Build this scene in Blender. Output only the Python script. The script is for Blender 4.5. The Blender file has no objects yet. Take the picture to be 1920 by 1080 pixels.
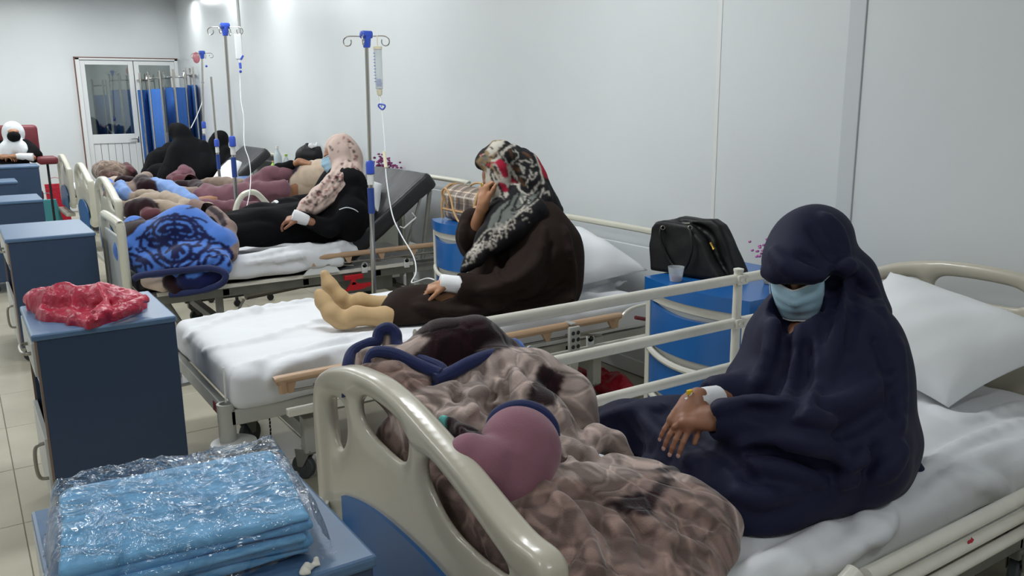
import bpy, bmesh, math, random
import numpy as np
from mathutils import Vector, Matrix
random.seed(7)
PI = math.pi
SC = bpy.context.scene
COL = SC.collection

# ------------------------------------------------------------------ camera
CAM_F, CAM_PITCH, CAM_YAW, CAM_ROLL, CAM_H = 1580.0, 12.5, 33.2, 0.6, 1.6
_p, _y, _r = (math.radians(a) for a in (CAM_PITCH, CAM_YAW, CAM_ROLL))
CF = np.array([math.sin(_y)*math.cos(_p), math.cos(_y)*math.cos(_p), -math.sin(_p)])
_rt = np.array([math.cos(_y), -math.sin(_y), 0.0]); _up = np.cross(_rt, CF)
CR = _rt*math.cos(_r) - _up*math.sin(_r)
CU = _up*math.cos(_r) + _rt*math.sin(_r)
CC = np.array([0.0, 0.0, CAM_H])
cam = bpy.data.cameras.new('camera'); cam_o = bpy.data.objects.new('camera', cam); COL.objects.link(cam_o)
cam.sensor_width = 36.0; cam.lens = CAM_F/1920*36.0; cam.clip_start = 0.05; cam.clip_end = 100
M = Matrix(((CR[0], CU[0], -CF[0], CC[0]), (CR[1], CU[1], -CF[1], CC[1]), (CR[2], CU[2], -CF[2], CC[2]), (0, 0, 0, 1)))
cam_o.matrix_world = M
SC.camera = cam_o

# ------------------------------------------------------------------ light and exposure
SC.view_settings.view_transform = 'Standard'; SC.view_settings.look = 'None'
SC.view_settings.gamma = 1.0; SC.view_settings.use_curve_mapping = False
SC.view_settings.exposure = 0.4
W = bpy.data.worlds.new('world'); SC.world = W; W.use_nodes = True
W.node_tree.nodes['Background'].inputs[0].default_value = (0.9, 0.95, 1.0, 1)
W.node_tree.nodes['Background'].inputs[1].default_value = 0.25
def area(x, y, z, sx, sy, power, col=(0.95, 0.985, 1.0), rot=(0, 0, 0)):
    l = bpy.data.lights.new('ceiling_lamp', 'AREA'); l.shape = 'RECTANGLE'; l.size = sx; l.size_y = sy
    l.energy = power; l.color = col
    o = bpy.data.objects.new('ceiling_lamp', l); o.location = (x, y, z); o.rotation_euler = rot; COL.objects.link(o)
    return o
for lx, ly, pw in [(1.0, -0.7, 17), (-1.6, 1.2, 16), (1.5, 3.4, 34), (-1.8, 4.2, 20), (1.5, 6.6, 34), (-1.8, 7.6, 26),
                   (1.5, 9.6, 40), (-1.8, 10.6, 30), (1.3, 12.8, 44), (-1.8, 13.2, 30)]:
    area(lx, ly, 3.16, 1.2, 0.3, pw)
for ly, pw in [(7.6, 2.5), (9.6, 4), (11.4, 4.5), (13.4, 5)]:
    area(3.0, ly, 3.1, 0.16, 0.16, pw)

# ------------------------------------------------------------------ pixel -> point on a world plane
def ray(px, py):
    return CF + CR*(px-960)/CAM_F + CU*(540-py)/CAM_F
def AT(px, py, x=None, y=None, z=None):
    d = ray(px, py)
    if x is not None: t = x/d[0]
    elif y is not None: t = y/d[1]
    else: t = (z-CAM_H)/d[2]
    q = CC + d*t
    return (float(q[0]), float(q[1]), float(q[2]))

# ------------------------------------------------------------------ object helpers
ORG = {}
def link(name, me, parent=None, mat=None, origin=(0, 0, 0)):
    o = bpy.data.objects.new(name, me); COL.objects.link(o)
    if mat is not None:
        for m in (mat if isinstance(mat, (list, tuple)) else [mat]): me.materials.append(m)
    o.location = origin
    if parent is not None: o.parent = parent
    return o
def tag(o, label=None, cat=None, group=None, kind=None):
    if label: o['label'] = label
    if cat: o['category'] = cat
    if group: o['group'] = group
    if kind: o['kind'] = kind
    return o
def thing(name, label, cat, loc=(0, 0, 0), group=None, rz=0):
    o = bpy.data.objects.new(name, None); COL.objects.link(o); o.empty_display_size = 0.1
    o.location = loc; o.rotation_euler = (0, 0, rz); ORG[o.name] = np.array(loc, float)
    return tag(o, label, cat, group)
def root_org(parent):
    p = parent
    while p is not None and p.parent is not None: p = p.parent
    return ORG.get(p.name, np.zeros(3)) if p is not None else None
def fin(name, me, parent, mat, smooth=True, pivot=None):
    """me is in world coordinates; put it under parent (unrotated) or at its own base."""
    n = len(me.vertices); co = np.empty(n*3, np.float32); me.vertices.foreach_get('co', co); co = co.reshape(-1, 3)
    if parent is not None: off = root_org(parent); loc = (0, 0, 0)
    else:
        if pivot is None:
            mn, mx = co.min(0), co.max(0); pivot = ((mn[0]+mx[0])/2, (mn[1]+mx[1])/2, mn[2])
        off = np.array(pivot, float); loc = tuple(float(v) for v in off)
    co -= off.astype(np.float32); me.vertices.foreach_set('co', co.ravel())
    if smooth: me.polygons.foreach_set('use_smooth', np.ones(len(me.polygons), bool))
    me.update()
    o = link(name, me, parent, mat, loc)
    if parent is None: ORG[o.name] = np.array(off, float)
    return o
def dup(root, loc, rz=None, label=None, group=None):
    r = root.copy(); COL.objects.link(r); r.location = loc
    ORG[r.name] = np.array(loc, float)
    if rz is not None: r.rotation_euler = (0, 0, rz)
    if label: r['label'] = label
    if group: r['group'] = group
    for ch in list(root.children):
        c = ch.copy(); COL.objects.link(c); c.parent = r
        for g in list(ch.children):
            d = g.copy(); COL.objects.link(d); d.parent = c
    return r

class MB:
    """Collects shapes into one bmesh (world coordinates)."""
    def __init__(s): s.bm = bmesh.new(); s.mi = 0
    def _mat(s, faces):
        for f in faces: f.material_index = s.mi
    def box(s, c, size, bev=0.0, rot=None, seg=2):
        r = bmesh.ops.create_cube(s.bm, size=1.0); vs = r['verts']
        m = Matrix.Diagonal((*size, 1.0))
        if rot is not None:
            m = (rot if isinstance(rot, Matrix) else Matrix.Rotation(rot, 4, 'Z')) @ m
        m = Matrix.Translation(c) @ m
        bmesh.ops.transform(s.bm, matrix=m, verts=vs)
        fs = set(f for v in vs for f in v.link_faces); s._mat(fs)
        if bev > 0:
            es = list(set(e for v in vs for e in v.link_edges))
            rr = bmesh.ops.bevel(s.bm, geom=es, offset=bev, segments=seg, affect='EDGES', profile=0.5)
            s._mat(rr['faces'])
        return s
    def b2(s, lo, hi, bev=0.0):
        return s.box([(a+b)/2 for a, b in zip(lo, hi)], [abs(b-a) for a, b in zip(lo, hi)], bev)
    def tube(s, pts, r, n=10, cap=True, closed=False):
        pts = [Vector(p) for p in pts]; N = len(pts)
        rad = r if isinstance(r, (list, tuple)) else [r]*N
        rings = []; prev = None
        for i, p in enumerate(pts):
            if closed: t = pts[(i+1) % N]-pts[i-1]
            else: t = pts[min(i+1, N-1)]-pts[max(i-1, 0)]
            if t.length < 1e-9: t = Vector((0, 0, 1))
            t.normalize()
            if prev is None:
                a = Vector((0, 0, 1)) if abs(t.z) < 0.9 else Vector((1, 0, 0)); u = t.cross(a).normalized()
            else:
                u = prev - t*prev.dot(t)
                u = u.normalized() if u.length > 1e-6 else t.orthogonal().normalized()
            prev = u; w = t.cross(u)
            rings.append([s.bm.verts.new(p+(u*math.cos(2*PI*k/n)+w*math.sin(2*PI*k/n))*rad[i]) for k in range(n)])
        fs = []
        for i in range(N if closed else N-1):
            a, b = rings[i], rings[(i+1) % N]
            for k in range(n): fs.append(s.bm.faces.new((a[k], a[(k+1) % n], b[(k+1) % n], b[k])))
        if cap and not closed:
            fs.append(s.bm.faces.new(rings[0][::-1])); fs.append(s.bm.faces.new(rings[-1]))
        s._mat(fs); return s
    def lathe(s, prof, c, n=20, axis='Z'):
        """prof = [(r, h)...] around an axis through c"""
        rings = []
        for r, h in prof:
            ring = []
            for k in range(n):
                a = 2*PI*k/n; x, y, z = r*math.cos(a), r*math.sin(a), h
                if axis == 'X': x, y, z = h, r*math.cos(a), r*math.sin(a)
                elif axis == 'Y': x, y, z = r*math.sin(a), h, r*math.cos(a)
                ring.append(s.bm.verts.new((c[0]+x, c[1]+y, c[2]+z)))
            rings.append(ring)
        fs = []
        for a, b in zip(rings, rings[1:]):
            for k in range(n): fs.append(s.bm.faces.new((a[k], a[(k+1) % n], b[(k+1) % n], b[k])))
        if prof[0][0] > 1e-5: fs.append(s.bm.faces.new(rings[0][::-1]))
        if prof[-1][0] > 1e-5: fs.append(s.bm.faces.new(rings[-1]))
        s._mat(fs); return s
    def poly(s, pts, ext):
        """polygon pts (3D, planar) extruded by the vector ext"""
        a = [s.bm.verts.new(p) for p in pts]; b = [s.bm.verts.new(Vector(p)+Vector(ext)) for p in pts]
        fs = [s.bm.faces.new(a[::-1]), s.bm.faces.new(b)]
        n = len(a)
        for k in range(n): fs.append(s.bm.faces.new((a[k], a[(k+1) % n], b[(k+1) % n], b[k])))
        s._mat(fs); return s
    def ball(s, c, r, n=12):
        rr = (r, r, r) if not isinstance(r, (tuple, list)) else r
        q = bmesh.ops.create_uvsphere(s.bm, u_segments=n, v_segments=max(6, n//2+2), radius=1.0)
        bmesh.ops.transform(s.bm, matrix=Matrix.Translation(c) @ Matrix.Diagonal((*rr, 1)), verts=q['verts'])
        s._mat(set(f for v in q['verts'] for f in v.link_faces)); return s
    def rotate(s, ang, axis, cen):
        bmesh.ops.rotate(s.bm, cent=Vector(cen), matrix=Matrix.Rotation(ang, 3, axis), verts=s.bm.verts[:]); return s
    def xform(s, m):
        bmesh.ops.transform(s.bm, matrix=m, verts=s.bm.verts[:]); return s
    def done(s, name, mat, parent=None, smooth=30, pivot=None):
        bmesh.ops.recalc_face_normals(s.bm, faces=s.bm.faces[:])
        me = bpy.data.meshes.new(name); s.bm.to_mesh(me); s.bm.free()
        o = fin(name, me, parent, mat, smooth=bool(smooth), pivot=pivot)
        if smooth: 
            me.set_sharp_from_angle(angle=math.radians(smooth)) if hasattr(me, 'set_sharp_from_angle') else None
        return o

def smooth_path(pts, n=6, closed=False):
    """Catmull-Rom through the points."""
    P = [np.array(p, float) for p in pts]; out = []; N = len(P)
    rng = range(N) if closed else range(N-1)
    for i in rng:
        if closed: a, b, c, d = P[i-1], P[i], P[(i+1) % N], P[(i+2) % N]
        else: a, b, c, d = P[max(i-1, 0)], P[i], P[i+1], P[min(i+2, N-1)]
        for k in range(n):
            t = k/n
            out.append(0.5*((2*b)+(c-a)*t+(2*a-5*b+4*c-d)*t*t+(3*b-a-3*c+d)*t**3))
    if not closed: out.append(P[-1])
    return out

# ------------------------------------------------------------------ implicit modelling (numpy grid + surface nets)
def fbm(X, Y, Z, freq, seed=0, octv=3, st=(1, 1, 1)):
    rs = np.random.RandomState(seed); X = X*st[0]; Y = Y*st[1]; Z = Z*st[2]; out = 0.0; amp = 1.0; tot = 0
    for o in range(octv):
        for j in range(3):
            k = rs.normal(size=3); k = k/np.linalg.norm(k)*freq*2*PI; k2 = rs.normal(size=3); k2 = k2/np.linalg.norm(k2)*freq*PI*1.3
            ph = rs.rand(2)*6.28
            out = out + amp*np.sin(X*k[0]+Y*k[1]+Z*k[2]+ph[0]+1.4*np.sin(X*k2[0]+Y*k2[1]+Z*k2[2]+ph[1]))
            tot += amp
        amp *= 0.5; freq *= 1.9
    return out/tot*1.6

class SDF:
    def __init__(s, lo, hi, h, B=None):
        s.h = h; s.lo = np.array(lo, float); s.n = np.maximum(4, np.ceil((np.array(hi)-s.lo)/h).astype(int)+1)
        s.B = B or max(0.05, 5*h); s.f = np.full(tuple(s.n), s.B, np.float32); s.c = np.zeros(tuple(s.n), np.int8)
        s.ax = [(s.lo[i]+np.arange(s.n[i])*h).astype(np.float32) for i in range(3)]; s.pal = [(0.5, 0.5, 0.5)]; s.pn = {}
    def col(s, c):
        c = tuple(c)
        if c not in s.pn: s.pal.append(c); s.pn[c] = len(s.pal)-1
        return s.pn[c]
    def _sl(s, lo, hi):
        a = np.clip(np.floor((np.array(lo)-s.B-s.lo)/s.h).astype(int), 0, s.n-1)
        b = np.clip(np.ceil((np.array(hi)+s.B-s.lo)/s.h).astype(int)+1, 1, s.n)
        if np.any(b <= a): return None
        sl = tuple(slice(a[i], b[i]) for i in range(3))
        return sl, s.ax[0][sl[0]][:, None, None], s.ax[1][sl[1]][None, :, None], s.ax[2][sl[2]][None, None, :]
    def _put(s, sl, d, k, op, col):
        f = s.f[sl]; k = max(k, 1e-4)
        if op == 'add':
            if col is not None:
                m = (d < f) & (d < s.B); s.c[sl][m] = s.col(col)
            h = np.clip(k-np.abs(f-d), 0, None)/k
            s.f[sl] = np.minimum(np.minimum(f, d)-h*h*k*0.25, s.B)
        elif op == 'sub':
            d = -d
            h = np.clip(k-np.abs(f-d), 0, None)/k
            s.f[sl] = np.minimum(np.maximum(f, d)+h*h*k*0.25, s.B)
        elif op == 'int':
            h = np.clip(k-np.abs(f-d), 0, None)/k
            s.f[sl] = np.minimum(np.maximum(f, d)+h*h*k*0.25, s.B)
        elif op == 'paint':
            s.c[sl][d < 0] = s.col(col)
    def cap(s, a, b, ra, rb=None, k=0.02, op='add', col=None, sc=(1, 1, 1)):
        rb = ra if rb is None else rb; a = np.array(a, float); b = np.array(b, float)
        R = max(ra, rb)*max(1.0, *[float(v) for v in sc]); q = s._sl(np.minimum(a, b)-R, np.maximum(a, b)+R)
        if q is None: return s
        sl, X, Y, Z = q; sc = np.array(sc, float); a = a/sc; b = b/sc; ba = b-a; L = max(float(ba@ba), 1e-12)
        X = X/np.float32(sc[0])-np.float32(a[0]); Y = Y/np.float32(sc[1])-np.float32(a[1]); Z = Z/np.float32(sc[2])-np.float32(a[2])
        t = np.clip((X*np.float32(ba[0])+Y*np.float32(ba[1])+Z*np.float32(ba[2]))/np.float32(L), 0, 1)
        d = np.sqrt((X-t*np.float32(ba[0]))**2+(Y-t*np.float32(ba[1]))**2+(Z-t*np.float32(ba[2]))**2)-(ra+(rb-ra)*t)
        s._put(sl, (d*float(sc.min())).astype(np.float32), k, op, col); return s
    def path(s, pts, r, k=0.02, op='add', col=None, sc=(1, 1, 1)):
        rr = r if isinstance(r, (list, tuple)) else [r]*len(pts)
        for i in range(len(pts)-1): s.cap(pts[i], pts[i+1], rr[i], rr[i+1], k, op, col, sc)
        return s
    def ell(s, c, r, k=0.02, op='add', col=None, R=None):
        """ellipsoid; R: 3x3 whose rows are the local axes"""
        c = np.array(c, float); r = np.array(r, float); m = float(r.max()); q = s._sl(c-m, c+m)
        if q is None: return s
        sl, X, Y, Z = q; X = X-np.float32(c[0]); Y = Y-np.float32(c[1]); Z = Z-np.float32(c[2])
        if R is not None:
            R = np.array(R, np.float32)
            X, Y, Z = (R[i][0]*X+R[i][1]*Y+R[i][2]*Z for i in range(3))
        k0 = np.sqrt((X/r[0])**2+(Y/r[1])**2+(Z/r[2])**2)+1e-6
        k1 = np.sqrt((X/r[0]**2)**2+(Y/r[1]**2)**2+(Z/r[2]**2)**2)+1e-6
        d = k0*(k0-1)/k1; s._put(sl, d.astype(np.float32), k, op, col); return s
    def box(s, c, hs, rad=0.01, k=0.02, op='add', col=None, R=None):
        c = np.array(c, float); hs = np.array(hs, float); m = hs if R is None else np.full(3, float(np.linalg.norm(hs)))
        q = s._sl(c-m, c+m)
        if q is None: return s
        sl, X, Y, Z = q; X = X-np.float32(c[0]); Y = Y-np.float32(c[1]); Z = Z-np.float32(c[2])
        if R is not None:
            R = np.array(R, np.float32); X, Y, Z = (R[i][0]*X+R[i][1]*Y+R[i][2]*Z for i in range(3))
        X = np.abs(X)-(hs[0]-rad); Y = np.abs(Y)-(hs[1]-rad); Z = np.abs(Z)-(hs[2]-rad)
        d = np.sqrt(np.maximum(X, 0)**2+np.maximum(Y, 0)**2+np.maximum(Z, 0)**2)+np.minimum(np.maximum(X, np.maximum(Y, Z)), 0)-rad
        s._put(sl, d.astype(np.float32), k, op, col); return s
    def crease(s, amp, n, seed=0):
        """crumpled-sheet creases: straight sharp ridges between flat facets"""
        idx = np.nonzero(np.abs(s.f) < s.B*0.8); P = np.stack([s.ax[i][idx[i]] for i in range(3)], 1); rs_ = np.random.RandomState(seed)
        Q = P.min(0)+rs_.rand(n, 3)*(P.max(0)-P.min(0)); f1 = np.full(len(P), 9.0); f2 = f1.copy()
        for q in Q:
            d = np.sqrt(((P-q)**2).sum(1)); f2 = np.minimum(f2, np.maximum(f1, d)); f1 = np.minimum(f1, d)
        v = np.clip((f2-f1)/0.035, 0, 1)
        s.f[idx] += (amp*(v*2-1)).astype(np.float32); return s
    def plane(s, p, n, k=0.005):
        """cut away everything on the side n points to"""
        n = np.array(n, float); n /= np.linalg.norm(n); X, Y, Z = s.ax[0][:, None, None], s.ax[1][None, :, None], s.ax[2][None, None, :]
        d = ((X-p[0])*n[0]+(Y-p[1])*n[1]+(Z-p[2])*n[2]).astype(np.float32)
        s._put((slice(None),)*3, d, k, 'int', None); return s
    def noise(s, amp, freq, seed=0, octv=3, st=(1, 1, 1), ridge=False, where=None):
        idx = np.nonzero(np.abs(s.f) < s.B*0.8)
        X, Y, Z = (s.ax[i][idx[i]] for i in range(3)); v = fbm(X, Y, Z, freq, seed, octv, st)
        if ridge: v = 1-2*np.abs(v)**0.8
        if where is not None: v = v*where(X, Y, Z)
        s.f[idx] += (amp*v).astype(np.float32); return s
    def at(s, p):
        i = np.rint((np.array(p)-s.lo)/s.h).astype(int)
        if np.any(i < 0) or np.any(i >= s.n): return s.B
        return s.f[tuple(i)]
    def hit(s, px, py, lift=0.0):
        """first surface point along the view ray through that place of the photograph"""
        d = ray(px, py); d = d/np.linalg.norm(d); t = 0.3; L = s.B*0.4
        c = (s.lo+s.lo+s.n*s.h)/2; t = max(0.3, float(np.linalg.norm(c-CC)-np.linalg.norm(s.n*s.h)/2-0.1))
        end = t+float(np.linalg.norm(s.n*s.h))+0.3; st = s.h*0.7
        T = np.arange(t, end, st); P = CC+d*T[:, None]; I = np.rint((P-s.lo)/s.h).astype(int)
        ok = np.all((I >= 0) & (I < s.n), axis=1); v = np.full(len(T), 1.0); v[ok] = s.f[I[ok, 0], I[ok, 1], I[ok, 2]]
        w = np.nonzero(v < 0)[0]
        if len(w) == 0:
            j = int(np.argmin(v)); 
        else: j = int(w[0])
        return P[j]-d*lift
    def stroke(s, pix, r, k=0.02, op='add', col=None, lift=0.0, n=5, sc=(1, 1, 1)):
        """ridge (add), groove (sub) or paint along a line seen in the photograph"""
        rr = list(r) if isinstance(r, (list, tuple)) else [r]*len(pix)
        P = smooth_path([(p[0], p[1], q) for p, q in zip(pix, rr)], n) if len(pix) > 1 else [np.array((*pix[0], rr[0]))]
        H = [s.hit(p[0], p[1], lift) for p in P]; R = [float(p[2]) for p in P]
        if len(H) == 1: s.cap(H[0], H[0]+1e-4, R[0], R[0], k, op, col, sc); return s
        for i in range(len(H)-1):
            if np.linalg.norm(H[i+1]-H[i]) < 0.15: s.cap(H[i], H[i+1], R[i], R[i+1], k, op, col, sc)
        return s
    def region(s, pix, col, depth=0.05):
        """colour the cloth whose visible surface lies inside the polygon of photograph points"""
        q = np.array(pix, float); idx = np.nonzero(np.abs(s.f) < s.h*2.2); P = np.stack([s.ax[i][idx[i]] for i in range(3)], 1)-CC
        z = P@CF; x = 960+CAM_F*(P@CR)/z; y = 540-CAM_F*(P@CU)/z
        ins = np.zeros(len(x), bool); n = len(q)
        for i in range(n):
            a, b = q[i], q[i-1]
            if a[1] == b[1]: continue
            cr = ((a[1] > y) != (b[1] > y)) & (x < (b[0]-a[0])*(y-a[1])/(b[1]-a[1])+a[0]); ins ^= cr
        if depth is not None and ins.any():
            c = q.mean(0); h = s.hit(*c); z0 = (h-CC)@CF; ins &= np.abs(z-z0) < depth
        ci = s.col(col); s.c[tuple(i[ins] for i in idx)] = ci; return s
    def mesh(s, name='m', relax=1):
        f = s.f; ins = f < 0; nx, ny, nz = f.shape
        cnt = np.zeros((nx-1, ny-1, nz-1), np.int8)
        for a in (0, 1):
            for b in (0, 1):
                for c in (0, 1): cnt += ins[a:nx-1+a, b:ny-1+b, c:nz-1+c]
        act = (cnt > 0) & (cnt < 8); I = np.argwhere(act); N = len(I)
        idx = np.full(act.shape, -1, np.int64); idx[act] = np.arange(N)
        acc = np.zeros((N, 3)); wt = np.zeros(N)
        crn = [(a, b, c) for a in (0, 1) for b in (0, 1) for c in (0, 1)]
        val = {q: f[I[:, 0]+q[0], I[:, 1]+q[1], I[:, 2]+q[2]].astype(np.float64) for q in crn}
        for q in crn:
            for ax in range(3):
                if q[ax] == 0:
                    q2 = tuple(q[i]+(1 if i == ax else 0) for i in range(3)); a, b = val[q], val[q2]
                    m = (a < 0) != (b < 0); t = a[m]/(a[m]-b[m]); pt = np.tile(np.array(q, float), (len(t), 1)); pt[:, ax] += t
                    acc[m] += pt; wt[m] += 1
        V = (I+acc/wt[:, None])*s.h+s.lo
        quads = []
        for ax in range(3):
            o1, o2 = [(1, 2), (2, 0), (0, 1)][ax]
            s0 = [slice(None)]*3; s1 = [slice(None)]*3; s0[ax] = slice(0, -1); s1[ax] = slice(1, None)
            A = ins[tuple(s0)]; Bq = ins[tuple(s1)]; E = np.argwhere(A != Bq)
            E = E[(E[:, o1] > 0) & (E[:, o2] > 0) & (E[:, o1] < s.n[o1]-1) & (E[:, o2] < s.n[o2]-1)]
            fl = A[E[:, 0], E[:, 1], E[:, 2]]
            def cell(d1, d2):
                e = E.copy(); e[:, o1] -= d1; e[:, o2] -= d2; return idx[e[:, 0], e[:, 1], e[:, 2]]
            q = np.stack([cell(1, 1), cell(0, 1), cell(0, 0), cell(1, 0)], 1)
            q[~fl] = q[~fl][:, ::-1]; quads.append(q)
        Q = np.concatenate(quads); Q = Q[(Q >= 0).all(1)]
        for _ in range(relax):
            S = np.zeros_like(V); w = np.zeros(N)
            for a, b in ((0, 1), (1, 2), (2, 3), (3, 0)):
                for u, v in ((a, b), (b, a)):
                    for c in range(3): S[:, c] += np.bincount(Q[:, u], V[Q[:, v], c], N)
                    w += np.bincount(Q[:, u], minlength=N)
            V = 0.45*V+0.55*S/np.maximum(w, 1)[:, None]
        me = bpy.data.meshes.new(name); me.vertices.add(N); me.vertices.foreach_set('co', V.astype(np.float32).ravel())
        me.loops.add(len(Q)*4); me.loops.foreach_set('vertex_index', Q.astype(np.int32).ravel())
        me.polygons.add(len(Q)); me.polygons.foreach_set('loop_start', np.arange(0, len(Q)*4, 4, dtype=np.int32))
        me.update(calc_edges=True); me.validate()
        if len(s.pal) > 1:
            J = np.clip(np.rint((V-s.lo)/s.h).astype(int), 0, s.n-1); ci = s.c[J[:, 0], J[:, 1], J[:, 2]]
            pal = np.array(s.pal, np.float32); c4 = np.ones((N, 4), np.float32); c4[:, :3] = pal[np.where(ci == 0, 1, ci)]
            for _ in range(2):
                S = np.zeros((N, 3)); w = np.zeros(N)
                for a, b in ((0, 1), (1, 2), (2, 3), (3, 0)):
                    for u, v in ((a, b), (b, a)):
                        for c in range(3): S[:, c] += np.bincount(Q[:, u], c4[Q[:, v], c], N)
                        w += np.bincount(Q[:, u], minlength=N)
                c4[:, :3] = 0.5*c4[:, :3]+0.5*S/np.maximum(w, 1)[:, None]
            at = me.color_attributes.new('tint', 'FLOAT_COLOR', 'POINT'); at.data.foreach_set('color', c4.ravel())
        return me
    def done(s, name, mat, parent=None, relax=1, pivot=None):
        return fin(name, s.mesh(name, relax), parent, mat, True, pivot)

def join_meshes(name, meshes):
    bm = bmesh.new()
    for m in meshes: bm.from_mesh(m)
    me = bpy.data.meshes.new(name); bm.to_mesh(me); bm.free(); return me
# ------------------------------------------------------------------ materials
def srgb(r, g, b):
    f = lambda v: v/12.92 if v <= 0.04045 else ((v+0.055)/1.055)**2.4
    return (f(r/255), f(g/255), f(b/255))
MATS = {}
def mat(name, col=None, rough=0.5, metal=0.0, var=0.0, vscale=8.0, bump=0.0, bscale=200.0, sheen=0.0, coat=0.0,
        tint=False, trans=0.0, alpha=1.0, spec=None, stretch=None, col2=None, fold=0.0, fscale=6.0):
    if name in MATS: return MATS[name]
    m = bpy.data.materials.new(name); m.use_nodes = True; nt = m.node_tree; N = nt.nodes; L = nt.links
    b = N['Principled BSDF']; b.inputs['Roughness'].default_value = rough; b.inputs['Metallic'].default_value = metal
    if spec is not None: b.inputs['Specular IOR Level'].default_value = spec
    if sheen: b.inputs['Sheen Weight'].default_value = sheen; b.inputs['Sheen Roughness'].default_value = 0.4
    if coat: b.inputs['Coat Weight'].default_value = coat; b.inputs['Coat Roughness'].default_value = 0.12
    if trans: b.inputs['Transmission Weight'].default_value = trans; b.inputs['IOR'].default_value = 1.4
    if alpha < 1: b.inputs['Alpha'].default_value = alpha
    tc = N.new('ShaderNodeTexCoord')
    if tint:
        a = N.new('ShaderNodeVertexColor'); a.layer_name = 'tint'; src = a.outputs['Color']
    else:
        r = N.new('ShaderNodeRGB'); r.outputs[0].default_value = (*col, 1); src = r.outputs[0]
    if var > 0:
        n = N.new('ShaderNodeTexNoise'); n.inputs['Scale'].default_value = vscale; n.inputs['Detail'].default_value = 5
        if stretch:
            mp = N.new('ShaderNodeMapping'); mp.inputs['Scale'].default_value = stretch; L.new(tc.outputs['Object'], mp.inputs[0]); L.new(mp.outputs[0], n.inputs[0])
        else: L.new(tc.outputs['Object'], n.inputs[0])
        mr = N.new('ShaderNodeMapRange'); mr.inputs[1].default_value = 0.3; mr.inputs[2].default_value = 0.7
        if col2 is None:
            mr.inputs[3].default_value = 1-var; mr.inputs[4].default_value = 1+var*0.6; L.new(n.outputs[0], mr.inputs[0])
            mx = N.new('ShaderNodeMix'); mx.data_type = 'RGBA'; mx.blend_type = 'MULTIPLY'; mx.inputs[0].default_value = 1.0
            L.new(src, mx.inputs[6]); L.new(mr.outputs[0], mx.inputs[7]); src = mx.outputs[2]
        else:
            mr.inputs[3].default_value = 0; mr.inputs[4].default_value = var; L.new(n.outputs[0], mr.inputs[0])
            mx = N.new('ShaderNodeMix'); mx.data_type = 'RGBA'; L.new(mr.outputs[0], mx.inputs[0]); L.new(src, mx.inputs[6])
            mx.inputs[7].default_value = (*col2, 1); src = mx.outputs[2]
    L.new(src, b.inputs['Base Color'])
    prev = None
    if fold > 0:
        n = N.new('ShaderNodeTexNoise'); n.inputs['Scale'].default_value = fscale; n.inputs['Detail'].default_value = 2; n.inputs['Distortion'].default_value = 0.6
        L.new(tc.outputs['Object'], n.inputs[0]); bp = N.new('ShaderNodeBump'); bp.inputs['Strength'].default_value = fold; bp.inputs['Distance'].default_value = 0.03
        L.new(n.outputs[0], bp.inputs['Height']); prev = bp
    if bump > 0:
        n = N.new('ShaderNodeTexNoise'); n.inputs['Scale'].default_value = bscale; n.inputs['Detail'].default_value = 3
        L.new(tc.outputs['Object'], n.inputs[0]); bp = N.new('ShaderNodeBump'); bp.inputs['Strength'].default_value = bump; bp.inputs['Distance'].default_value = 0.002
        L.new(n.outputs[0], bp.inputs['Height'])
        if prev is not None: L.new(prev.outputs[0], bp.inputs['Normal'])
        prev = bp
    if prev is not None: L.new(prev.outputs[0], b.inputs['Normal'])
    MATS[name] = m; return m

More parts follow.
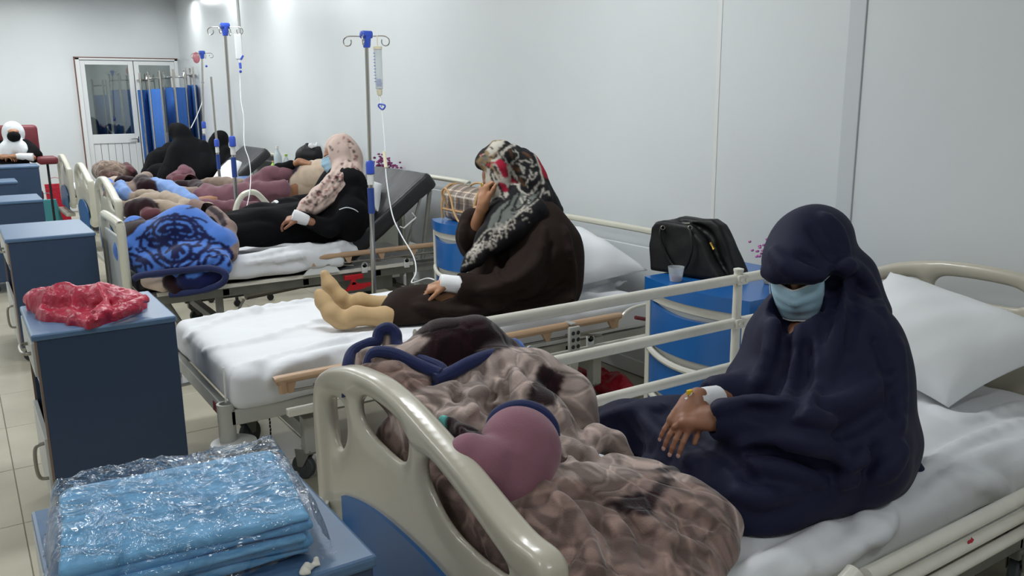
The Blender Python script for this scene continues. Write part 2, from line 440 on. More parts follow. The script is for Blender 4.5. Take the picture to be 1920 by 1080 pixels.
def fleece(name, tint=True, col=None, emboss=1.0, scale=9.0):
    """plush blanket: nap that turns light and dark along embossed swirls"""
    m = bpy.data.materials.new(name); m.use_nodes = True; nt = m.node_tree; N = nt.nodes; L = nt.links
    b = N['Principled BSDF']; b.inputs['Roughness'].default_value = 0.85; b.inputs['Sheen Weight'].default_value = 0.35
    b.inputs['Sheen Roughness'].default_value = 0.35; b.inputs['Specular IOR Level'].default_value = 0.2
    tc = N.new('ShaderNodeTexCoord'); w = N.new('ShaderNodeTexNoise'); w.inputs['Scale'].default_value = scale*0.55; w.inputs['Detail'].default_value = 1.5
    L.new(tc.outputs['Object'], w.inputs[0])
    mx = N.new('ShaderNodeMix'); mx.data_type = 'VECTOR'; mx.inputs[0].default_value = 0.10
    L.new(tc.outputs['Object'], mx.inputs[4]); L.new(w.outputs['Color'], mx.inputs[5])
    vo = N.new('ShaderNodeTexVoronoi'); vo.feature = 'DISTANCE_TO_EDGE'; vo.inputs['Scale'].default_value = scale; L.new(mx.outputs[1], vo.inputs['Vector'])
    wv = N.new('ShaderNodeTexNoise'); wv.inputs['Scale'].default_value = scale*1.1; wv.inputs['Detail'].default_value = 0.5; wv.inputs['Distortion'].default_value = 1.6
    L.new(mx.outputs[1], wv.inputs[0])
    rp = N.new('ShaderNodeMapRange'); rp.inputs[1].default_value = 0.0; rp.inputs[2].default_value = 0.09; L.new(vo.outputs[0], rp.inputs[0])
    rp.interpolation_type = 'SMOOTHSTEP'
    r2 = N.new('ShaderNodeMapRange'); r2.inputs[1].default_value = 0.38; r2.inputs[2].default_value = 0.6; L.new(wv.outputs[0], r2.inputs[0])
    r2.inputs[3].default_value = 1-0.42*emboss; r2.inputs[4].default_value = 1+0.25*emboss
    r3 = N.new('ShaderNodeMapRange'); r3.inputs[3].default_value = 1+0.30*emboss; r3.inputs[4].default_value = 0.96; L.new(rp.outputs[0], r3.inputs[0])
    ml = N.new('ShaderNodeMath'); ml.operation = 'MULTIPLY'; L.new(r2.outputs[0], ml.inputs[0]); L.new(r3.outputs[0], ml.inputs[1])
    if tint: a = N.new('ShaderNodeVertexColor'); a.layer_name = 'tint'; src = a.outputs[0]
    else: a = N.new('ShaderNodeRGB'); a.outputs[0].default_value = (*col, 1); src = a.outputs[0]
    mc = N.new('ShaderNodeMix'); mc.data_type = 'RGBA'; mc.blend_type = 'MULTIPLY'; mc.inputs[0].default_value = 1; L.new(src, mc.inputs[6]); L.new(ml.outputs[0], mc.inputs[7])
    L.new(mc.outputs[2], b.inputs['Base Color'])
    bp = N.new('ShaderNodeBump'); bp.inputs['Strength'].default_value = 0.35*emboss; bp.inputs['Distance'].default_value = 0.008; L.new(rp.outputs[0], bp.inputs['Height'])
    nf = N.new('ShaderNodeTexNoise'); nf.inputs['Scale'].default_value = 260; L.new(tc.outputs['Object'], nf.inputs[0])
    b3 = N.new('ShaderNodeBump'); b3.inputs['Strength'].default_value = 0.5; b3.inputs['Distance'].default_value = 0.003; L.new(nf.outputs[0], b3.inputs['Height']); L.new(bp.outputs[0], b3.inputs['Normal'])
    L.new(b3.outputs[0], b.inputs['Normal'])
    return m

m_wall = mat('painted_wall', srgb(214, 218, 219), 0.32, var=0.025, vscale=1.4, bump=0.04, bscale=60)
m_wall2 = mat('painted_wall_strip', srgb(200, 204, 206), 0.3)
m_ceil = mat('ceiling_paint', srgb(225, 226, 226), 0.8)
m_tile = mat('floor_vinyl', srgb(186, 180, 162), 0.22, var=0.10, vscale=3.0, bump=0.03, bscale=40)
m_grout = mat('floor_joint', srgb(158, 152, 136), 0.5)
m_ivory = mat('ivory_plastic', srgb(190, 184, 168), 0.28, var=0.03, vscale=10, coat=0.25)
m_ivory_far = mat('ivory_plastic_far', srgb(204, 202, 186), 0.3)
m_frame = mat('powder_coated_steel', srgb(178, 178, 172), 0.35, var=0.06, vscale=12)
m_frame_d = mat('grey_steel', srgb(128, 128, 122), 0.4, var=0.12, vscale=14)
m_rail = mat('white_tube', srgb(222, 219, 208), 0.25, var=0.05, vscale=20, coat=0.2)
m_beige = mat('beige_handrail', srgb(184, 152, 122), 0.4)
m_chrome = mat('brushed_chrome', srgb(190, 186, 180), 0.22, metal=1.0)
m_steel = mat('dull_steel', srgb(150, 146, 138), 0.35, metal=0.9)
m_rubber = mat('black_rubber', srgb(38, 38, 40), 0.6)
m_tyre = mat('grey_tyre', srgb(70, 74, 78), 0.55)
m_bluepanel = mat('blue_plastic_inset', srgb(38, 98, 160), 0.4)
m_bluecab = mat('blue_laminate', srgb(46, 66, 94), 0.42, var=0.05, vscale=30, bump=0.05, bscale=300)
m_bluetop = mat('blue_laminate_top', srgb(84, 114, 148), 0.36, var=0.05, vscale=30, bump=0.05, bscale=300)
m_cabinside = mat('pale_laminate', srgb(186, 188, 184), 0.5)
m_edge = mat('brown_edge_strip', srgb(128, 108, 96), 0.5)
m_abs = mat('blue_plastic', srgb(24, 98, 170), 0.3, coat=0.2)
m_absw = mat('white_plastic', srgb(214, 212, 202), 0.35)
m_white = mat('white_enamel', srgb(220, 222, 220), 0.35)
m_ivblue = mat('iv_blue_plastic', srgb(52, 84, 190), 0.35)
m_sheet = mat('white_sheet', srgb(222, 224, 228), 0.8, var=0.02, vscale=5, bump=0.15, bscale=500, fold=0.16, fscale=7)
m_pillow = mat('white_pillow', srgb(228, 230, 232), 0.75, bump=0.15, bscale=300, fold=0.12, fscale=9)
m_navysheet = mat('navy_binding', srgb(28, 38, 84), 0.9, sheen=0.2, bump=0.4, bscale=400)
m_vinyl = mat('black_vinyl', srgb(36, 36, 38), 0.42, var=0.05, vscale=9, fold=0.08, fscale=8)
m_darkred = mat('dark_red_vinyl', srgb(112, 36, 44), 0.5)
m_redplastic = mat('red_plastic', srgb(196, 30, 40), 0.4)
m_redbag = mat('red_bag', srgb(172, 40, 66), 0.36, var=0.22, vscale=14, fold=0.3, fscale=30)
m_floorbag = mat('pink_red_bag', srgb(184, 26, 50), 0.4, fold=0.4, fscale=20)
m_teal = mat('teal_paper', srgb(96, 190, 196), 0.6)
m_screenblue = mat('blue_curtain', srgb(42, 94, 166), 0.75, var=0.10, vscale=20, stretch=(1, 1, 0.02), fold=0.1, fscale=20)
m_black = mat('black_leather', srgb(13, 13, 15), 0.5, spec=0.3, bump=0.35, bscale=220, fold=0.1, fscale=9)
m_gold = mat('gold_metal', srgb(206, 170, 84), 0.3, metal=1.0)
m_tan = mat('tan_leather', srgb(196, 156, 108), 0.5)
m_gauze = mat('white_gauze', srgb(232, 232, 234), 0.9, bump=0.5, bscale=160)
m_tube = mat('clear_tube', srgb(222, 226, 228), 0.3)
m_paper = mat('paper', srgb(226, 224, 214), 0.8)
m_flower = mat('purple_flower', srgb(140, 70, 116), 0.8)
m_flower2 = mat('pink_flower', srgb(196, 120, 180), 0.8)
m_pot = mat('pale_pot', srgb(196, 192, 184), 0.6)
m_skin = mat('skin', srgb(150, 104, 80), 0.5, var=0.08, vscale=30, bump=0.15, bscale=180)
m_skin2 = mat('skin_tanned', srgb(166, 118, 86), 0.5, var=0.08, vscale=30, bump=0.15, bscale=180)
m_eye = mat('dark_eye', srgb(24, 18, 16), 0.25)
m_nail = mat('fingernail', srgb(196, 156, 148), 0.3)
m_mask = mat('mask_blue', srgb(172, 208, 228), 0.7, bump=0.15, bscale=300)
m_maskedge = mat('mask_edge', srgb(226, 232, 236), 0.7)
m_navy = mat('navy_crepe', srgb(25, 28, 54), 0.68, sheen=0.03, bump=0.35, bscale=420, fold=0.22, fscale=5, spec=0.2)
m_brown = mat('dark_brown_cloth', srgb(38, 28, 24), 0.85, sheen=0.0, bump=0.25, bscale=400, fold=0.22, fscale=7, spec=0.15)
m_blackcloth = mat('black_cloth', srgb(15, 15, 18), 0.9, sheen=0.0, bump=0.2, bscale=300, fold=0.25, fscale=7, spec=0.15)
m_stock = mat('beige_stocking', srgb(184, 154, 112), 0.75, var=0.05, vscale=20, bump=0.1, bscale=400)
m_scarf = mat('printed_scarf', tint=True, rough=0.75, bump=0.15, bscale=400, fold=0.12, fscale=16, spec=0.2)
m_whitescarf = mat('white_scarf', srgb(214, 218, 222), 0.8, fold=0.25, fscale=12)
m_fleece = fleece('plush_fleece', scale=11)
m_plush = mat('plain_plush', tint=True, rough=0.9, sheen=0.3, var=0.10, vscale=14, bump=0.5, bscale=240, fold=0.12, fscale=8, spec=0.2)
m_glassclear = mat('clear_plastic', (1, 1, 1), 0.1, trans=1.0)
m_cup = mat('clear_cup', (0.85, 0.9, 0.92), 0.08, alpha=0.28, spec=0.8)

# ------------------------------------------------------------------ the room
WX, WY, WZ = 3.25, 14.65, 3.22
X0, YB = -3.6, -2.2
def wallbox(name, lo, hi, m): 
    b = MB(); b.b2(lo, hi); o = b.done(name, m, smooth=0); o['kind'] = 'structure'; return o
floor = wallbox('floor', (X0-0.1, YB-0.1, -0.12), (WX+0.1, WY+0.1, -0.006), m_grout)
ceiling = wallbox('ceiling', (X0-0.1, YB-0.1, WZ), (WX+0.1, WY+0.1, WZ+0.1), m_ceil)
wallbox('wall_right', (WX, YB-0.1, -0.006), (WX+0.12, WY+0.1, WZ), m_wall)
wf = MB(); DX0, DX1, DZ = 1.72, 3.20, 2.31
wf.b2((X0-0.1, WY, -0.006), (DX0, WY+0.12, WZ)); wf.b2((DX0, WY, DZ), (WX, WY+0.12, WZ)); wf.b2((DX1, WY, -0.006), (WX, WY+0.12, DZ))
wf = wf.done('wall_far', m_wall, smooth=0); wf['kind'] = 'structure'
wallbox('wall_left', (X0-0.12, YB-0.1, -0.006), (X0, WY+0.1, WZ), m_wall)
wallbox('wall_back', (X0-0.1, YB-0.12, -0.006), (WX+0.1, YB, WZ), m_wall)
# the room behind the glass door
for nm, lo, hi in [('wall_store_far', (0.6, 17.6, 0), (4.6, 17.7, 3)), ('wall_store_left', (0.6, WY+0.12, 0), (0.7, 17.6, 3)), ('wall_store_right', (4.5, WY+0.12, 0), (4.6, 17.6, 3))]: wallbox(nm, lo, hi, m_wall)
o = wallbox('floor_store', (0.7, WY+0.12, -0.1), (4.5, 17.6, -0.004), m_tile); o = wallbox('ceiling_store', (0.6, WY+0.12, 3), (4.6, 17.7, 3.1), m_ceil)
area(2.4, 16.0, 2.95, 1.0, 0.3, 9)
# floor tiles (60 cm) where the floor can be seen
me_t = None
TS = 0.60
def tile_mesh():
    b = MB(); b.box((0, 0, -0.003), (TS-0.004, TS-0.004, 0.006), 0.0012, seg=1); bm = b.bm
    me = bpy.data.meshes.new('floor_tile'); bm.to_mesh(me); bm.free(); me.materials.append(m_tile); return me
me_t = tile_mesh()
nt_ = 0
for i in range(11):
    for j in range(28):
        cx, cy = X0+0.35+TS*i, YB+0.1+TS*j
        if cy > WY-0.1 or cx > WX: continue
        o = bpy.data.objects.new('floor_tile', me_t); COL.objects.link(o); o.parent = floor
        fo = ORG['floor']; o.location = (cx-fo[0], cy-fo[1], -fo[2]); nt_ += 1
# skirting and wall strips
tr = MB(); tr.b2((WX-0.012, YB, 0), (WX, WY, 0.09), 0.003); o = tr.done('baseboard_right', m_white, smooth=0); o['kind'] = 'structure'
tr = MB(); tr.b2((X0, WY-0.012, 0), (DX0-0.02, WY, 0.09), 0.003); o = tr.done('baseboard_far', m_white, smooth=0); o['kind'] = 'structure'
tr = MB(); tr.b2((WX-0.003, 3.05, 0.09), (WX, 3.075, WZ), 0.001); o = tr.done('trim_1', m_white, smooth=0); o['kind'] = 'structure'
tr = MB(); tr.b2((WX-0.008, 2.25, 0.09), (WX, 2.33, WZ), 0.003); o = tr.done('trim_2', m_wall2, smooth=0); o['kind'] = 'structure'
tr = MB(); tr.b2((WX-0.03, 11.18, 2.45), (WX, 11.26, WZ), 0.006); o = tr.done('trim_3', m_white, smooth=0); o['kind'] = 'structure'

# double door of the far wall
def mk_glass():
    m = bpy.data.materials.new('door_glass'); m.use_nodes = True; nt = m.node_tree; N = nt.nodes; L = nt.links
    b = N['Principled BSDF']; b.inputs['Base Color'].default_value = (*srgb(160, 168, 164), 1); b.inputs['Roughness'].default_value = 0.6
    g = N.new('ShaderNodeBsdfGlossy'); g.inputs['Roughness'].default_value = 0.02; g.inputs['Color'].default_value = (0.85, 0.9, 0.88, 1)
    t = N.new('ShaderNodeBsdfTransparent'); t.inputs[0].default_value = (0.80, 0.84, 0.82, 1)
    mx = N.new('ShaderNodeMixShader'); mx.inputs[0].default_value = 0.16; L.new(t.outputs[0], mx.inputs[1]); L.new(g.outputs[0], mx.inputs[2])
    L.new(mx.outputs[0], N['Material Output'].inputs[0]); N.remove(b); return m
m_doorglass = mk_glass()
m_brownline = mat('door_brown_liner', srgb(110, 70, 60), 0.6)
fr = MB(); Y = WY
fr.b2((DX0, Y-0.05, 0), (DX0+0.06, Y+0.08, DZ), 0.004); fr.b2((DX1-0.05, Y-0.05, 0), (DX1, Y+0.08, DZ), 0.004); fr.b2((DX0, Y-0.05, DZ-0.03), (DX1, Y+0.08, DZ), 0.004)
o = fr.done('trim_4', m_white, smooth=0); o['kind'] = 'structure'
lin = MB(); lin.b2((DX0-0.012, Y-0.055, 0), (DX0, Y, DZ+0.012)); lin.b2((DX0-0.012, Y-0.055, DZ), (DX1, Y, DZ+0.012))
o = lin.done('trim_5', m_brownline, smooth=0); o['kind'] = 'structure'
def door_leaf(name, xa, xb, handle):
    b = MB(); b.b2((xa, Y-0.03, 0.02), (xa+0.07, Y+0.02, DZ-0.04), 0.004); b.b2((xb-0.07, Y-0.03, 0.02), (xb, Y+0.02, DZ-0.04), 0.004)
    b.b2((xa+0.07, Y-0.03, DZ-0.10), (xb-0.07, Y+0.02, DZ-0.04), 0.004); b.b2((xa+0.07, Y-0.03, 1.02), (xb-0.07, Y+0.02, 1.16), 0.004)
    b.b2((xa+0.07, Y-0.03, 0.02), (xb-0.07, Y+0.02, 0.16), 0.004)
    fo = b.done(name, m_white, smooth=0, pivot=((xa+xb)/2, Y, 0)); fo['kind'] = 'structure'
    g = MB(); g.b2((xa+0.07, Y-0.004, 1.16), (xb-0.07, Y+0.002, DZ-0.10)); g.done('glass_pane', m_doorglass, fo, smooth=0)
    n = 6; w = (xb-xa-0.14)/n
    for k in range(n):
        p = MB(); p.b2((xa+0.07+w*k+0.003, Y-0.012, 0.16), (xa+0.07+w*(k+1)-0.003, Y+0.004, 1.02), 0.003); p.done('lower_panel', m_white, fo, smooth=0)
    if handle:
        h = MB(); h.box((xb-0.035, Y-0.035, 1.07), (0.03, 0.012, 0.09), 0.004); h.tube([(xb-0.035, Y-0.04, 1.08), (xb-0.035, Y-0.07, 1.08), (xb-0.17, Y-0.07, 1.08)], 0.009)
        h.done('door_handle', m_chrome, fo)
door_leaf('door_1', DX0+0.06, 2.53, True)
door_leaf('door_2', 2.545, DX1-0.05, False)

# ------------------------------------------------------------------ beds
def poly2d(U, V_, pts):
    pts = np.array(pts, float); d = np.full(np.broadcast(U, V_).shape, 99.0); ins = np.zeros(d.shape, bool)
    for i in range(len(pts)):
        a, b = pts[i], pts[i-1]; e = b-a; wx, wy = U-a[0], V_-a[1]; t = np.clip((wx*e[0]+wy*e[1])/max(e@e, 1e-9), 0, 1)
        d = np.minimum(d, (wx-e[0]*t)**2+(wy-e[1]*t)**2)
        if a[1] != b[1]: ins ^= ((a[1] > V_) != (b[1] > V_)) & (U < e[0]*(V_-a[1])/e[1]+a[0])
    d = np.sqrt(d); d[ins] *= -1; return d
def board_mesh(w, z0, top, holes, h=0.007, thick=0.024):
    """moulded bed end in the y-z plane at x = 0; top = [(y, z)...] outline, holes = closed outlines"""
    zs_ = [p[1] for p in top]; s = SDF((-0.055, -w/2-0.04, z0-0.03), (0.055, w/2+0.04, max(zs_)+0.04), h, B=0.05)
    Yg = s.ax[1][:, None]; Zg = s.ax[2][None, :]
    oc = smooth_path([(a, b, 0) for a, b in top], 4); ol = [(-w/2+0.02, z0)]+[(p[0], p[1]) for p in oc]+[(w/2-0.02, z0)]
    d = poly2d(Yg, Zg, ol); hd = np.full_like(d, 9.0)
    for hp_ in holes:
        hc_ = smooth_path([(a, b, 0) for a, b in hp_], 4, True); hd = np.minimum(hd, poly2d(Yg, Zg, [(p[0], p[1]) for p in hc_]))
    D = np.maximum(d, -hd); e = -d
    rim = np.clip(1-np.clip(np.abs(e-0.035)-0.012, 0, None)/0.05, 0, 1); rim = rim*rim*(3-2*rim)
    T = thick*(0.50+0.50*rim)*(1-0.42*np.exp(-(np.clip(hd, 0, None)/0.030)**2))
    D3 = D[None]*np.ones(s.n, np.float32); X = np.abs(s.ax[0])[:, None, None]-T[None]; rr = 0.014
    q1 = D3+rr; q2 = X+rr
    s.f[:] = np.minimum(np.sqrt(np.maximum(q1, 0)**2+np.maximum(q2, 0)**2)+np.minimum(np.maximum(q1, q2), 0)-rr, s.B)
    return s
def place(me, loc): 
    n = len(me.vertices); co = np.empty(n*3, np.float32); me.vertices.foreach_get('co', co); co = co.reshape(-1, 3)+np.array(loc, np.float32)
    me.vertices.foreach_set('co', co.ravel()); me.update(); return me

def arch_panel(x, yc, w, z0, z1, arch, name, m, parent, t=0.008):
    pts = [(x, yc-w/2, z0), (x, yc+w/2, z0)]
    for k in range(17):
        u = 1-2*k/16; pts.append((x, yc+u*w/2, z1-arch*abs(u)**2.4))
    b = MB(); b.poly(pts, (-t, 0, 0)); return b.done(name, m, parent, smooth=0)

def castor(parent, x, y, z=0.0, r=0.055, ang=0.3, name='castor'):
    b = MB(); ca, sa = math.cos(ang), math.sin(ang)
    b.box((x, y, z+2*r+0.03), (0.05, 0.05, 0.04), 0.008)
    m = Matrix.Translation((x+ca*0.03, y+sa*0.03, z+r+0.035)) @ Matrix.Rotation(ang, 4, 'Z')
    for sgn in (-1, 1):
        b.poly([m @ Vector((-0.05, sgn*0.022, 0.05)), m @ Vector((0.03, sgn*0.022, 0.05)), m @ Vector((0.02, sgn*0.022, -0.03)), m @ Vector((-0.005, sgn*0.022, -0.03))], (m.to_3x3() @ Vector((0, sgn*0.004, 0))))
    f = b.done(name, m_frame_d, parent, smooth=0)
    w = MB(); w.lathe([(r*0.3, -0.016), (r*0.92, -0.016), (r, -0.009), (r, 0.009), (r*0.92, 0.016), (r*0.3, 0.016)], (0, 0, 0), 22, 'Y')
    w.lathe([(r*0.45, -0.019), (r*0.45, 0.019)], (0, 0, 0), 14, 'Y')
    w.xform(Matrix.Translation((x+ca*0.035, y+sa*0.035, z+r)) @ Matrix.Rotation(ang, 4, 'Z')); w.done('wheel', m_tyre, f)

def mattress(parent, lo, hi, mt, name='mattress', h=0.012, seed=1, extra=None, rad=0.035, wr=0.004, drape=None):
    s = SDF((lo[0]-0.05, lo[1]-0.06, lo[2]-0.03), (hi[0]+0.05, hi[1]+0.06, hi[2]+0.09), h)
    s.box([(a+b)/2 for a, b in zip(lo, hi)], [(b-a)/2 for a, b in zip(lo, hi)], rad)
    s.noise(wr*0.8, 2.2, seed, 3, (1, 0.6, 1)); s.noise(wr, 1.6, seed+5, 2, (0.5, 2.2, 1), ridge=True)
    if extra: extra(s)
    return s.done(name, mt, parent)
# ---- bed 1: moulded ends and white three-tube rails
B1 = thing('hospital_bed', 'nearest hospital bed with moulded ivory ends and white tube side rails', 'bed', (0.8, 1.585, 0), 'hospital beds along the wall')
YC = 1.66
LC = lambda P: [(a-YC, b_) for a, b_ in P]
ftop = LC([(1.083, 0.36), (1.080, 0.60), (1.081, 0.77), (1.092, 0.80), (1.12, 0.813), (1.18, 0.815), (1.25, 0.832), (1.40, 0.878), (1.50, 0.902), (1.61, 0.928), (1.69, 0.943), (1.80, 0.951), (1.93, 0.941), (2.00, 0.929), (2.075, 0.908), (2.14, 0.882), (2.19, 0.852), (2.225, 0.80), (2.235, 0.70), (2.23, 0.36)])
fh = [LC([(1.665, 0.80), (1.66, 0.862), (1.71, 0.880), (1.80, 0.886), (1.88, 0.880), (1.925, 0.855), (1.93, 0.815), (1.88, 0.785), (1.78, 0.772), (1.70, 0.772)]),
      LC([(1.575, 0.80), (1.555, 0.830), (1.50, 0.828), (1.40, 0.796), (1.31, 0.760), (1.245, 0.728), (1.243, 0.705), (1.30, 0.695), (1.42, 0.698), (1.50, 0.722), (1.56, 0.765)]),
      LC([(2.04, 0.80), (2.10, 0.812), (2.145, 0.785), (2.145, 0.72), (2.10, 0.665), (2.055, 0.69), (2.03, 0.74)]), LC([(1.135, 0.67), (1.165, 0.68), (1.185, 0.62), (1.17, 0.56), (1.135, 0.58)])]
s = board_mesh(1.16, 0.30, ftop, fh, h=0.0065, thick=0.033)
me_foot = s.mesh('footboard', 2); me_far = me_foot.copy()
me1 = place(me_foot.copy(), (0.80, YC, 0)); footb = fin('footboard', me1, B1, m_ivory)
arch_panel(0.785, 1.66, 0.78, 0.33, 0.60, 0.055, 'inset_panel', m_bluepanel, footb, 0.012)
htop = [(-0.555, 0.36), (-0.56, 0.75), (-0.55, 0.83), (-0.50, 0.88), (-0.36, 0.95), (-0.18, 0.99), (0, 1.0), (0.18, 0.99), (0.36, 0.95), (0.50, 0.88), (0.55, 0.83), (0.56, 0.75), (0.555, 0.36)]
s = board_mesh(1.12, 0.30, htop, [[(-0.15, 0.875), (-0.155, 0.925), (-0.08, 0.942), (0.08, 0.942), (0.155, 0.925), (0.15, 0.875), (0, 0.868)], [(0.24, 0.86), (0.235, 0.91), (0.34, 0.895), (0.46, 0.845), (0.47, 0.81), (0.36, 0.83)], [(-0.24, 0.86), (-0.235, 0.91), (-0.34, 0.895), (-0.46, 0.845), (-0.47, 0.81), (-0.36, 0.83)]], h=0.009, thick=0.028)
fin('headboard', place(s.mesh('headboard', 2), (3.08, 1.58, 0)), B1, m_ivory)
b = MB()
for y in (1.09, 2.06): b.b2((0.84, y-0.02, 0.38), (3.05, y+0.02, 0.445), 0.006)
for x in (0.86, 1.6, 2.4, 3.02): b.b2((x-0.02, 1.09, 0.385), (x+0.02, 2.06, 0.425), 0.004)
b.b2((0.86, 1.12, 0.425), (3.02, 2.03, 0.452), 0.004)
b.b2((0.70, 2.09, 0.30), (0.80, 2.19, 0.46), 0.012); b.b2((0.62, 1.2, 0.26), (0.76, 2.14, 0.31), 0.012)
b.done('bed_frame', m_frame, B1, smooth=0)
b = MB(); b.lathe([(0.034, 0.46), (0.034, 0.485), (0.026, 0.485), (0.026, 0.462)], (0.745, 2.17, 0.0), 20); b.done('drip_stand_socket', m_white, B1)
b = MB()
for x in (1.15, 2.75):
    b.b2((x-0.025, 1.2, 0.16), (x+0.025, 1.95, 0.20), 0.004)
    for y in (1.2, 1.95): b.b2((x-0.02, y-0.02, 0.13), (x+0.02, y+0.02, 0.39), 0.004)
b.b2((1.15, 1.18, 0.16), (2.75, 1.22, 0.2), 0.004); b.b2((1.15, 1.93, 0.16), (2.75, 1.97, 0.2), 0.004)
b.done('chassis', m_frame_d, B1, smooth=0)
for x in (1.15, 2.75):
    for y in (1.2, 1.95): castor(B1, x, y)
def rail(parent, x0, x1, y, zs, posts, r=0.019, rp=0.017, ztop=0.985, zb=0.42, name='side_rail', low=()):
    b = MB()
    for z in zs: b.tube([(x0, y, z), (x1, y, z)], r, 14)
    f = b.done(name, m_rail, parent)
    for px_ in posts:
        b = MB(); b.tube([(px_, y, zb), (px_, y, ztop)], rp, 14); b.lathe([(0.019, ztop), (0.019, ztop+0.008), (0.004, ztop+0.012)], (px_, y, 0), 14)
        for z in zs:
            b.box((px_, y-0.022, z), (0.05, 0.012, 0.036), 0.005); b.lathe([(0.008, -0.034), (0.008, -0.02)], (px_-0.012, y, z), 10, 'Y'); b.lathe([(0.008, -0.034), (0.008, -0.02)], (px_+0.012, y, z), 10, 'Y')
        b.done('rail_post', m_rail, f)
    return f
rail(B1, 1.03, 2.98, 2.075, (0.955, 0.79, 0.62), (2.35,))
# near side rail: folded down, its posts upright at the head and tilted at the foot
b = MB()
for k, (z, x0) in enumerate([(0.562, 1.575), (0.515, 1.60), (0.47, 1.64)]):
    b.tube([(x0, 0.985-0.008*k, z), (3.0, 0.985-0.008*k, z)], 0.019-0.002*k, 14)
fr = b.done('side_rail', m_rail, B1)
b = MB(); b.tube([(2.245, 0.925, 0.12), (2.245, 0.925, 1.10)], 0.024, 16); b.done('rail_post', m_rail, fr)
b = MB(); b.tube([(1.36, 0.985, 0.50), (1.535, 0.985, 0.585)], 0.022, 16); b.done('rail_post', m_rail, fr)
m_arrow = mat('red_arrow_print', srgb(190, 20, 50), 0.5)
for (ax, az, ay) in ((1.975, 0.531, 0.967), (1.80, 0.485, 0.957)):
    b = MB(); q = [(-0.013, 0.004), (0.0, 0.004), (0.0, 0.009), (0.012, 0.0), (0.0, -0.009), (0.0, -0.004), (-0.013, -0.004)]
    b.poly([(ax+u, ay-0.003, az+v*1.1) for u, v in q], (0, 0.002, 0)); b.done('arrow_sticker', m_arrow, fr, smooth=0)
def sheet1(s):
    rr = [0.012, 0.02, 0.008]
    for P in [[(1720, 900), (1800, 840), (1918, 790)], [(1745, 920), (1840, 860), (1918, 830)], [(1780, 895), (1850, 905), (1890, 925)], [(1400, 1075), (1480, 1040), (1560, 985), (1610, 950)],
              [(1480, 1075), (1560, 1050), (1640, 1000)], [(1600, 930), (1625, 975), (1600, 1030)], [(1650, 930), (1660, 980), (1640, 1010)], [(1710, 735), (1800, 790), (1915, 760)]]:
        s.stroke(P, [0.004, 0.013, 0.003], k=0.04, lift=-0.002)
mattress(B1, (0.86, 1.08, 0.455), (3.03, 2.03, 0.585), m_sheet, seed=3, extra=sheet1, wr=0.004, rad=0.05, h=0.011)

# ---- bed 2: steel bed without its foot end
B2 = thing('hospital_bed', 'white-sheeted steel bed without a foot end, beige folded handrail, second from the front', 'bed', (0.8, 3.72, 0), 'hospital beds along the wall')
def steel_frame(parent, x0, x1, y0, y1, z=0.40, mt=None):
    b = MB(); mt = mt or m_frame
    b.b2((x0, y0, z-0.03), (x1, y0+0.035, z+0.035), 0.006); b.b2((x0, y1-0.035, z-0.03), (x1, y1, z+0.035), 0.006)
    b.b2((x0, y0, z-0.03), (x0+0.035, y1, z+0.035), 0.006); b.b2((x1-0.035, y0, z-0.03), (x1, y1, z+0.035), 0.006)
    for k in range(1, 4): xx = x0+(x1-x0)*k/4; b.b2((xx-0.02, y0, z-0.02), (xx+0.02, y1, z+0.02))
    b.b2((x0+0.04, y0+0.03, z+0.036), (x1-0.04, y1-0.03, z+0.05))
    return b.done('bed_frame', mt, parent, smooth=0)
steel_frame(B2, 0.77, 3.0, 3.22, 4.24, 0.39)
for (y, dy) in ((3.25, 1), (4.21, 1)):
    b = MB(); b.lathe([(0.03, 0.285), (0.034, 0.30), (0.034, 0.45), (0.024, 0.45), (0.024, 0.40)], (0.772, y, 0), 20)
    pt = b.done('corner_socket', m_frame, B2)
    b = MB(); b.lathe([(0.03, 0.268), (0.085, 0.27), (0.092, 0.278), (0.088, 0.288), (0.03, 0.296)], (0.79, y-0.01, 0), 28); b.done('bumper_disc', m_white, pt)
m_redprint = mat('dark_red_print', srgb(150, 60, 80), 0.6)
b = MB()
for k in range(5): y = 3.31+0.026*k; b.b2((0.7665, y, 0.372), (0.7705, y+0.005, 0.408)); b.b2((0.7665, y, 0.386), (0.7705, y+0.019, 0.393)); b.b2((0.7665, y+0.014, 0.386 if k % 2 else 0.372), (0.7705, y+0.019, 0.408))
b.b2((0.768, 3.30, 0.366), (0.7705, 3.445, 0.371)); tag(b.done('maker_mark', m_redprint, B2, smooth=0), kind='stuff')
b = MB()
for x in (1.13, 2.7):
    b.b2((x-0.03, 3.34, 0.20), (x+0.03, 4.12, 0.26), 0.005)
    for y in (3.34, 4.12): b.b2((x-0.028, y-0.028, 0.13), (x+0.028, y+0.028, 0.29), 0.004)
for y in (3.6, 3.9): b.b2((1.13, y-0.03, 0.2), (2.7, y+0.03, 0.25), 0.005)
b.tube([(1.5, 3.6, 0.23), (1.9, 3.6, 0.37)], 0.018); b.tube([(1.5, 3.9, 0.23), (1.9, 3.9, 0.37)], 0.018)
b.done('chassis', m_frame, B2, smooth=0)
for x in (1.13, 2.7):
    for y in (3.34, 4.12): castor(B2, x, y, r=0.055, ang=2.2)
castor(B2, 0.99, 3.84, r=0.065, ang=0.6, name='castor')
ch = MB()
for k in range(12): ch.tube([(1.10+0.002*(k % 2), 3.80, 0.25-0.018*k), (1.10, 3.80, 0.25-0.018*k-0.014)], 0.004, 6)
ch.done('hanging_chain', m_rubber, B2)
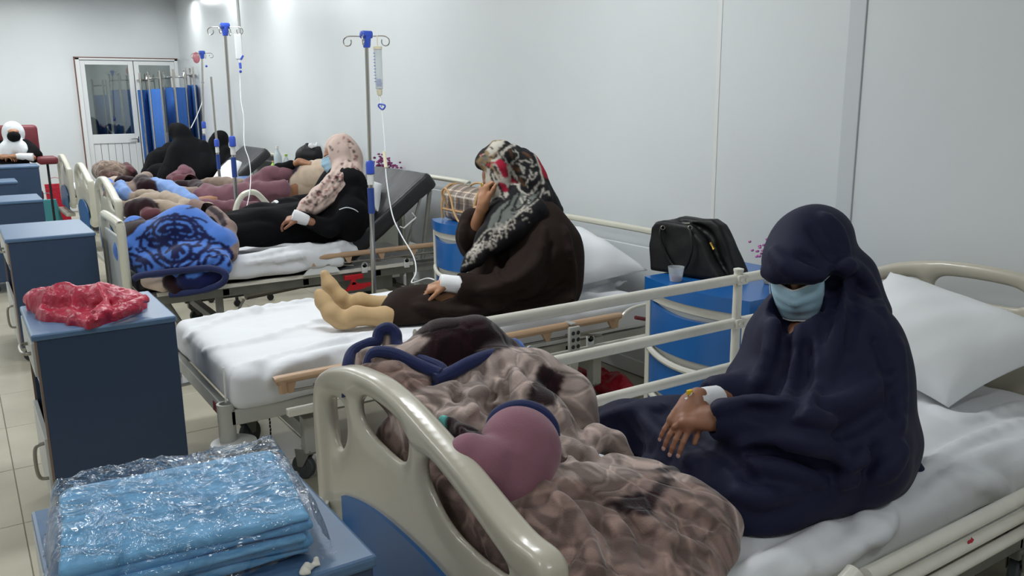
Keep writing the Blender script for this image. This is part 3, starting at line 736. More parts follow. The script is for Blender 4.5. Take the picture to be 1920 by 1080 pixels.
def handrail(parent, x0, x1, y, z, brackets, beam=True, yb=None):
    b = MB(); b.tube(smooth_path([(x0, y, z-0.055), (x0, y, z-0.01), (x0+0.04, y, z), ((x0+x1)/2, y, z), (x1-0.04, y, z), (x1, y, z-0.01), (x1, y, z-0.055)], 5), 0.019, 12)
    n = 5
    for k in range(n):
        xx = x0+(x1-x0)*k/(n-1); xx = min(max(xx, x0+0.02), x1-0.02)
        b.poly([(xx-0.035, y-0.008, z), (xx+0.035, y-0.008, z), (xx+0.016, y-0.008, z-0.06), (xx-0.002, y-0.008, z-0.06)], (0, 0.016, 0))
    f = b.done('handrail', m_beige, parent)
    b = MB(); b.tube([(x0+0.02, y, z-0.055), (x1-0.02, y, z-0.055)], 0.007, 8)
    for k in range(n-1):
        xx = x0+(x1-x0)*(k+0.3)/(n-1); b.tube([(xx, y+0.012, z-0.05), (xx+0.22, y+0.012, z-0.085)], 0.006, 6)
    b.done('linkage', m_steel, f)
    for xx in brackets:
        c = MB(); c.b2((xx-0.022, (yb or y)-0.006, z-0.15), (xx+0.022, (yb or y)+0.006, z-0.085), 0.005)
        c.lathe([(0.021, -0.006), (0.021, 0.006)], (xx, yb or y, z-0.09), 16, 'Y'); g = c.done('rail_bracket', m_white, parent)
        c = MB(); c.lathe([(0.009, -0.014), (0.009, -0.004)], (xx, yb or y, z-0.09), 10, 'Y'); c.done('bolt', m_rubber, g)
    return f
handrail(B2, 0.97, 2.66, 3.13, 0.545, (2.16, 2.52), yb=3.15)
b = MB(); b.b2((0.98, 3.12, 0.385), (2.95, 3.155, 0.415), 0.004); b.done('side_beam', m_rail, B2, smooth=0)
b = MB(); b.tube(smooth_path([(2.66, 3.12, 0.5), (2.72, 3.12, 0.56), (2.8, 3.12, 0.58), (2.98, 3.13, 0.58)], 5), 0.008, 8); b.done('release_lever', m_rail, B2)
b = MB(); b.tube([(2.77, 3.10, 0.53), (2.84, 3.10, 0.51)], 0.010, 8); b.done('lever_grip', m_darkred, B2)
def sheet2(s):
    s.box((0.9, 3.72, 0.50), (0.1, 0.5, 0.06), 0.04, k=0.03)
    for P in [[(345, 640), (420, 600), (560, 575)], [(380, 660), (480, 640), (600, 600), (700, 590)], [(445, 690), (560, 660), (650, 640), (760, 610)], [(520, 690), (600, 650), (690, 625)], [(560, 680), (620, 660), (720, 640)],
              [(620, 700), (690, 660), (780, 640)], [(370, 600), (480, 580), (590, 560)], [(1085, 560), (1130, 540), (1200, 520)], [(500, 720), (530, 690), (610, 665)]]:
        s.stroke(P, [0.003, 0.011, 0.003], k=0.035, lift=-0.004)
mattress(B2, (0.79, 3.20, 0.425), (2.98, 4.20, 0.59), m_sheet, seed=8, extra=sheet2, wr=0.004, rad=0.045, h=0.011)
b = MB(); b.tube(smooth_path([(0.775, 3.24, 0.60), (0.772, 3.235, 0.54), (0.772, 3.235, 0.46)], 4), 0.004, 6); b.done('sheet_seam', m_white, B2)
def tube_headboard(parent, x, y0, y1, zt, name='headboard', thick=0.018, zp=0.45, low=0.35):
    b = MB(); r = 0.07
    b.tube(smooth_path([(x, y0, low), (x, y0, zt-r), (x, y0+0.02, zt-0.02), (x, y0+r, zt), (x, y1-r, zt), (x, y1-0.02, zt-0.02), (x, y1, zt-r), (x, y1, low)], 5), thick, 12)
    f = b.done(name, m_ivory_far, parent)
    b = MB(); b.b2((x-0.008, y0+0.01, zp), (x+0.008, y1-0.01, zt-0.09), 0.004); b.done('end_panel', m_wall2, f, smooth=0); return f
tube_headboard(B2, 3.12, 3.26, 4.32, 0.90)
# hand control hooked on the handrail of bed 2
q = thing('hand_control', 'grey remote control with six black buttons hooked on the beige handrail', 'remote control', (2.37, 3.085, 0.45))
b = MB(); b.box((2.37, 3.085, 0.475), (0.066, 0.022, 0.15), 0.008); b.poly([(2.343, 3.077, 0.40), (2.397, 3.077, 0.40), (2.385, 3.08, 0.30), (2.345, 3.08, 0.30)], (0, 0.012, 0))
b.box((2.37, 3.115, 0.56), (0.03, 0.06, 0.01), 0.003); hc = b.done('handset', m_frame_d if False else m_frame, q)
for i in range(2):
    for j in range(3):
        b = MB(); b.lathe([(0.0105, -0.004), (0.0085, -0.006), (0.001, -0.006)], (2.355+0.030*i, 3.075, 0.52-0.034*j), 14, 'Y'); b.done('button', m_rubber, q)
cord = [(2.365, 3.09, 0.30), (2.36, 3.09, 0.22)] + [(2.35+0.014*math.cos(k*1.1)-0.003*k, 3.09+0.014*math.sin(k*1.1), 0.22-0.0035*k) for k in range(1, 50)]
b = MB(); b.tube(cord, 0.003, 6); b.done('coiled_cord', m_white, q)

# ---- bed 3: black vinyl mattress, raised back
B3 = thing('hospital_bed', 'steel bed with bare black vinyl mattress raised at the head, third from the front', 'bed', (0.8, 6.0, 0), 'hospital beds along the wall')
steel_frame(B3, 0.84, 3.0, 5.52, 6.52, 0.40, m_frame_d)
b = MB(); b.b2((0.95, 5.47, 0.435), (2.72, 5.50, 0.462), 0.004); b.done('side_beam', m_rail, B3, smooth=0)
handrail(B3, 1.95, 2.95, 5.44, 0.575, (2.33, 2.66), yb=5.46)
b = MB(); b.poly([(1.88, 5.44, 0.46), (2.14, 5.44, 0.46), (2.10, 5.44, 0.52), (2.0, 5.44, 0.54), (1.92, 5.44, 0.50)], (0, 0.02, 0)); b.done('pivot_plate', m_white, B3, smooth=0)
b = MB()
for x in (1.35, 2.75):
    b.b2((x-0.025, 5.6, 0.16), (x+0.025, 6.45, 0.21), 0.004)
    for y in (5.6, 6.45): b.b2((x-0.022, y-0.022, 0.12), (x+0.022, y+0.022, 0.4), 0.004)
b.b2((1.3, 5.58, 0.16), (2.78, 5.64, 0.22), 0.004); b.b2((1.3, 6.4, 0.16), (2.78, 6.46, 0.22), 0.004)
b.tube([(1.15, 5.6, 0.1), (1.02, 5.6, 0.37)], 0.02); b.b2((2.2, 5.62, 0.25), (2.62, 5.75, 0.42), 0.01)
b.done('chassis', m_frame_d, B3, smooth=0)
b = MB(); b.tube([(1.55, 5.7, 0.33), (1.95, 5.7, 0.36)], 0.04, 16); b.tube([(1.95, 5.7, 0.36), (2.2, 5.7, 0.37)], 0.02, 10); b.done('actuator', m_steel, B3)
b = MB(); b.tube(smooth_path([(1.5, 5.55, 0.33), (1.46, 5.55, 0.26), (1.50, 5.55, 0.20), (1.58, 5.55, 0.2), (1.6, 5.55, 0.26)], 4), 0.009, 8); b.done('crank_hook', m_frame_d, B3)
b = MB(); b.b2((2.18, 5.46, 0.385), (2.32, 5.49, 0.42), 0.006); b.poly([(2.2, 5.46, 0.33), (2.24, 5.46, 0.37), (2.3, 5.46, 0.35), (2.38, 5.46, 0.35), (2.38, 5.46, 0.33), (2.3, 5.46, 0.31), (2.18, 5.46, 0.31)], (0, 0.02, 0)); b.b2((2.23, 5.46, 0.35), (2.26, 5.49, 0.39)); b.done('foot_pedal', m_redplastic, B3, smooth=0)
for x in (1.35, 2.75):
    for y in (5.6, 6.45): castor(B3, x, y, r=0.05)
s = SDF((0.83, 5.45, 0.40), (3.12, 6.6, 1.25), 0.014)
s.box((1.55, 6.02, 0.51), (0.70, 0.47, 0.055), 0.03)
an = math.radians(36); dx, dz = math.cos(an), math.sin(an); L_ = 0.90
cx, cz = 2.22+dx*L_/2-dz*0.0, 0.52+dz*L_/2
s.box((cx, 6.02, cz), (L_/2, 0.48, 0.068), 0.035, k=0.05, R=[(dx, 0, dz), (0, 1, 0), (-dz, 0, dx)])
s.noise(0.004, 2.5, 4); s.done('mattress', m_vinyl, B3)
b = MB(); b.tube([(2.93, 5.58, 0.96), (2.86, 5.60, 0.44)], 0.018, 8); b.box((2.80, 5.56, 0.80), (0.014, 0.02, 0.5), 0.003, rot=Matrix.Rotation(0.35, 4, 'Y')); b.done('back_strut', m_frame_d, B3, smooth=0)
hb = MB(); P = [AT(750, 425, y=5.5), AT(757, 428, y=5.48), AT(780, 408, y=5.48), AT(772, 399, y=5.5)]; hb.tube(P, 0.006, 8); hb.done('side_handle', m_white, B3)
tube_headboard(B3, 3.14, 5.38, 6.45, 1.02, thick=0.02)
fb = tube_headboard(B3, 0.79, 5.50, 6.16, 0.90, 'footboard', 0.027, 0.30, 0.30)
b = MB(); b.tube(smooth_path([AT(440, 402, y=6.5), AT(446, 380, y=6.5), AT(458, 364, y=6.5), AT(478, 361, y=6.5), AT(497, 378, y=6.5), AT(512, 398, y=6.5)], 5), 0.022, 12); b.done('grab_rail', m_ivory_far, B3)
# sheet on bed 3
s = SDF((1.0, 5.30, 0.44), (2.55, 6.6, 0.80), 0.011)
s.box((1.70, 6.0, 0.575), (0.62, 0.50, 0.022), 0.02, k=0.02)
s.box((1.62, 5.47, 0.555), (0.56, 0.045, 0.062), 0.035, k=0.04); s.path([(1.3, 5.5, 0.60), (1.7, 5.5, 0.615), (2.1, 5.52, 0.62)], 0.035, k=0.05)
s.path([(2.05, 5.52, 0.585), (2.2, 5.56, 0.61), (2.32, 5.62, 0.635), (2.40, 5.75, 0.64)], [0.025, 0.04, 0.045, 0.035], k=0.05)
s.path([(1.9, 5.5, 0.56), (2.1, 5.53, 0.58), (2.3, 5.56, 0.60)], [0.02, 0.03, 0.02], k=0.05)
s.noise(0.009, 2.5, 9, 2, (0.7, 2.2, 1), ridge=True)
for P in [[(460, 495), (540, 480), (640, 455)], [(480, 480), (560, 462), (655, 440)], [(520, 490), (600, 470), (660, 450)]]: s.stroke(P, [0.006, 0.014, 0.004], k=0.03)
s.done('bed_sheet', m_sheet, B3)

# ---- beds 4, 5, 6
def far_bed(x0, y0, label, raised, mt):
    r = thing('hospital_bed', label, 'bed', (x0, y0+0.5, 0), 'hospital beds along the wall')
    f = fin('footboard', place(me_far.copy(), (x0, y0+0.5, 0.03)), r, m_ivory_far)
    arch_panel(x0-0.028, y0+0.52, 0.80, 0.30, 0.58, 0.10, 'inset_panel', m_bluepanel, f, 0.012)
    b = MB(); b.b2((x0, y0, 0.37), (x0+2.0, y0+0.04, 0.43), 0.005); b.b2((x0, y0+0.96, 0.37), (x0+2.0, y0+1.0, 0.43), 0.005)
    b.b2((x0, y0, 0.42), (x0+2.0, y0+1.0, 0.45)); b.b2((x0-0.09, y0+0.04, 0.22), (x0+0.02, y0+0.96, 0.26), 0.008)
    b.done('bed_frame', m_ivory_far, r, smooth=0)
    for x in (x0+0.22, x0+1.75):
        b = MB(); b.b2((x-0.03, y0+0.08, 0.14), (x+0.03, y0+0.92, 0.2), 0.005)
        for y in (y0+0.1, y0+0.9): b.b2((x-0.025, y-0.025, 0.12), (x+0.025, y+0.025, 0.38), 0.004)
        b.done('chassis', m_ivory_far, r, smooth=0)
    for x in (x0+0.22, x0+1.75):
        for y in (y0+0.1, y0+0.9): castor(r, x, y, r=0.055)
    s = SDF((x0, y0-0.05, 0.40), (x0+2.1, y0+1.05, 1.35), 0.018)
    if raised:
        s.box((x0+0.7, y0+0.5, 0.51), (0.66, 0.46, 0.05), 0.03); an = math.radians(38); dx, dz = math.cos(an), math.sin(an)
        s.box((x0+1.30+dx*0.4, y0+0.5, 0.54+dz*0.4), (0.43, 0.46, 0.06), 0.03, k=0.04, R=[(dx, 0, dz), (0, 1, 0), (-dz, 0, dx)])
    else: s.box((x0+1.0, y0+0.5, 0.52), (0.95, 0.46, 0.06), 0.03)
    s.done('mattress', mt, r)
    tube_headboard(r, x0+2.03, y0+0.02, y0+0.98, 1.0, thick=0.02)
    return r
far_bed(1.10, 7.70, 'fourth bed from the front, ivory moulded end, person lying under mauve blanket', False, m_sheet)
far_bed(1.18, 9.95, 'fifth bed from the front, ivory moulded end, black mattress raised at the head', True, m_vinyl)
far_bed(1.20, 12.0, 'farthest bed with ivory moulded end, in front of the blue folding screens', False, m_sheet)

# ------------------------------------------------------------------ blue foot-end cabinets
def cabinet(x0, y0, w, d, h, label, detail=True, top=True):
    r = thing('bedside_locker', label, 'cabinet', (x0+w/2, y0+d/2, 0), 'blue laminate lockers at the bed ends')
    t = 0.018
    b = MB(); b.b2((x0+0.012, y0+0.01, 0.10), (x0+w, y0+0.01+t, h-0.025), 0.002); b.b2((x0+0.012, y0+d-0.01-t, 0.10), (x0+w, y0+d-0.01, h-0.025), 0.002)
    b.b2((x0+w-t, y0+0.02, 0.10), (x0+w-0.001, y0+d-0.02, h-0.025), 0.001); b.b2((x0+0.02, y0+0.02, 0.10), (x0+w-0.01, y0+d-0.02, 0.12)); 
    body = b.done('body', m_bluecab, r, smooth=0)
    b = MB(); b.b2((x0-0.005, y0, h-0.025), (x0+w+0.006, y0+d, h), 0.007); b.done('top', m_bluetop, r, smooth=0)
    if not detail: return r
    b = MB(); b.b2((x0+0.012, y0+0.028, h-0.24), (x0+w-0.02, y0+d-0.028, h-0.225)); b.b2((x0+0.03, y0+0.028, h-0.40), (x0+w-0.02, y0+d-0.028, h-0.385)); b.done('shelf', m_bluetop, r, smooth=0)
    b = MB(); b.b2((x0+0.004, y0+0.01, 0.10), (x0+0.012, y0+0.028, h-0.025)); b.done('edge_strip', m_edge, r, smooth=0)
    b = MB(); b.b2((x0+0.004, y0+d-0.028, 0.10), (x0+0.012, y0+d-0.01, h-0.025)); b.done('edge_strip', m_edge, r, smooth=0)
    b = MB(); b.b2((x0-0.006, y0+0.02, h-0.16), (x0+0.012, y0+d-0.02, h-0.035), 0.002); dr = b.done('drawer', m_cabinside, r, smooth=0)
    b = MB(); b.tube(smooth_path([(x0-0.004, y0+0.10, h-0.09), (x0-0.03, y0+0.11, h-0.09), (x0-0.036, y0+0.18, h-0.09), (x0-0.03, y0+0.25, h-0.09), (x0-0.004, y0+0.26, h-0.09)], 4), 0.007, 8); b.done('handle', m_steel, dr)
    b = MB(); b.b2((x0-0.006, y0+0.015, 0.12), (x0+0.012, y0+d-0.015, h-0.40), 0.002); dr = b.done('door', m_cabinside, r, smooth=0)
    b = MB(); b.tube(smooth_path([(x0-0.004, y0+0.06, h-0.43), (x0-0.035, y0+0.06, h-0.44), (x0-0.042, y0+0.06, h-0.50), (x0-0.035, y0+0.06, h-0.56), (x0-0.004, y0+0.06, h-0.57)], 4), 0.007, 8); b.done('handle', m_steel, dr)
    for x in (x0+0.05, x0+w-0.05):
        for y in (y0+0.06, y0+d-0.06): 
            b = MB(); b.lathe([(0.01, -0.012), (0.036, -0.012), (0.038, 0), (0.036, 0.012), (0.01, 0.012)], (x, y, 0.038), 16, 'Y'); b.b2((x-0.02, y-0.016, 0.07), (x+0.02, y+0.016, 0.102)); b.done('castor', m_rubber, r)
    return r
cabinet(0.045, 1.295, 0.50, 0.555, 0.80, 'blue locker nearest the front, under the wrapped light-blue packet')
cabinet(0.155, 3.37, 0.487, 0.55, 0.80, 'dark blue locker with the crumpled red plastic bag on its top')
cabinet(0.205, 6.0, 0.50, 0.80, 0.80, 'blue locker with bare top beside the foot of the third bed')
cabinet(0.12, 8.45, 0.49, 0.62, 0.80, 'blue locker with bare top, third from the front in the locker row')
cabinet(0.12, 10.45, 0.42, 0.50, 0.82, 'narrow blue locker seen behind the third one, low step-like top')
cabinet(0.15, 11.4, 0.68, 0.5, 0.92, 'wide blue counter unit right in front of the seated woman in white headscarf', False)

# ------------------------------------------------------------------ blue plastic bedside cabinets
def abs_cabinet(x0, y0, w, d, h, label, small=False):
    """front faces the foot (-x); w runs along y, d along x"""
    r = thing('plastic_cabinet', label, 'cabinet', (x0+d/2, y0+w/2, 0), 'blue and white plastic bedside cabinets')
    bow = 0.06
    def front(x): return [(x+bow*(2*k/12-1)**2*1.0, y0+w*k/12) for k in range(13)]
    def slab(off, z0, z1, grow=0.0, xb=None):
        f = front(x0+off); pts = [(px-grow, py+(-grow if i == 0 else grow if i == 12 else 0), z0) for i, (px, py) in enumerate(f)]
        pts += [(xb or x0+d, y0+w+grow, z0), (xb or x0+d, y0-grow, z0)]; b = MB(); b.poly(pts, (0, 0, z1-z0)); return b
    b = slab(0.02, 0.08, h-0.06); b.done('body', m_absw, r, smooth=0)
    b = slab(0.0, h-0.06, h, 0.012); o = b.done('top', m_abs, r, smooth=40)
    b = slab(0.0, h-0.10, h-0.06, -0.003, x0+0.12); b.done('trim_band', m_absw, r, smooth=0)
    zs = [(h-0.30, h-0.10), (h-0.50, h-0.335), (0.10, h-0.535)] if not small else [(h-0.27, h-0.10), (h-0.5, h-0.31), (0.1, h-0.54)]
    for i, (a, c) in enumerate(zs):
        f = [(px, py) for px, py in front(x0+0.0)]; b = MB()
        n = 13; pts = []
        def face(z0f, z1f, off):
            vs = []
            for k, (px, py) in enumerate(f):
                t = 2*k/12-1; yy = y0+0.02+(w-0.04)*k/12
                vs.append(((px+off, yy, z0f), (px+off, yy, z1f-(0.03*(1-t*t) if i else 0.028*(1-t*t)))))
            return vs
        V1 = face(a, c, -0.004); V2 = face(a, c, 0.03); bm = b.bm
        A = [[bm.verts.new(p) for p in q] for q in V1]; Bq = [[bm.verts.new(p) for p in q] for q in V2]
        for k in range(12):
            bm.faces.new((A[k][0], A[k+1][0], A[k+1][1], A[k][1])); bm.faces.new((Bq[k][0], Bq[k][1], Bq[k+1][1], Bq[k+1][0]))
            bm.faces.new((A[k][1], A[k+1][1], Bq[k+1][1], Bq[k][1])); bm.faces.new((A[k][0], Bq[k][0], Bq[k+1][0], A[k+1][0]))
        bm.faces.new((A[0][0], A[0][1], Bq[0][1], Bq[0][0])); bm.faces.new((A[12][0], Bq[12][0], Bq[12][1], A[12][1]))
        dr = b.done('drawer' if i < 2 else 'door', m_abs, r, smooth=40)
        # white curved rim of each front and the recessed grip
        b = MB()
        rim = [(px-0.006, y0+0.01+(w-0.02)*k/12, c+0.018-0.03*(1-(2*k/12-1)**2)) for k, (px, py) in enumerate(f)]
        if i: b.tube(rim, 0.014, 8); b.done('front_rim', m_absw, r)
        if i == 2:
            g = [(x0-0.008+bow*(u)**2, y0+w*(0.5+u/2), c-0.12+0.02*abs(u)*2) for u in (-0.25, -0.22, 0, 0.22, 0.25)]
            b = MB(); b.tube(g, 0.006, 8); b.done('grip_ridge', m_abs, dr)
    for y in (y0+0.012, y0+w-0.012):
        b = MB(); b.b2((x0+bow-0.012, y-0.014, 0.06), (x0+bow+0.02, y+0.014, h-0.06), 0.004); b.done('corner_post', m_absw, r, smooth=0)
    for x in (x0+0.1, x0+d-0.05):
        for y in (y0+0.05, y0+w-0.05):
            b = MB(); b.lathe([(0.01, -0.012), (0.032, -0.012), (0.034, 0), (0.032, 0.012), (0.01, 0.012)], (x, y, 0.034), 14, 'Y'); b.b2((x-0.015, y-0.014, 0.06), (x+0.015, y+0.014, 0.09)); b.done('castor', m_rubber, r)
    return r
abs_cabinet(2.47, 2.17, 0.58, 0.66, 0.83, 'blue and white plastic cabinet carrying the black handbag and clear cup')
abs_cabinet(2.57, 4.50, 0.46, 0.52, 0.84, 'blue and white plastic cabinet under the tartan bag')
abs_cabinet(2.52, 8.88, 0.46, 0.50, 0.83, 'small blue plastic cabinet holding bottles beside the fifth bed')
abs_cabinet(2.70, 6.72, 0.46, 0.50, 0.83, 'blue plastic cabinet hidden behind the raised black mattress, carrying the purple flowers')
# ------------------------------------------------------------------ people
def DP(px, py, d): return CC + ray(px, py)*d
def IV(a, b, c):
    v = CR*a+CU*b+CF*c; return v/np.linalg.norm(v)
def nrm(v): v = np.array(v, float); return v/np.linalg.norm(v)
def face(s, c, f, u, k=1.0):
    """human head: cranium, jaw, brow, nose, eye sockets, lips, ears"""
    f = nrm(f); u = nrm(np.array(u)-np.dot(u, f)*f); r = np.cross(f, u); R = [f, r, u]
    P = lambda a, b, z: c+(f*a+r*b+u*z)*k
    s.ell(P(-0.012, 0, 0.03), (0.098*k, 0.076*k, 0.088*k), R=R); s.ell(P(0.018, 0, -0.035), (0.066*k, 0.060*k, 0.075*k), k=0.03, R=R)
    s.ell(P(0.040, 0, -0.085), (0.034*k, 0.038*k, 0.026*k), k=0.03, R=R); s.cap(P(0.082, -0.028, 0.022), P(0.082, 0.028, 0.022), 0.009*k, k=0.012)
    for sg in (-1, 1):
        s.ell(P(0.083, sg*0.031, 0.002), (0.014*k, 0.017*k, 0.012*k), k=0.012, op='sub', R=R); s.ell(P(0.074, sg*0.031, 0.002), (0.012*k,)*3, k=0.004)
        s.ell(P(0.060, sg*0.042, -0.030), (0.02*k, 0.018*k, 0.018*k), k=0.02); s.ell(P(-0.005, sg*0.078, -0.005), (0.016*k, 0.007*k, 0.03*k), k=0.01, R=R)
    s.cap(P(0.088, 0, 0.006), P(0.104, 0, -0.034), 0.007*k, 0.012*k, k=0.012); s.cap(P(0.094, -0.012, -0.036), P(0.094, 0.012, -0.036), 0.008*k, k=0.008)
    s.cap(P(0.077, -0.018, -0.062), P(0.077, 0.018, -0.062), 0.008*k, k=0.006)
    return P
def hand(s, w, d, n, side, curl=(0.25, 0.35, 0.3), sc=1.0, spread=0.06, thumb=0.75, tcurl=0.5, fore=None, fr=0.028):
    """palm, four unequal fingers with bent joints, a thumb from the side of the palm; returns fingertip data"""
    d = nrm(d); n = nrm(np.array(n)-np.dot(n, d)*d); y = np.cross(n, d)*side; R = [d, y, n]; tips = []
    s.box(w+d*0.048*sc, (0.046*sc, 0.039*sc, 0.014*sc), 0.013*sc, k=0.02, R=R); s.cap(w-d*0.015, w+d*0.03*sc, 0.024*sc, 0.026*sc, k=0.02, sc=(1, 1, 1))
    for i, (off, L, rr) in enumerate([(0.030, 0.074, 0.0088), (0.010, 0.083, 0.0092), (-0.010, 0.077, 0.0087), (-0.029, 0.060, 0.0078)]):
        p = w+(d*0.088+y*off)*sc; a = 0.0; q = nrm(d+y*spread*(1.5-i)); s.cap(w+(d*0.05+y*off*0.9)*sc+n*0.004, p+n*0.002, 0.010*sc, rr*1.12*sc, k=0.008)
        for j, fl in enumerate((0.45, 0.30, 0.25)):
            a += curl[j]*(1+0.06*i); v = q*math.cos(a)-n*math.sin(a); p2 = p+v*L*fl*sc; s.cap(p, p2, rr*sc*(1-0.07*j), rr*sc*(0.96-0.09*j), k=0.003); p = p2
        tips.append((p, v, n*math.cos(a)+q*math.sin(a), rr*sc))
    p = w+(d*0.022+y*0.030)*sc-n*0.004; v = nrm(d*(1-thumb*0.5)+y*thumb-n*0.15); p1 = p+v*0.035*sc; s.cap(p, p1, 0.014*sc, 0.0115*sc, k=0.012)
    v2 = nrm(v+d*tcurl*0.8-n*tcurl*0.5); p2 = p1+v2*0.030*sc; s.cap(p1, p2, 0.011*sc, 0.0095*sc, k=0.003); v3 = nrm(v2+d*tcurl*0.5-n*tcurl*0.3); p3 = p2+v3*0.022*sc; s.cap(p2, p3, 0.0095*sc, 0.008*sc, k=0.003)
    tips.append((p3, v3, n, 0.0095*sc))
    if fore is not None: s.cap(w, fore, fr*0.92, fr*1.25, k=0.02)
    return tips
def nails(tips, parent, names='fingernail'):
    for p, v, n, r in tips:
        b = MB(); rr = r*0.72; y = np.cross(n, v); c = p+n*r*0.62+v*r*0.15
        m = Matrix(((v[0], y[0], n[0], c[0]), (v[1], y[1], n[1], c[1]), (v[2], y[2], n[2], c[2]), (0, 0, 0, 1)))
        q = bmesh.ops.create_uvsphere(b.bm, u_segments=10, v_segments=6, radius=1.0); bmesh.ops.transform(b.bm, matrix=m @ Matrix.Diagonal((rr*1.2, rr, rr*0.35, 1)), verts=q['verts'])
        b.done(names, m_nail, parent)
def bounds(pts, m):
    q = np.array([np.array(p) for p in pts]); return q.min(0)-m, q.max(0)+m
def eyes(P, parent, k=1.0, r=0.0122):
    for sg in (-1, 1):
        b = MB(); b.ball(tuple(P(0.0755, sg*0.031, 0.0005)), r*k*0.98, 14); b.done('eye', m_eye, parent)
def mask_mesh(P, parent, f, u, k=1.0, lift=0.014, w=1.0, h=1.0, loops=True, mt=None, drop=0.0):
    """pleated face mask as a thick curved sheet over nose, mouth and chin"""
    nu, nv = 25, 15; bm = bmesh.new(); G = []
    for j in range(nv):
        t = j/(nv-1); row = []
        for i in range(nu):
            a = (i/(nu-1)-0.5)*2.05*w; z = 0.004-0.108*t*h-drop+0.010*abs(a)*(1-2*t)
            bulge = 0.020*math.exp(-(a/0.28)**2)*math.exp(-((t-0.22)/0.35)**2)+0.010*math.sin(PI*min(1, t*1.05))
            taper = 1-0.22*t*t; pl = 0.0022*math.sin(t*PI*7)
            rx = (0.084+lift-0.012*t+bulge+pl); ry = (0.070+lift*0.8)*taper
            row.append(bm.verts.new(tuple(P(rx*math.cos(a)-0.0, ry*math.sin(a), z-0.002))))
        G.append(row)
    for j in range(nv-1):
        for i in range(nu-1): bm.faces.new((G[j][i], G[j][i+1], G[j+1][i+1], G[j+1][i]))
    bmesh.ops.recalc_face_normals(bm, faces=bm.faces[:]); bmesh.ops.solidify(bm, geom=bm.faces[:], thickness=0.0022)
    me = bpy.data.meshes.new('face_mask'); bm.to_mesh(me); bm.free()
    o = fin('face_mask', me, parent, mt or m_mask)
    b = MB()
    for row in (0, nv-1):
        b2 = []
        for i in range(nu):
            t = row/(nv-1); a = (i/(nu-1)-0.5)*2.05*w; z = 0.004-0.108*t*h-drop+0.010*abs(a)*(1-2*t); bulge = 0.020*math.exp(-(a/0.28)**2)*math.exp(-((t-0.22)/0.35)**2)+0.010*math.sin(PI*min(1, t*1.05))
            b2.append(P((0.086+lift-0.012*t+bulge)*math.cos(a), (0.0705+lift*0.8)*(1-0.22*t*t)*math.sin(a)*1.01, z-0.002))
        b.tube(b2, 0.0028, 6)
    b.done('mask_edge', m_maskedge, o)
    if loops:
        for sg in (-1, 1):
            b = MB(); a = sg*1.02*w; q = [P((0.084+lift)*math.cos(a), (0.072+lift*0.8)*math.sin(a), 0.0-drop), P(0.02, sg*0.088, 0.008), P(-0.012, sg*0.09, 0.0), P(-0.015, sg*0.088, -0.03), P(0.02, sg*0.08, -0.075), P((0.075+lift)*math.cos(a), (0.055+lift*0.8)*math.sin(a), -0.1*h-drop)]
            b.tube(smooth_path(q, 4), 0.0018, 6); b.done('ear_loop', m_maskedge, o)
    return o

# ============ woman in navy on bed 1 ============
ZB = 0.588
P1 = thing('person', 'woman in navy headscarf and robe with light blue face mask, seated on the nearest bed', 'person', (1.95, 1.55, ZB))
hc1 = DP(1500, 508, 2.33); f1 = IV(-0.42, -0.50, -0.76); u1 = IV(-0.22, 0.86, -0.45)
s = SDF(*bounds([hc1], 0.19), 0.0036); Pf1 = face(s, hc1, f1, u1, 1.0); s.cap(hc1-u1*0.05-f1*0.03, hc1-u1*0.17-f1*0.06, 0.055, 0.06, k=0.03); m_a = s.mesh('a')
wR = DP(1303, 752, 2.145); eR = DP(1400, 745, 2.28); wL = DP(1338, 786, 2.10); eL = DP(1500, 800, 2.04)
s = SDF(*bounds([wR, wL, DP(1240, 815, 2.1)], 0.10), 0.0028, B=0.03)
tips = hand(s, wR, IV(-0.58, -0.74, -0.34), IV(-0.30, 0.45, -0.84), 1, curl=(0.20, 0.34, 0.28), sc=0.90, thumb=0.35, tcurl=0.6, fore=eR, spread=0.05)
tips2 = hand(s, wL, IV(-0.96, 0.06, 0.25), IV(0.05, 0.80, -0.6), -1, curl=(0.55, 0.7, 0.5), sc=0.86, fore=eL, thumb=0.5)
m_b = s.mesh('b')
hip1 = np.array(AT(1570, 835, z=0.72)); shN = DP(1592, 655, 2.28); shF = DP(1490, 650, 2.46); neck1 = hc1-u1*0.15-f1*0.05
def limbs(s, L, grow=0.0, k=0.04, zmin=None):
    for pts, rr in L: s.path(pts, [max(0.012, r+grow) for r in rr], k=k)
    return s
L1 = [([hip1, (hip1+neck1)/2, neck1], [0.15, 0.13, 0.06]), ([shN, shF], [0.06, 0.06]), ([shN, DP(1580, 780, 2.19), eL, wL+IV(1, 0, 0)*0.03], [0.055, 0.042, 0.034, 0.026]),
      ([shF, DP(1425, 735, 2.38), eR, wR], [0.055, 0.045, 0.038, 0.027]), ([hip1, AT(1400, 800, z=0.67), AT(1180, 800, z=0.645)], [0.09, 0.07, 0.05]),
      ([hip1, AT(1430, 890, z=0.67), AT(1330, 900, z=0.65)], [0.09, 0.07, 0.05])]
s = SDF(*bounds([hip1, neck1, shN, shF, AT(1180, 800, z=0.66)], 0.2), 0.010); limbs(s, L1); s.plane((0, 0, ZB+0.004), (0, 0, -1)); m_c = s.mesh('c')
body1 = fin('body', join_meshes('body', [m_c, m_a, m_b]), P1, m_skin)
nails(tips[:4], body1); eyes(Pf1, body1)
mask_mesh(Pf1, P1, f1, u1, 1.0)
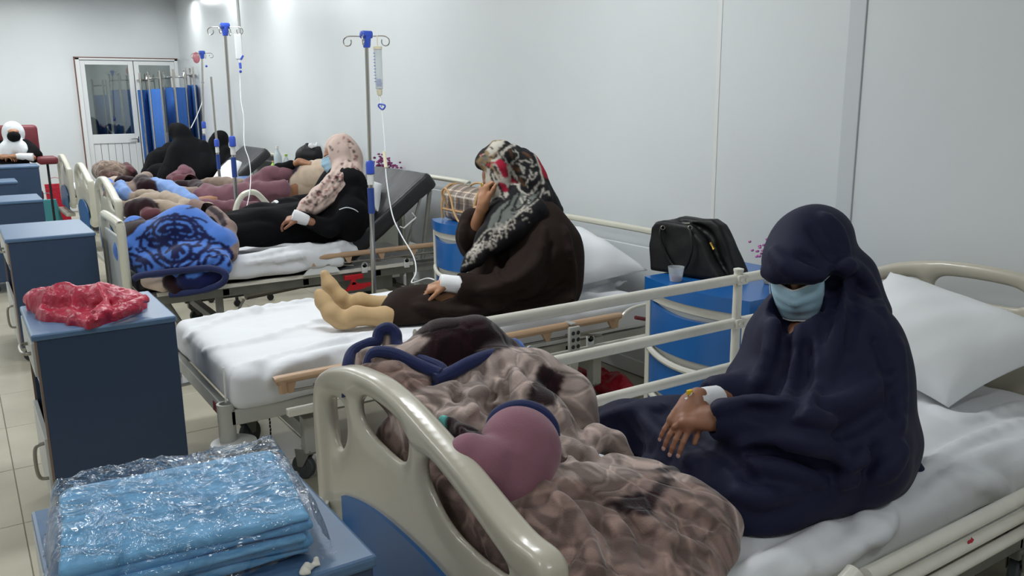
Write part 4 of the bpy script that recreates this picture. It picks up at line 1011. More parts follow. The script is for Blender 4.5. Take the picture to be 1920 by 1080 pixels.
# khimar: cap, hood, shoulder drape and skirt
R1 = [f1, np.cross(f1, u1), u1]
def W_(px, py, z): return np.array(AT(px, py, z=z))
s = SDF((1.20, 0.98, 0.55), (2.60, 2.22, 1.42), 0.008, B=0.06)
s.ell(DP(1512, 462, 2.35), (0.112, 0.106, 0.108), R=R1); s.ell(Pf1(0.012, 0, 0.045), (0.116, 0.098, 0.080), k=0.03, R=R1); s.ell(DP(1540, 448, 2.39), (0.095, 0.090, 0.090), k=0.05)
s.path([DP(1556, 500, 2.36), DP(1590, 520, 2.40), DP(1605, 590, 2.42)], [0.070, 0.070, 0.10], k=0.05)
limbs(s, L1[:2], 0.03, 0.09); limbs(s, L1[2:3], 0.022, 0.06); s.path([shF, DP(1425, 735, 2.38), eR, DP(1345, 742, 2.235)], [0.08, 0.07, 0.062, 0.05], k=0.05); limbs(s, L1[4:], 0.03, 0.06)
s.cap(shN, shF, 0.105, 0.10, k=0.09); s.path([DP(1500, 610, 2.36), DP(1540, 700, 2.34), DP(1560, 830, 2.32)], [0.10, 0.16, 0.18], k=0.08)
s.path([shN, DP(1590, 740, 2.26), DP(1585, 850, 2.28)], [0.10, 0.13, 0.13], k=0.08)
s.cap(DP(1460, 626, 2.28), DP(1530, 622, 2.22), 0.045, 0.045, k=0.05); s.path([DP(1440, 640, 2.40), DP(1400, 705, 2.36)], [0.05, 0.05], k=0.05)
s.path([DP(1480, 800, 2.13), DP(1420, 795, 2.11), DP(1360, 790, 2.095)], [0.07, 0.052, 0.042], k=0.04)
s.path([hip1, W_(1400, 845, 0.66), W_(1260, 815, 0.65), W_(1130, 800, 0.62)], [0.14, 0.10, 0.09, 0.06], k=0.05)
s.path([W_(1620, 840, 0.68), W_(1500, 890, 0.67), W_(1400, 925, 0.66)], [0.13, 0.10, 0.09], k=0.06)
s.path([W_(1500, 880, 0.64), W_(1400, 880, 0.64), W_(1280, 855, 0.63)], [0.11, 0.10, 0.08], k=0.08)
s.path([W_(1350, 930, 0.62), W_(1250, 880, 0.62)], [0.07, 0.06], k=0.08)
s.path([W_(1620, 890, 0.60), W_(1560, 915, 0.60), W_(1440, 965, 0.60), W_(1395, 982, 0.60)], [0.028, 0.04, 0.04, 0.03], k=0.08)
s.path([W_(1620, 860, 0.62), W_(1680, 852, 0.61), W_(1722, 880, 0.60)], [0.08, 0.05, 0.02], k=0.04)
s.path([W_(1670, 825, 0.63), W_(1716, 832, 0.62)], [0.05, 0.018], k=0.03)
vert = lambda X, Y, Z: np.clip((1.12-Z)*4, 0, 1)*np.clip((Z-0.80)*6, 0, 1)
s.noise(0.012, 2.6, 21, 2, (1.3, 1.3, 0.25), ridge=True, where=vert); s.noise(0.003, 2.4, 5, 2)
s.noise(0.007, 2.4, 33, 2, (0.35, 1.8, 1.2), ridge=True, where=lambda X, Y, Z: np.clip((0.80-Z)*8, 0, 1))
# face opening: only from the brow down
s.ell(Pf1(0.100, 0, -0.049), (0.085, 0.076, 0.086), k=0.012, op='sub', R=R1)
s.path([Pf1(0.080, -0.078, 0.036), Pf1(0.100, -0.045, 0.040), Pf1(0.108, 0, 0.042), Pf1(0.100, 0.045, 0.040), Pf1(0.080, 0.078, 0.036)], 0.009, k=0.03)
# folds as the photograph shows them
G = lambda P, r, **kw: s.stroke(P, [v*1.25 for v in r], k=0.02, op='sub', lift=0.002, **kw)
A_ = lambda P, r, **kw: s.stroke(P, [v*1.15 for v in r], k=0.022, op='add', lift=0.003, **kw)
A_([(1448, 470), (1480, 505), (1520, 512), (1572, 500)], [0.006, 0.012, 0.013, 0.010]); A_([(1578, 500), (1582, 470), (1570, 430), (1545, 405)], [0.008, 0.009, 0.008, 0.005])
A_([(1582, 502), (1585, 560), (1565, 640), (1545, 720)], [0.008, 0.014, 0.014, 0.008]); A_([(1590, 495), (1620, 520), (1655, 580)], [0.012, 0.012, 0.006])
G([(1565, 512), (1558, 580), (1530, 650)], [0.008, 0.010, 0.005]); G([(1596, 520), (1600, 580), (1590, 650)], [0.006, 0.009, 0.004])
G([(1556, 505), (1530, 492), (1500, 480)], [0.004, 0.005, 0.002]); G([(1562, 490), (1540, 460), (1520, 430)], [0.004, 0.004, 0.002])
A_([(1450, 600), (1445, 660), (1420, 720)], [0.010, 0.014, 0.008]); A_([(1500, 620), (1490, 690), (1470, 750)], [0.010, 0.016, 0.010]); G([(1475, 610), (1468, 680), (1452, 745)], [0.006, 0.010, 0.006])
A_([(1530, 640), (1530, 700), (1510, 770)], [0.008, 0.014, 0.010]); G([(1512, 640), (1510, 710), (1490, 770)], [0.005, 0.009, 0.005])
A_([(1345, 765), (1420, 755), (1500, 775), (1560, 790)], [0.008, 0.012, 0.014, 0.008]); G([(1400, 770), (1450, 775), (1500, 760)], [0.006, 0.010, 0.005])
G([(1560, 820), (1620, 790), (1660, 760)], [0.006, 0.010, 0.005]); A_([(1540, 760), (1600, 750), (1670, 700)], [0.008, 0.014, 0.008])
A_([(1390, 835), (1460, 825), (1540, 840), (1600, 870)], [0.010, 0.016, 0.016, 0.008]); G([(1400, 850), (1460, 850), (1530, 870), (1570, 890)], [0.006, 0.010, 0.010, 0.005])
A_([(1400, 870), (1470, 880), (1540, 905)], [0.010, 0.014, 0.008]); A_([(1620, 850), (1600, 890), (1580, 905)], [0.012, 0.012, 0.006]); G([(1645, 840), (1635, 880), (1605, 905)], [0.006, 0.010, 0.006])
A_([(1690, 840), (1670, 875), (1640, 895)], [0.012, 0.014, 0.008]); G([(1300, 820), (1370, 860), (1420, 920)], [0.005, 0.010, 0.006])
A_([(1130, 785), (1190, 768), (1240, 765)], [0.010, 0.014, 0.008]); G([(1165, 790), (1190, 830), (1220, 850)], [0.005, 0.008, 0.004]); A_([(1200, 775), (1240, 820), (1300, 870)], [0.010, 0.014, 0.010])
A_([(1380, 925), (1430, 935), (1500, 920)], [0.010, 0.014, 0.008]); G([(1640, 640), (1665, 700), (1670, 780)], [0.004, 0.008, 0.004]); A_([(1685, 640), (1690, 720), (1688, 800)], [0.006, 0.010, 0.006])
s.cap(DP(1318, 746, 2.19), DP(1296, 756, 2.13), 0.043, 0.05, k=0.01, op='sub'); s.cap(DP(1352, 789, 2.10), DP(1335, 789, 2.09), 0.026, 0.030, k=0.01, op='sub')
s.plane((0, 0, ZB+0.001), (0, 0, -1))
s.done('robe_and_headscarf', m_navy, P1)
b = MB(); d_ = nrm(eR-wR); b.tube([wR+d_*t for t in (-0.012, 0.0, 0.03, 0.06, 0.085)], [0.027, 0.031, 0.034, 0.036, 0.037], 18); cuffw = b.done('bandage', m_gauze, P1)
b = MB(); p = wR+IV(-0.4, 0.8, -0.4)*0.030-d_*0.006; b.box(tuple(p), (0.016, 0.010, 0.012), 0.002); b.done('cannula_cap', mat('yellow_plastic', srgb(226, 190, 30), 0.4), cuffw)
b = MB(); b.tube([p+IV(1, 0, 0)*0.004, p-IV(0, 1, 0)*0.014, p-IV(0.6, 1, 0)*0.022], 0.004, 8); b.done('cannula', m_tube, cuffw)
# ============ woman in brown with printed scarf on bed 2 ============
P2 = thing('person', 'woman in dark brown robe and red-white-black printed scarf, resting her face on one hand', 'person', (2.35, 3.62, 0.6))
hc2 = DP(940, 338, 4.27); f2 = IV(-0.86, -0.42, -0.20); u2 = IV(-0.42, 0.90, 0.0); R2 = [f2, np.cross(f2, u2), u2]
s = SDF(*bounds([hc2], 0.19), 0.005); Pf2 = face(s, hc2, f2, u2); s.cap(hc2-u2*0.05-f2*0.03, hc2-u2*0.16-f2*0.08, 0.055, 0.06, k=0.03); m_a = s.mesh('a')
wU = DP(906, 384, 4.10); eU = DP(880, 455, 4.20); wD = DP(838, 531, 3.96); eD = DP(935, 545, 4.02)
s = SDF(*bounds([wU, wD, eU, DP(775, 550, 4.0), DP(900, 320, 4.2)], 0.07), 0.004, B=0.03)
hand(s, wU, IV(0.06, 0.97, 0.0), IV(-0.85, 0.05, -0.5), -1, curl=(0.9, 1.3, 0.9), sc=1.0, fore=eU, thumb=0.5, fr=0.028)
hand(s, wD, IV(-0.90, -0.30, 0.05), IV(-0.25, 0.9, -0.4), 1, curl=(0.35, 0.35, 0.25), sc=1.0, fore=eD, thumb=0.5)
m_b = s.mesh('b')
hip2 = DP(1010, 545, 4.32); sh2N = DP(1015, 455, 4.20); sh2F = DP(965, 440, 4.42); nk2 = hc2-u2*0.16-f2*0.07
kN = DP(860, 572, 4.05); kF = DP(870, 560, 4.20)
L2 = [([hip2, (hip2+nk2)/2+IV(1, 0, 0)*0.03, nk2], [0.16, 0.15, 0.06]), ([sh2N, sh2F], [0.07, 0.07]), ([sh2N, DP(985, 520, 4.08), eD, wD], [0.06, 0.05, 0.038, 0.027]),
      ([sh2F, DP(915, 455, 4.36), eU, DP(895, 395, 4.22)], [0.05, 0.045, 0.04, 0.028]), ([hip2, kN, DP(745, 590, 3.93)], [0.10, 0.07, 0.05]), ([hip2, kF, DP(755, 573, 4.02)], [0.10, 0.07, 0.05])]
s = SDF(*bounds([hip2, nk2, sh2N, sh2F, DP(700, 590, 4)], 0.2), 0.011); limbs(s, L2); s.plane((0, 0, 0.602), (0, 0, -1)); m_c = s.mesh('c')
b2 = fin('body', join_meshes('body', [m_c, m_a, m_b]), P2, m_skin2); eyes(Pf2, b2)
mask_mesh(Pf2, P2, f2, u2, 1.0, loops=False)
# stockinged lower legs and feet
s = SDF(*bounds([DP(605, 505, 3.9), DP(600, 610, 3.75), DP(760, 600, 4.0)], 0.09), 0.005, B=0.04)
an2, ah2 = DP(668, 592, 3.84), DP(675, 566, 3.96)
s.path([DP(770, 588, 3.93), DP(720, 595, 3.88), an2], [0.056, 0.048, 0.040], k=0.02); s.path([DP(775, 572, 4.05), DP(725, 575, 4.0), ah2], [0.056, 0.048, 0.038], k=0.02)
s.path([DP(648, 606, 3.83), DP(622, 588, 3.82), DP(606, 565, 3.84), DP(600, 553, 3.84)], [0.036, 0.040, 0.035, 0.026], k=0.02); s.cap(an2, DP(640, 604, 3.83), 0.042, 0.036, k=0.03)
s.path([DP(662, 582, 3.98), DP(640, 560, 3.95), DP(618, 535, 3.95), DP(609, 515, 3.95)], [0.038, 0.036, 0.034, 0.022], k=0.02); s.cap(ah2, DP(655, 580, 3.97), 0.040, 0.038, k=0.03)
for t in range(5): s.cap(DP(596+4*t*0.4, 548+6*t, 3.835), DP(600+3*t*0.4, 546+6*t, 3.845), 0.012, 0.012, k=0.008)
s.plane((0, 0, 0.600), (0, 0, -1)); s.done('stockings', m_stock, P2)
# robe
s = SDF(*bounds([DP(710, 600, 3.9), DP(720, 555, 4.1), DP(1090, 600, 4.35), DP(1000, 360, 4.4), DP(860, 390, 4.2)], 0.16), 0.0095, B=0.06)
limbs(s, L2[:2], 0.035, 0.09); limbs(s, L2[2:3], 0.030, 0.05); limbs(s, L2[4:], 0.032, 0.06)
s.path([DP(1005, 430, 4.30), DP(1022, 480, 4.30), DP(1026, 540, 4.32)], [0.13, 0.16, 0.155], k=0.07)
s.path([sh2F, DP(920, 462, 4.34), DP(888, 462, 4.22), DP(880, 446, 4.20), DP(884, 412, 4.18)], [0.08, 0.075, 0.062, 0.058, 0.052], k=0.05)
s.path([sh2N, DP(975, 525, 4.04), DP(930, 545, 3.99), DP(868, 540, 3.99)], [0.10, 0.085, 0.072, 0.046], k=0.05)
s.path([DP(935, 480, 4.26), DP(925, 520, 4.22)], [0.10, 0.11], k=0.05)
s.path([DP(940, 560, 4.15), DP(860, 574, 4.12), DP(790, 577, 4.04), DP(755, 580, 3.98)], [0.12, 0.078, 0.070, 0.066], k=0.06)
s.path([DP(1050, 575, 4.2), DP(960, 592, 4.1), DP(860, 598, 4.0), DP(775, 600, 3.93)], [0.09, 0.07, 0.055, 0.04], k=0.05)
s.path([DP(732, 556, 4.05), DP(752, 585, 3.94), DP(770, 606, 3.9)], [0.020, 0.03, 0.02], k=0.03)
s.noise(0.010, 2.0, 61, 2, (1.0, 1.0, 0.8), ridge=True); s.noise(0.005, 3, 5, 2)
G2 = lambda P, r: s.stroke(P, [v*1.2 for v in r], k=0.022, op='sub', lift=0.002); A2 = lambda P, r: s.stroke(P, [v*1.15 for v in r], k=0.024, lift=0.003)
A2([(1020, 430), (1005, 490), (960, 530), (900, 545)], [0.01, 0.02, 0.018, 0.01]); G2([(1035, 460), (1020, 520), (960, 560), (880, 560)], [0.008, 0.014, 0.016, 0.008]); A2([(930, 490), (935, 510), (950, 530)], [0.010, 0.014, 0.008])
G2([(945, 480), (940, 505), (950, 520)], [0.006, 0.01, 0.006]); A2([(1060, 430), (1072, 500), (1074, 560)], [0.010, 0.016, 0.010]); G2([(960, 570), (1020, 560), (1060, 530)], [0.006, 0.012, 0.006])
A2([(780, 575), (860, 585), (940, 575)], [0.01, 0.016, 0.01]); G2([(800, 590), (880, 600), (960, 590)], [0.006, 0.01, 0.006]); A2([(870, 420), (868, 450), (880, 475)], [0.008, 0.012, 0.008])
s.cap(DP(893, 418, 4.11), DP(906, 360, 4.08), 0.040, 0.052, k=0.01, op='sub'); s.cap(DP(850, 535, 3.97), DP(832, 534, 3.95), 0.058, 0.080, k=0.01, op='sub')
s.plane((0, 0, 0.60), (0, 0, -1)); s.done('robe', m_brown, P2)
b = MB(); d_ = nrm(eD-wD); b.tube([wD+d_*t for t in (-0.035, -0.02, 0.02, 0.06, 0.07)], [0.036, 0.041, 0.041, 0.044, 0.046], 16); bd = b.done('bandage', m_gauze, P2)
b = MB(); b.ball(tuple(wD+IV(-0.5, 0.8, -0.4)*0.036), 0.008, 10); b.done('cannula_cap', m_redplastic, bd)
b = MB(); b.lathe([(0.0102, -0.003), (0.0112, 0), (0.0102, 0.003)], tuple(wU+IV(0.0, 1, 0)*0.094+IV(-0.6, 0, -0.8)*0.008), 14, 'X'); b.done('ring', m_gold, P2)
# printed scarf
c_bk, c_wh, c_rd, c_br, c_gy, c_tan = srgb(24, 23, 26), srgb(176, 170, 160), srgb(150, 24, 50), srgb(76, 52, 36), srgb(104, 108, 104), srgb(132, 112, 84)
s = SDF(*bounds([DP(865, 505, 4.05), DP(960, 250, 4.3), DP(1065, 400, 4.4), DP(885, 300, 4.2), DP(1000, 420, 4.1)], 0.12), 0.0046, B=0.046)
s.ell(DP(957, 325, 4.30), (0.125, 0.112, 0.148), R=R2, col=c_bk); s.ell(DP(975, 330, 4.33), (0.12, 0.115, 0.14), k=0.05, col=c_bk)
s.path([DP(990, 350, 4.30), DP(1010, 380, 4.30), DP(1045, 398, 4.34)], [0.11, 0.09, 0.035], k=0.05, col=c_bk)
s.path([DP(960, 385, 4.22), DP(945, 410, 4.14), DP(915, 450, 4.08), DP(890, 485, 4.02), DP(868, 508, 3.99)], [0.10, 0.088, 0.058, 0.038, 0.016], k=0.04, col=c_bk, sc=(1, 1, 1))
s.path([DP(1000, 395, 4.15), DP(960, 430, 4.08), DP(930, 460, 4.04)], [0.07, 0.06, 0.04], k=0.04, col=c_bk)
s.path([DP(935, 295, 4.22), DP(915, 300, 4.20), DP(902, 306, 4.20)], [0.09, 0.055, 0.02], k=0.04, col=c_bk)
s.noise(0.006, 3.2, 71, 2, (1.5, 1.2, 0.7), ridge=True)
s.path([DP(930, 320, 4.17), DP(932, 345, 4.17), DP(938, 372, 4.17)], [0.055, 0.05, 0.05], k=0.03, col=c_wh)
s.ell(Pf2(0.150, 0, -0.05), (0.050, 0.036, 0.045), k=0.015, op='sub', R=R2)
s.cap(DP(902, 385, 4.09), DP(902, 345, 4.09), 0.046, 0.044, k=0.01, op='sub')
def Sp(P, r, c, n=4): s.stroke(P, r, op='paint', col=c, n=n)
# zones: pale front panel, black fields, white lattice, red lozenges (positions as on the cloth in the photograph)
Zs = lambda u, v: (840+u/4.154, 240+v/4.154)
def Ln(P, r=0.0052, c=None, n=4): s.stroke([Zs(*p) for p in P], r, op='paint', col=c or c_wh, n=n)
def Rg(P, c, d=0.22): s.region([Zs(*p) for p in P], c, d)
Rg([(215, 260), (300, 165), (350, 95), (430, 85), (410, 150), (345, 250), (385, 330), (420, 400), (385, 425), (340, 360), (270, 330)], c_tan); Rg([(300, 170), (345, 110), (420, 95), (440, 120), (380, 180), (340, 215)], c_wh)
Rg([(300, 330), (365, 340), (450, 470), (470, 520), (440, 560), (400, 520), (340, 420)], c_wh)
Rg([(560, 490), (650, 525), (725, 490), (640, 590), (560, 655), (450, 740), (430, 795), (300, 800), (340, 680), (420, 600), (480, 560)], c_gy)
Rg([(365, 265), (402, 235), (470, 290), (472, 380), (440, 395), (400, 330)], c_rd); Rg([(472, 360), (545, 430), (478, 428)], c_rd); Rg([(388, 425), (440, 420), (472, 492), (430, 505)], c_rd)
Rg([(650, 155), (700, 205), (770, 300), (822, 412), (745, 380), (700, 265)], c_rd); Rg([(470, 50), (560, 42), (640, 90), (690, 150), (600, 90)], c_br)
for P in [[(320, 165), (400, 115), (480, 80), (570, 95), (640, 150), (690, 230)], [(345, 255), (395, 340), (430, 420)], [(385, 190), (470, 285), (520, 370), (550, 435), (558, 480), (620, 520)], [(415, 195), (500, 135), (570, 120), (635, 155)],
          [(640, 150), (700, 260), (732, 380), (742, 430)], [(742, 395), (705, 445), (650, 505), (600, 540)], [(470, 300), (480, 380), (470, 430)], [(470, 430), (550, 445)], [(380, 240), (430, 200)], [(560, 545), (590, 600), (560, 640)]]: Ln(P, 0.0075)
for P in [[(330, 150), (350, 165)], [(385, 85), (440, 65)], [(455, 62), (540, 78)], [(395, 150), (430, 175)], [(385, 335), (400, 365)], [(400, 200), (460, 280)], [(500, 115), (560, 105)], [(525, 395), (545, 430)], [(700, 420), (660, 470)], [(730, 410), (700, 470)], [(350, 265), (380, 315)]]: Ln(P, 0.0045, c_bk)
for P in [[(520, 165), (550, 215), (520, 250), (495, 275), (560, 285), (575, 330), (590, 360)], [(555, 262), (600, 255), (640, 270)], [(620, 215), (660, 260), (650, 300), (690, 290)], [(640, 330), (660, 370), (695, 345), (660, 405), (635, 370)], [(640, 385), (610, 430), (622, 462)], [(560, 375), (600, 385)],
          [(500, 180), (545, 190)], [(590, 300), (590, 350)]]: Ln(P, 0.0040)
for P in [[(480, 170), (500, 220)], [(590, 190), (640, 230)], [(510, 300), (550, 330)], [(560, 400), (590, 450)]]: Ln(P, 0.010, c_br)
for P in [[(725, 250), (745, 285)], [(755, 310), (775, 330)], [(785, 345), (800, 360)], [(845, 520), (855, 525)], [(890, 590), (930, 600)], [(390, 110), (420, 140)]]: Ln(P, 0.006, c_wh, 3)
for P in [[(345, 330), (375, 400)], [(395, 440), (430, 520)], [(360, 300), (375, 320)], [(330, 350), (350, 420)], [(420, 520), (450, 560)], [(300, 290), (340, 330)]]: Ln(P, 0.006, c_bk)
for P in [[(500, 545), (470, 600), (430, 640)], [(560, 500), (530, 580), (500, 640)], [(620, 530), (600, 590), (540, 640)], [(420, 640), (400, 720), (350, 770)]]: Ln(P, 0.006, c_bk)
rs = np.random.RandomState(5)
for k in range(58):
    t = (k+rs.rand())/58; bx = 700-560*t+rs.uniform(-70, 70)*(1-0.75*t); by = 545+480*t+rs.uniform(-60, 60)*(1-0.6*t); a = rs.rand()*6.3
    Ln([(bx, by), (bx+34*math.cos(a), by+34*math.sin(a)), (bx+45*math.cos(a+0.9), by+45*math.sin(a+0.9))], 0.0042, c_bk if t < 0.45 and k % 3 else c_wh, 3)
for k in range(16):
    bx, by = 290+rs.uniform(-50, 60), 230+rs.uniform(-50, 90); Ln([(bx, by), (bx+24, by+rs.uniform(-20, 20))], 0.0045, [c_wh, c_rd, c_gy, c_bk][k % 4], 2)
Ln([(150, 1010), (300, 800), (440, 790), (450, 750), (560, 660), (700, 560), (745, 470)], 0.0045)
s.done('headscarf', m_scarf, P2)

# ============ woman in black with pale floral scarf on bed 3 ============
P3 = thing('person', 'woman in black with pale floral scarf and blue mask, reclining on the third bed', 'person', (2.3, 6.0, 0.6))
hc3 = DP(632, 296, 6.14); f3 = IV(-0.93, -0.18, -0.30); u3 = IV(-0.12, 0.98, 0.05); R3 = [f3, np.cross(f3, u3), u3]
s = SDF(*bounds([hc3], 0.19), 0.006); Pf3 = face(s, hc3, f3, u3); s.cap(hc3-u3*0.05-f3*0.03, hc3-u3*0.16-f3*0.06, 0.055, 0.06, k=0.03); m_a = s.mesh('a')
wA = DP(562, 408, 5.72); eA = DP(615, 428, 5.80); wB = DP(525, 385, 6.05); eB = DP(565, 375, 6.2)
s = SDF(*bounds([wA, eA, DP(505, 408, 5.8), DP(495, 395, 6.1), eB], 0.07), 0.005, B=0.03)
hand(s, wA, IV(-0.96, -0.18, 0.1), IV(-0.1, 0.8, -0.5), 1, curl=(0.5, 0.5, 0.4), fore=eA, thumb=0.5, sc=1.05); hand(s, wB, IV(-0.97, -0.15, 0.1), IV(-0.1, 0.85, -0.5), -1, curl=(0.5, 0.5, 0.4), fore=eB, thumb=0.4, sc=1.0)
m_b = s.mesh('b')
hip3 = DP(645, 415, 6.1); s3N = DP(655, 345, 6.0); s3F = DP(632, 340, 6.3); nk3 = hc3-u3*0.16-f3*0.06
L3 = [([hip3, (hip3+nk3)/2, nk3], [0.14, 0.13, 0.06]), ([s3N, s3F], [0.07, 0.07]), ([s3N, DP(655, 400, 5.85), eA, wA], [0.06, 0.05, 0.036, 0.027]), ([s3F, DP(590, 380, 6.25), wB], [0.05, 0.045, 0.027]),
      ([hip3, DP(500, 425, 5.85), DP(330, 455, 5.45)], [0.10, 0.075, 0.05]), ([hip3, DP(490, 415, 5.95), DP(320, 440, 5.55)], [0.10, 0.075, 0.05])]
s = SDF(*bounds([hip3, nk3, s3N, s3F, DP(330, 470, 5.3), DP(320, 440, 5.55)], 0.18), 0.014); limbs(s, L3); m_c = s.mesh('c')
b3_ = fin('body', join_meshes('body', [m_c, m_a, m_b]), P3, m_skin); eyes(Pf3, b3_); mask_mesh(Pf3, P3, f3, u3, 1.05, h=1.15)
s = SDF(*bounds([hip3, nk3, s3N, s3F, DP(400, 460, 5.45), DP(400, 430, 5.7)], 0.2), 0.012, B=0.06)
limbs(s, L3[:2], 0.04, 0.08); limbs(s, L3[2:4], 0.024, 0.05); limbs(s, L3[4:], 0.035, 0.08)
s.path([s3N, DP(655, 400, 5.92), DP(660, 430, 5.95)], [0.11, 0.12, 0.09], k=0.07); s.path([DP(600, 403, 5.95), DP(520, 418, 5.9), DP(430, 435, 5.75)], [0.115, 0.095, 0.08], k=0.06)
s.path([DP(560, 420, 5.85), DP(480, 436, 5.75), DP(420, 446, 5.6)], [0.07, 0.06, 0.05], k=0.06); s.path([s3F, DP(590, 385, 6.22), DP(545, 385, 6.1)], [0.08, 0.07, 0.045], k=0.04)
s.noise(0.010, 2.2, 81, 2, (0.8, 1.2, 1), ridge=True); s.cap(DP(578, 413, 5.70), DP(552, 408, 5.66), 0.055, 0.07, k=0.01, op='sub'); s.plane((0, 0, 0.59), (0, 0, -1))
rb = s.done('robe', m_blackcloth, P3)
b = MB(); b.tube(smooth_path([DP(636, 393, 5.74), DP(650, 389, 5.74), DP(665, 393, 5.76), DP(674, 400, 5.80)], 4), 0.0035, 6); b.done('sleeve_piping', m_maskedge, rb)
for w_, e_ in ((wA, eA), (wB, eB)):
    b = MB(); d_ = nrm(e_-w_); b.tube([w_+d_*t for t in (-0.05, -0.03, 0.02, 0.05, 0.06)], [0.040, 0.044, 0.042, 0.038, 0.034], 14); b.done('bandage', m_gauze, P3)
c_ps, c_pd, c_pr = srgb(200, 178, 168), srgb(48, 32, 36), srgb(150, 96, 92)
s = SDF(*bounds([DP(600, 245, 6.2), DP(680, 300, 6.2), DP(550, 400, 5.8), DP(640, 350, 5.9)], 0.12), 0.0075, B=0.05)
s.ell(DP(642, 288, 6.16), (0.125, 0.112, 0.150), R=R3, col=c_ps); s.path([DP(650, 300, 6.15), DP(655, 335, 6.08)], [0.12, 0.10], k=0.05, col=c_ps)
s.path([DP(650, 330, 6.02), DP(630, 350, 5.92), DP(600, 372, 5.84), DP(575, 388, 5.78), DP(563, 394, 5.76)], [0.10, 0.095, 0.075, 0.05, 0.025], k=0.05, col=c_ps)
s.noise(0.008, 3.0, 91, 2, (1.4, 1.0, 0.6), ridge=True)
for a_, b_, c_ in [((645, 300), (625, 345), (575, 392)), ((655, 300), (640, 350), (590, 392)), ((635, 310), (610, 350), (568, 388)), ((665, 300), (655, 345), (610, 385))]: s.stroke([a_, b_, c_], [0.008, 0.014, 0.008], k=0.015, op='sub', lift=0.004)
s.ell(Pf3(0.09, 0, -0.012), (0.07, 0.060, 0.088), k=0.015, op='sub', R=R3)
for k in range(130):
    t = rs.rand(); bx, by = (640+rs.uniform(-25, 32), 252+rs.uniform(-5, 90)) if k < 45 else (655-85*t+rs.uniform(-20, 16), 325+68*t+rs.uniform(-10, 10))
    a = rs.rand()*6.3; Sp([(bx, by), (bx+3.4*math.cos(a), by+3.4*math.sin(a))], 0.0075 if k % 2 else 0.006, c_pd if k % 3 else c_pr, 2)
s.done('headscarf', m_scarf, P3)

# ============ woman lying on bed 4 ============
P4 = thing('person', 'person in cream shirt lying on the fourth bed, forearm laid over the chest', 'person', (2.6, 8.2, 0.6))
hc4 = DP(640, 302, 8.0); f4 = nrm(np.array((-0.5, 0, 0.85))); u4 = nrm(np.array((0.85, 0, 0.5)))
s = SDF(*bounds([hc4], 0.19), 0.008); Pf4 = face(s, hc4, f4, u4); m_a = s.mesh('a')
w4 = DP(563, 303, 7.95); e4 = DP(524, 318, 8.0)
s = SDF(*bounds([w4, e4, DP(605, 310, 8), DP(590, 300, 8)], 0.08), 0.006, B=0.03); hand(s, w4, IV(0.95, -0.22, 0.1), IV(0.1, 0.9, -0.4), 1, curl=(0.3, 0.3, 0.2), sc=1.15, fore=e4, thumb=0.4); m_b = s.mesh('b')
s = SDF(*bounds([hc4, DP(380, 360, 7.8), DP(520, 340, 8)], 0.25), 0.016); L4 = [([hc4-u4*0.14, DP(590, 338, 8.05), DP(545, 352, 8.05)], [0.05, 0.12, 0.12]), ([DP(540, 350, 8.05), DP(450, 368, 7.8), DP(370, 378, 7.6)], [0.10, 0.05, 0.04])]
limbs(s, L4); m_c = s.mesh('c'); bo = fin('body', join_meshes('body', [m_c, m_a, m_b]), P4, m_skin2); eyes(Pf4, bo)
s = SDF(*bounds([hc4, DP(490, 330, 8), DP(600, 370, 8)], 0.2), 0.012, B=0.05); c_cr, c_nv = srgb(196, 176, 156), srgb(40, 40, 56)
s.path([DP(625, 322, 8.0), DP(590, 335, 8.05), DP(550, 352, 8.1)], [0.14, 0.165, 0.15], col=c_cr); s.path([DP(545, 345, 8.0), DP(565, 320, 8.0), DP(580, 312, 8.05)], [0.06, 0.05, 0.04], k=0.04, col=c_nv)
s.noise(0.01, 2.4, 7, 2, ridge=True); s.done('shirt', m_plush, P4)
s = SDF(*bounds([e4, DP(510, 325, 8), DP(550, 305, 8), DP(600, 300, 8.4)], 0.12), 0.01, B=0.05); s.path([DP(600, 315, 8.3), DP(540, 330, 8.2), e4, DP(546, 309, 7.97)], [0.08, 0.075, 0.062, 0.045], k=0.03); s.noise(0.006, 5, 3, 2); s.done('sleeve', m_blackcloth, P4)
s = SDF(*bounds([hc4], 0.2), 0.012); s.ell(hc4-f4*0.01+u4*0.01, (0.13, 0.115, 0.145), R=[f4, np.cross(f4, u4), u4]); s.ell(Pf4(0.10, 0, -0.02), (0.07, 0.06, 0.09), op='sub', R=[f4, np.cross(f4, u4), u4]); s.done('headscarf', m_blackcloth, P4)

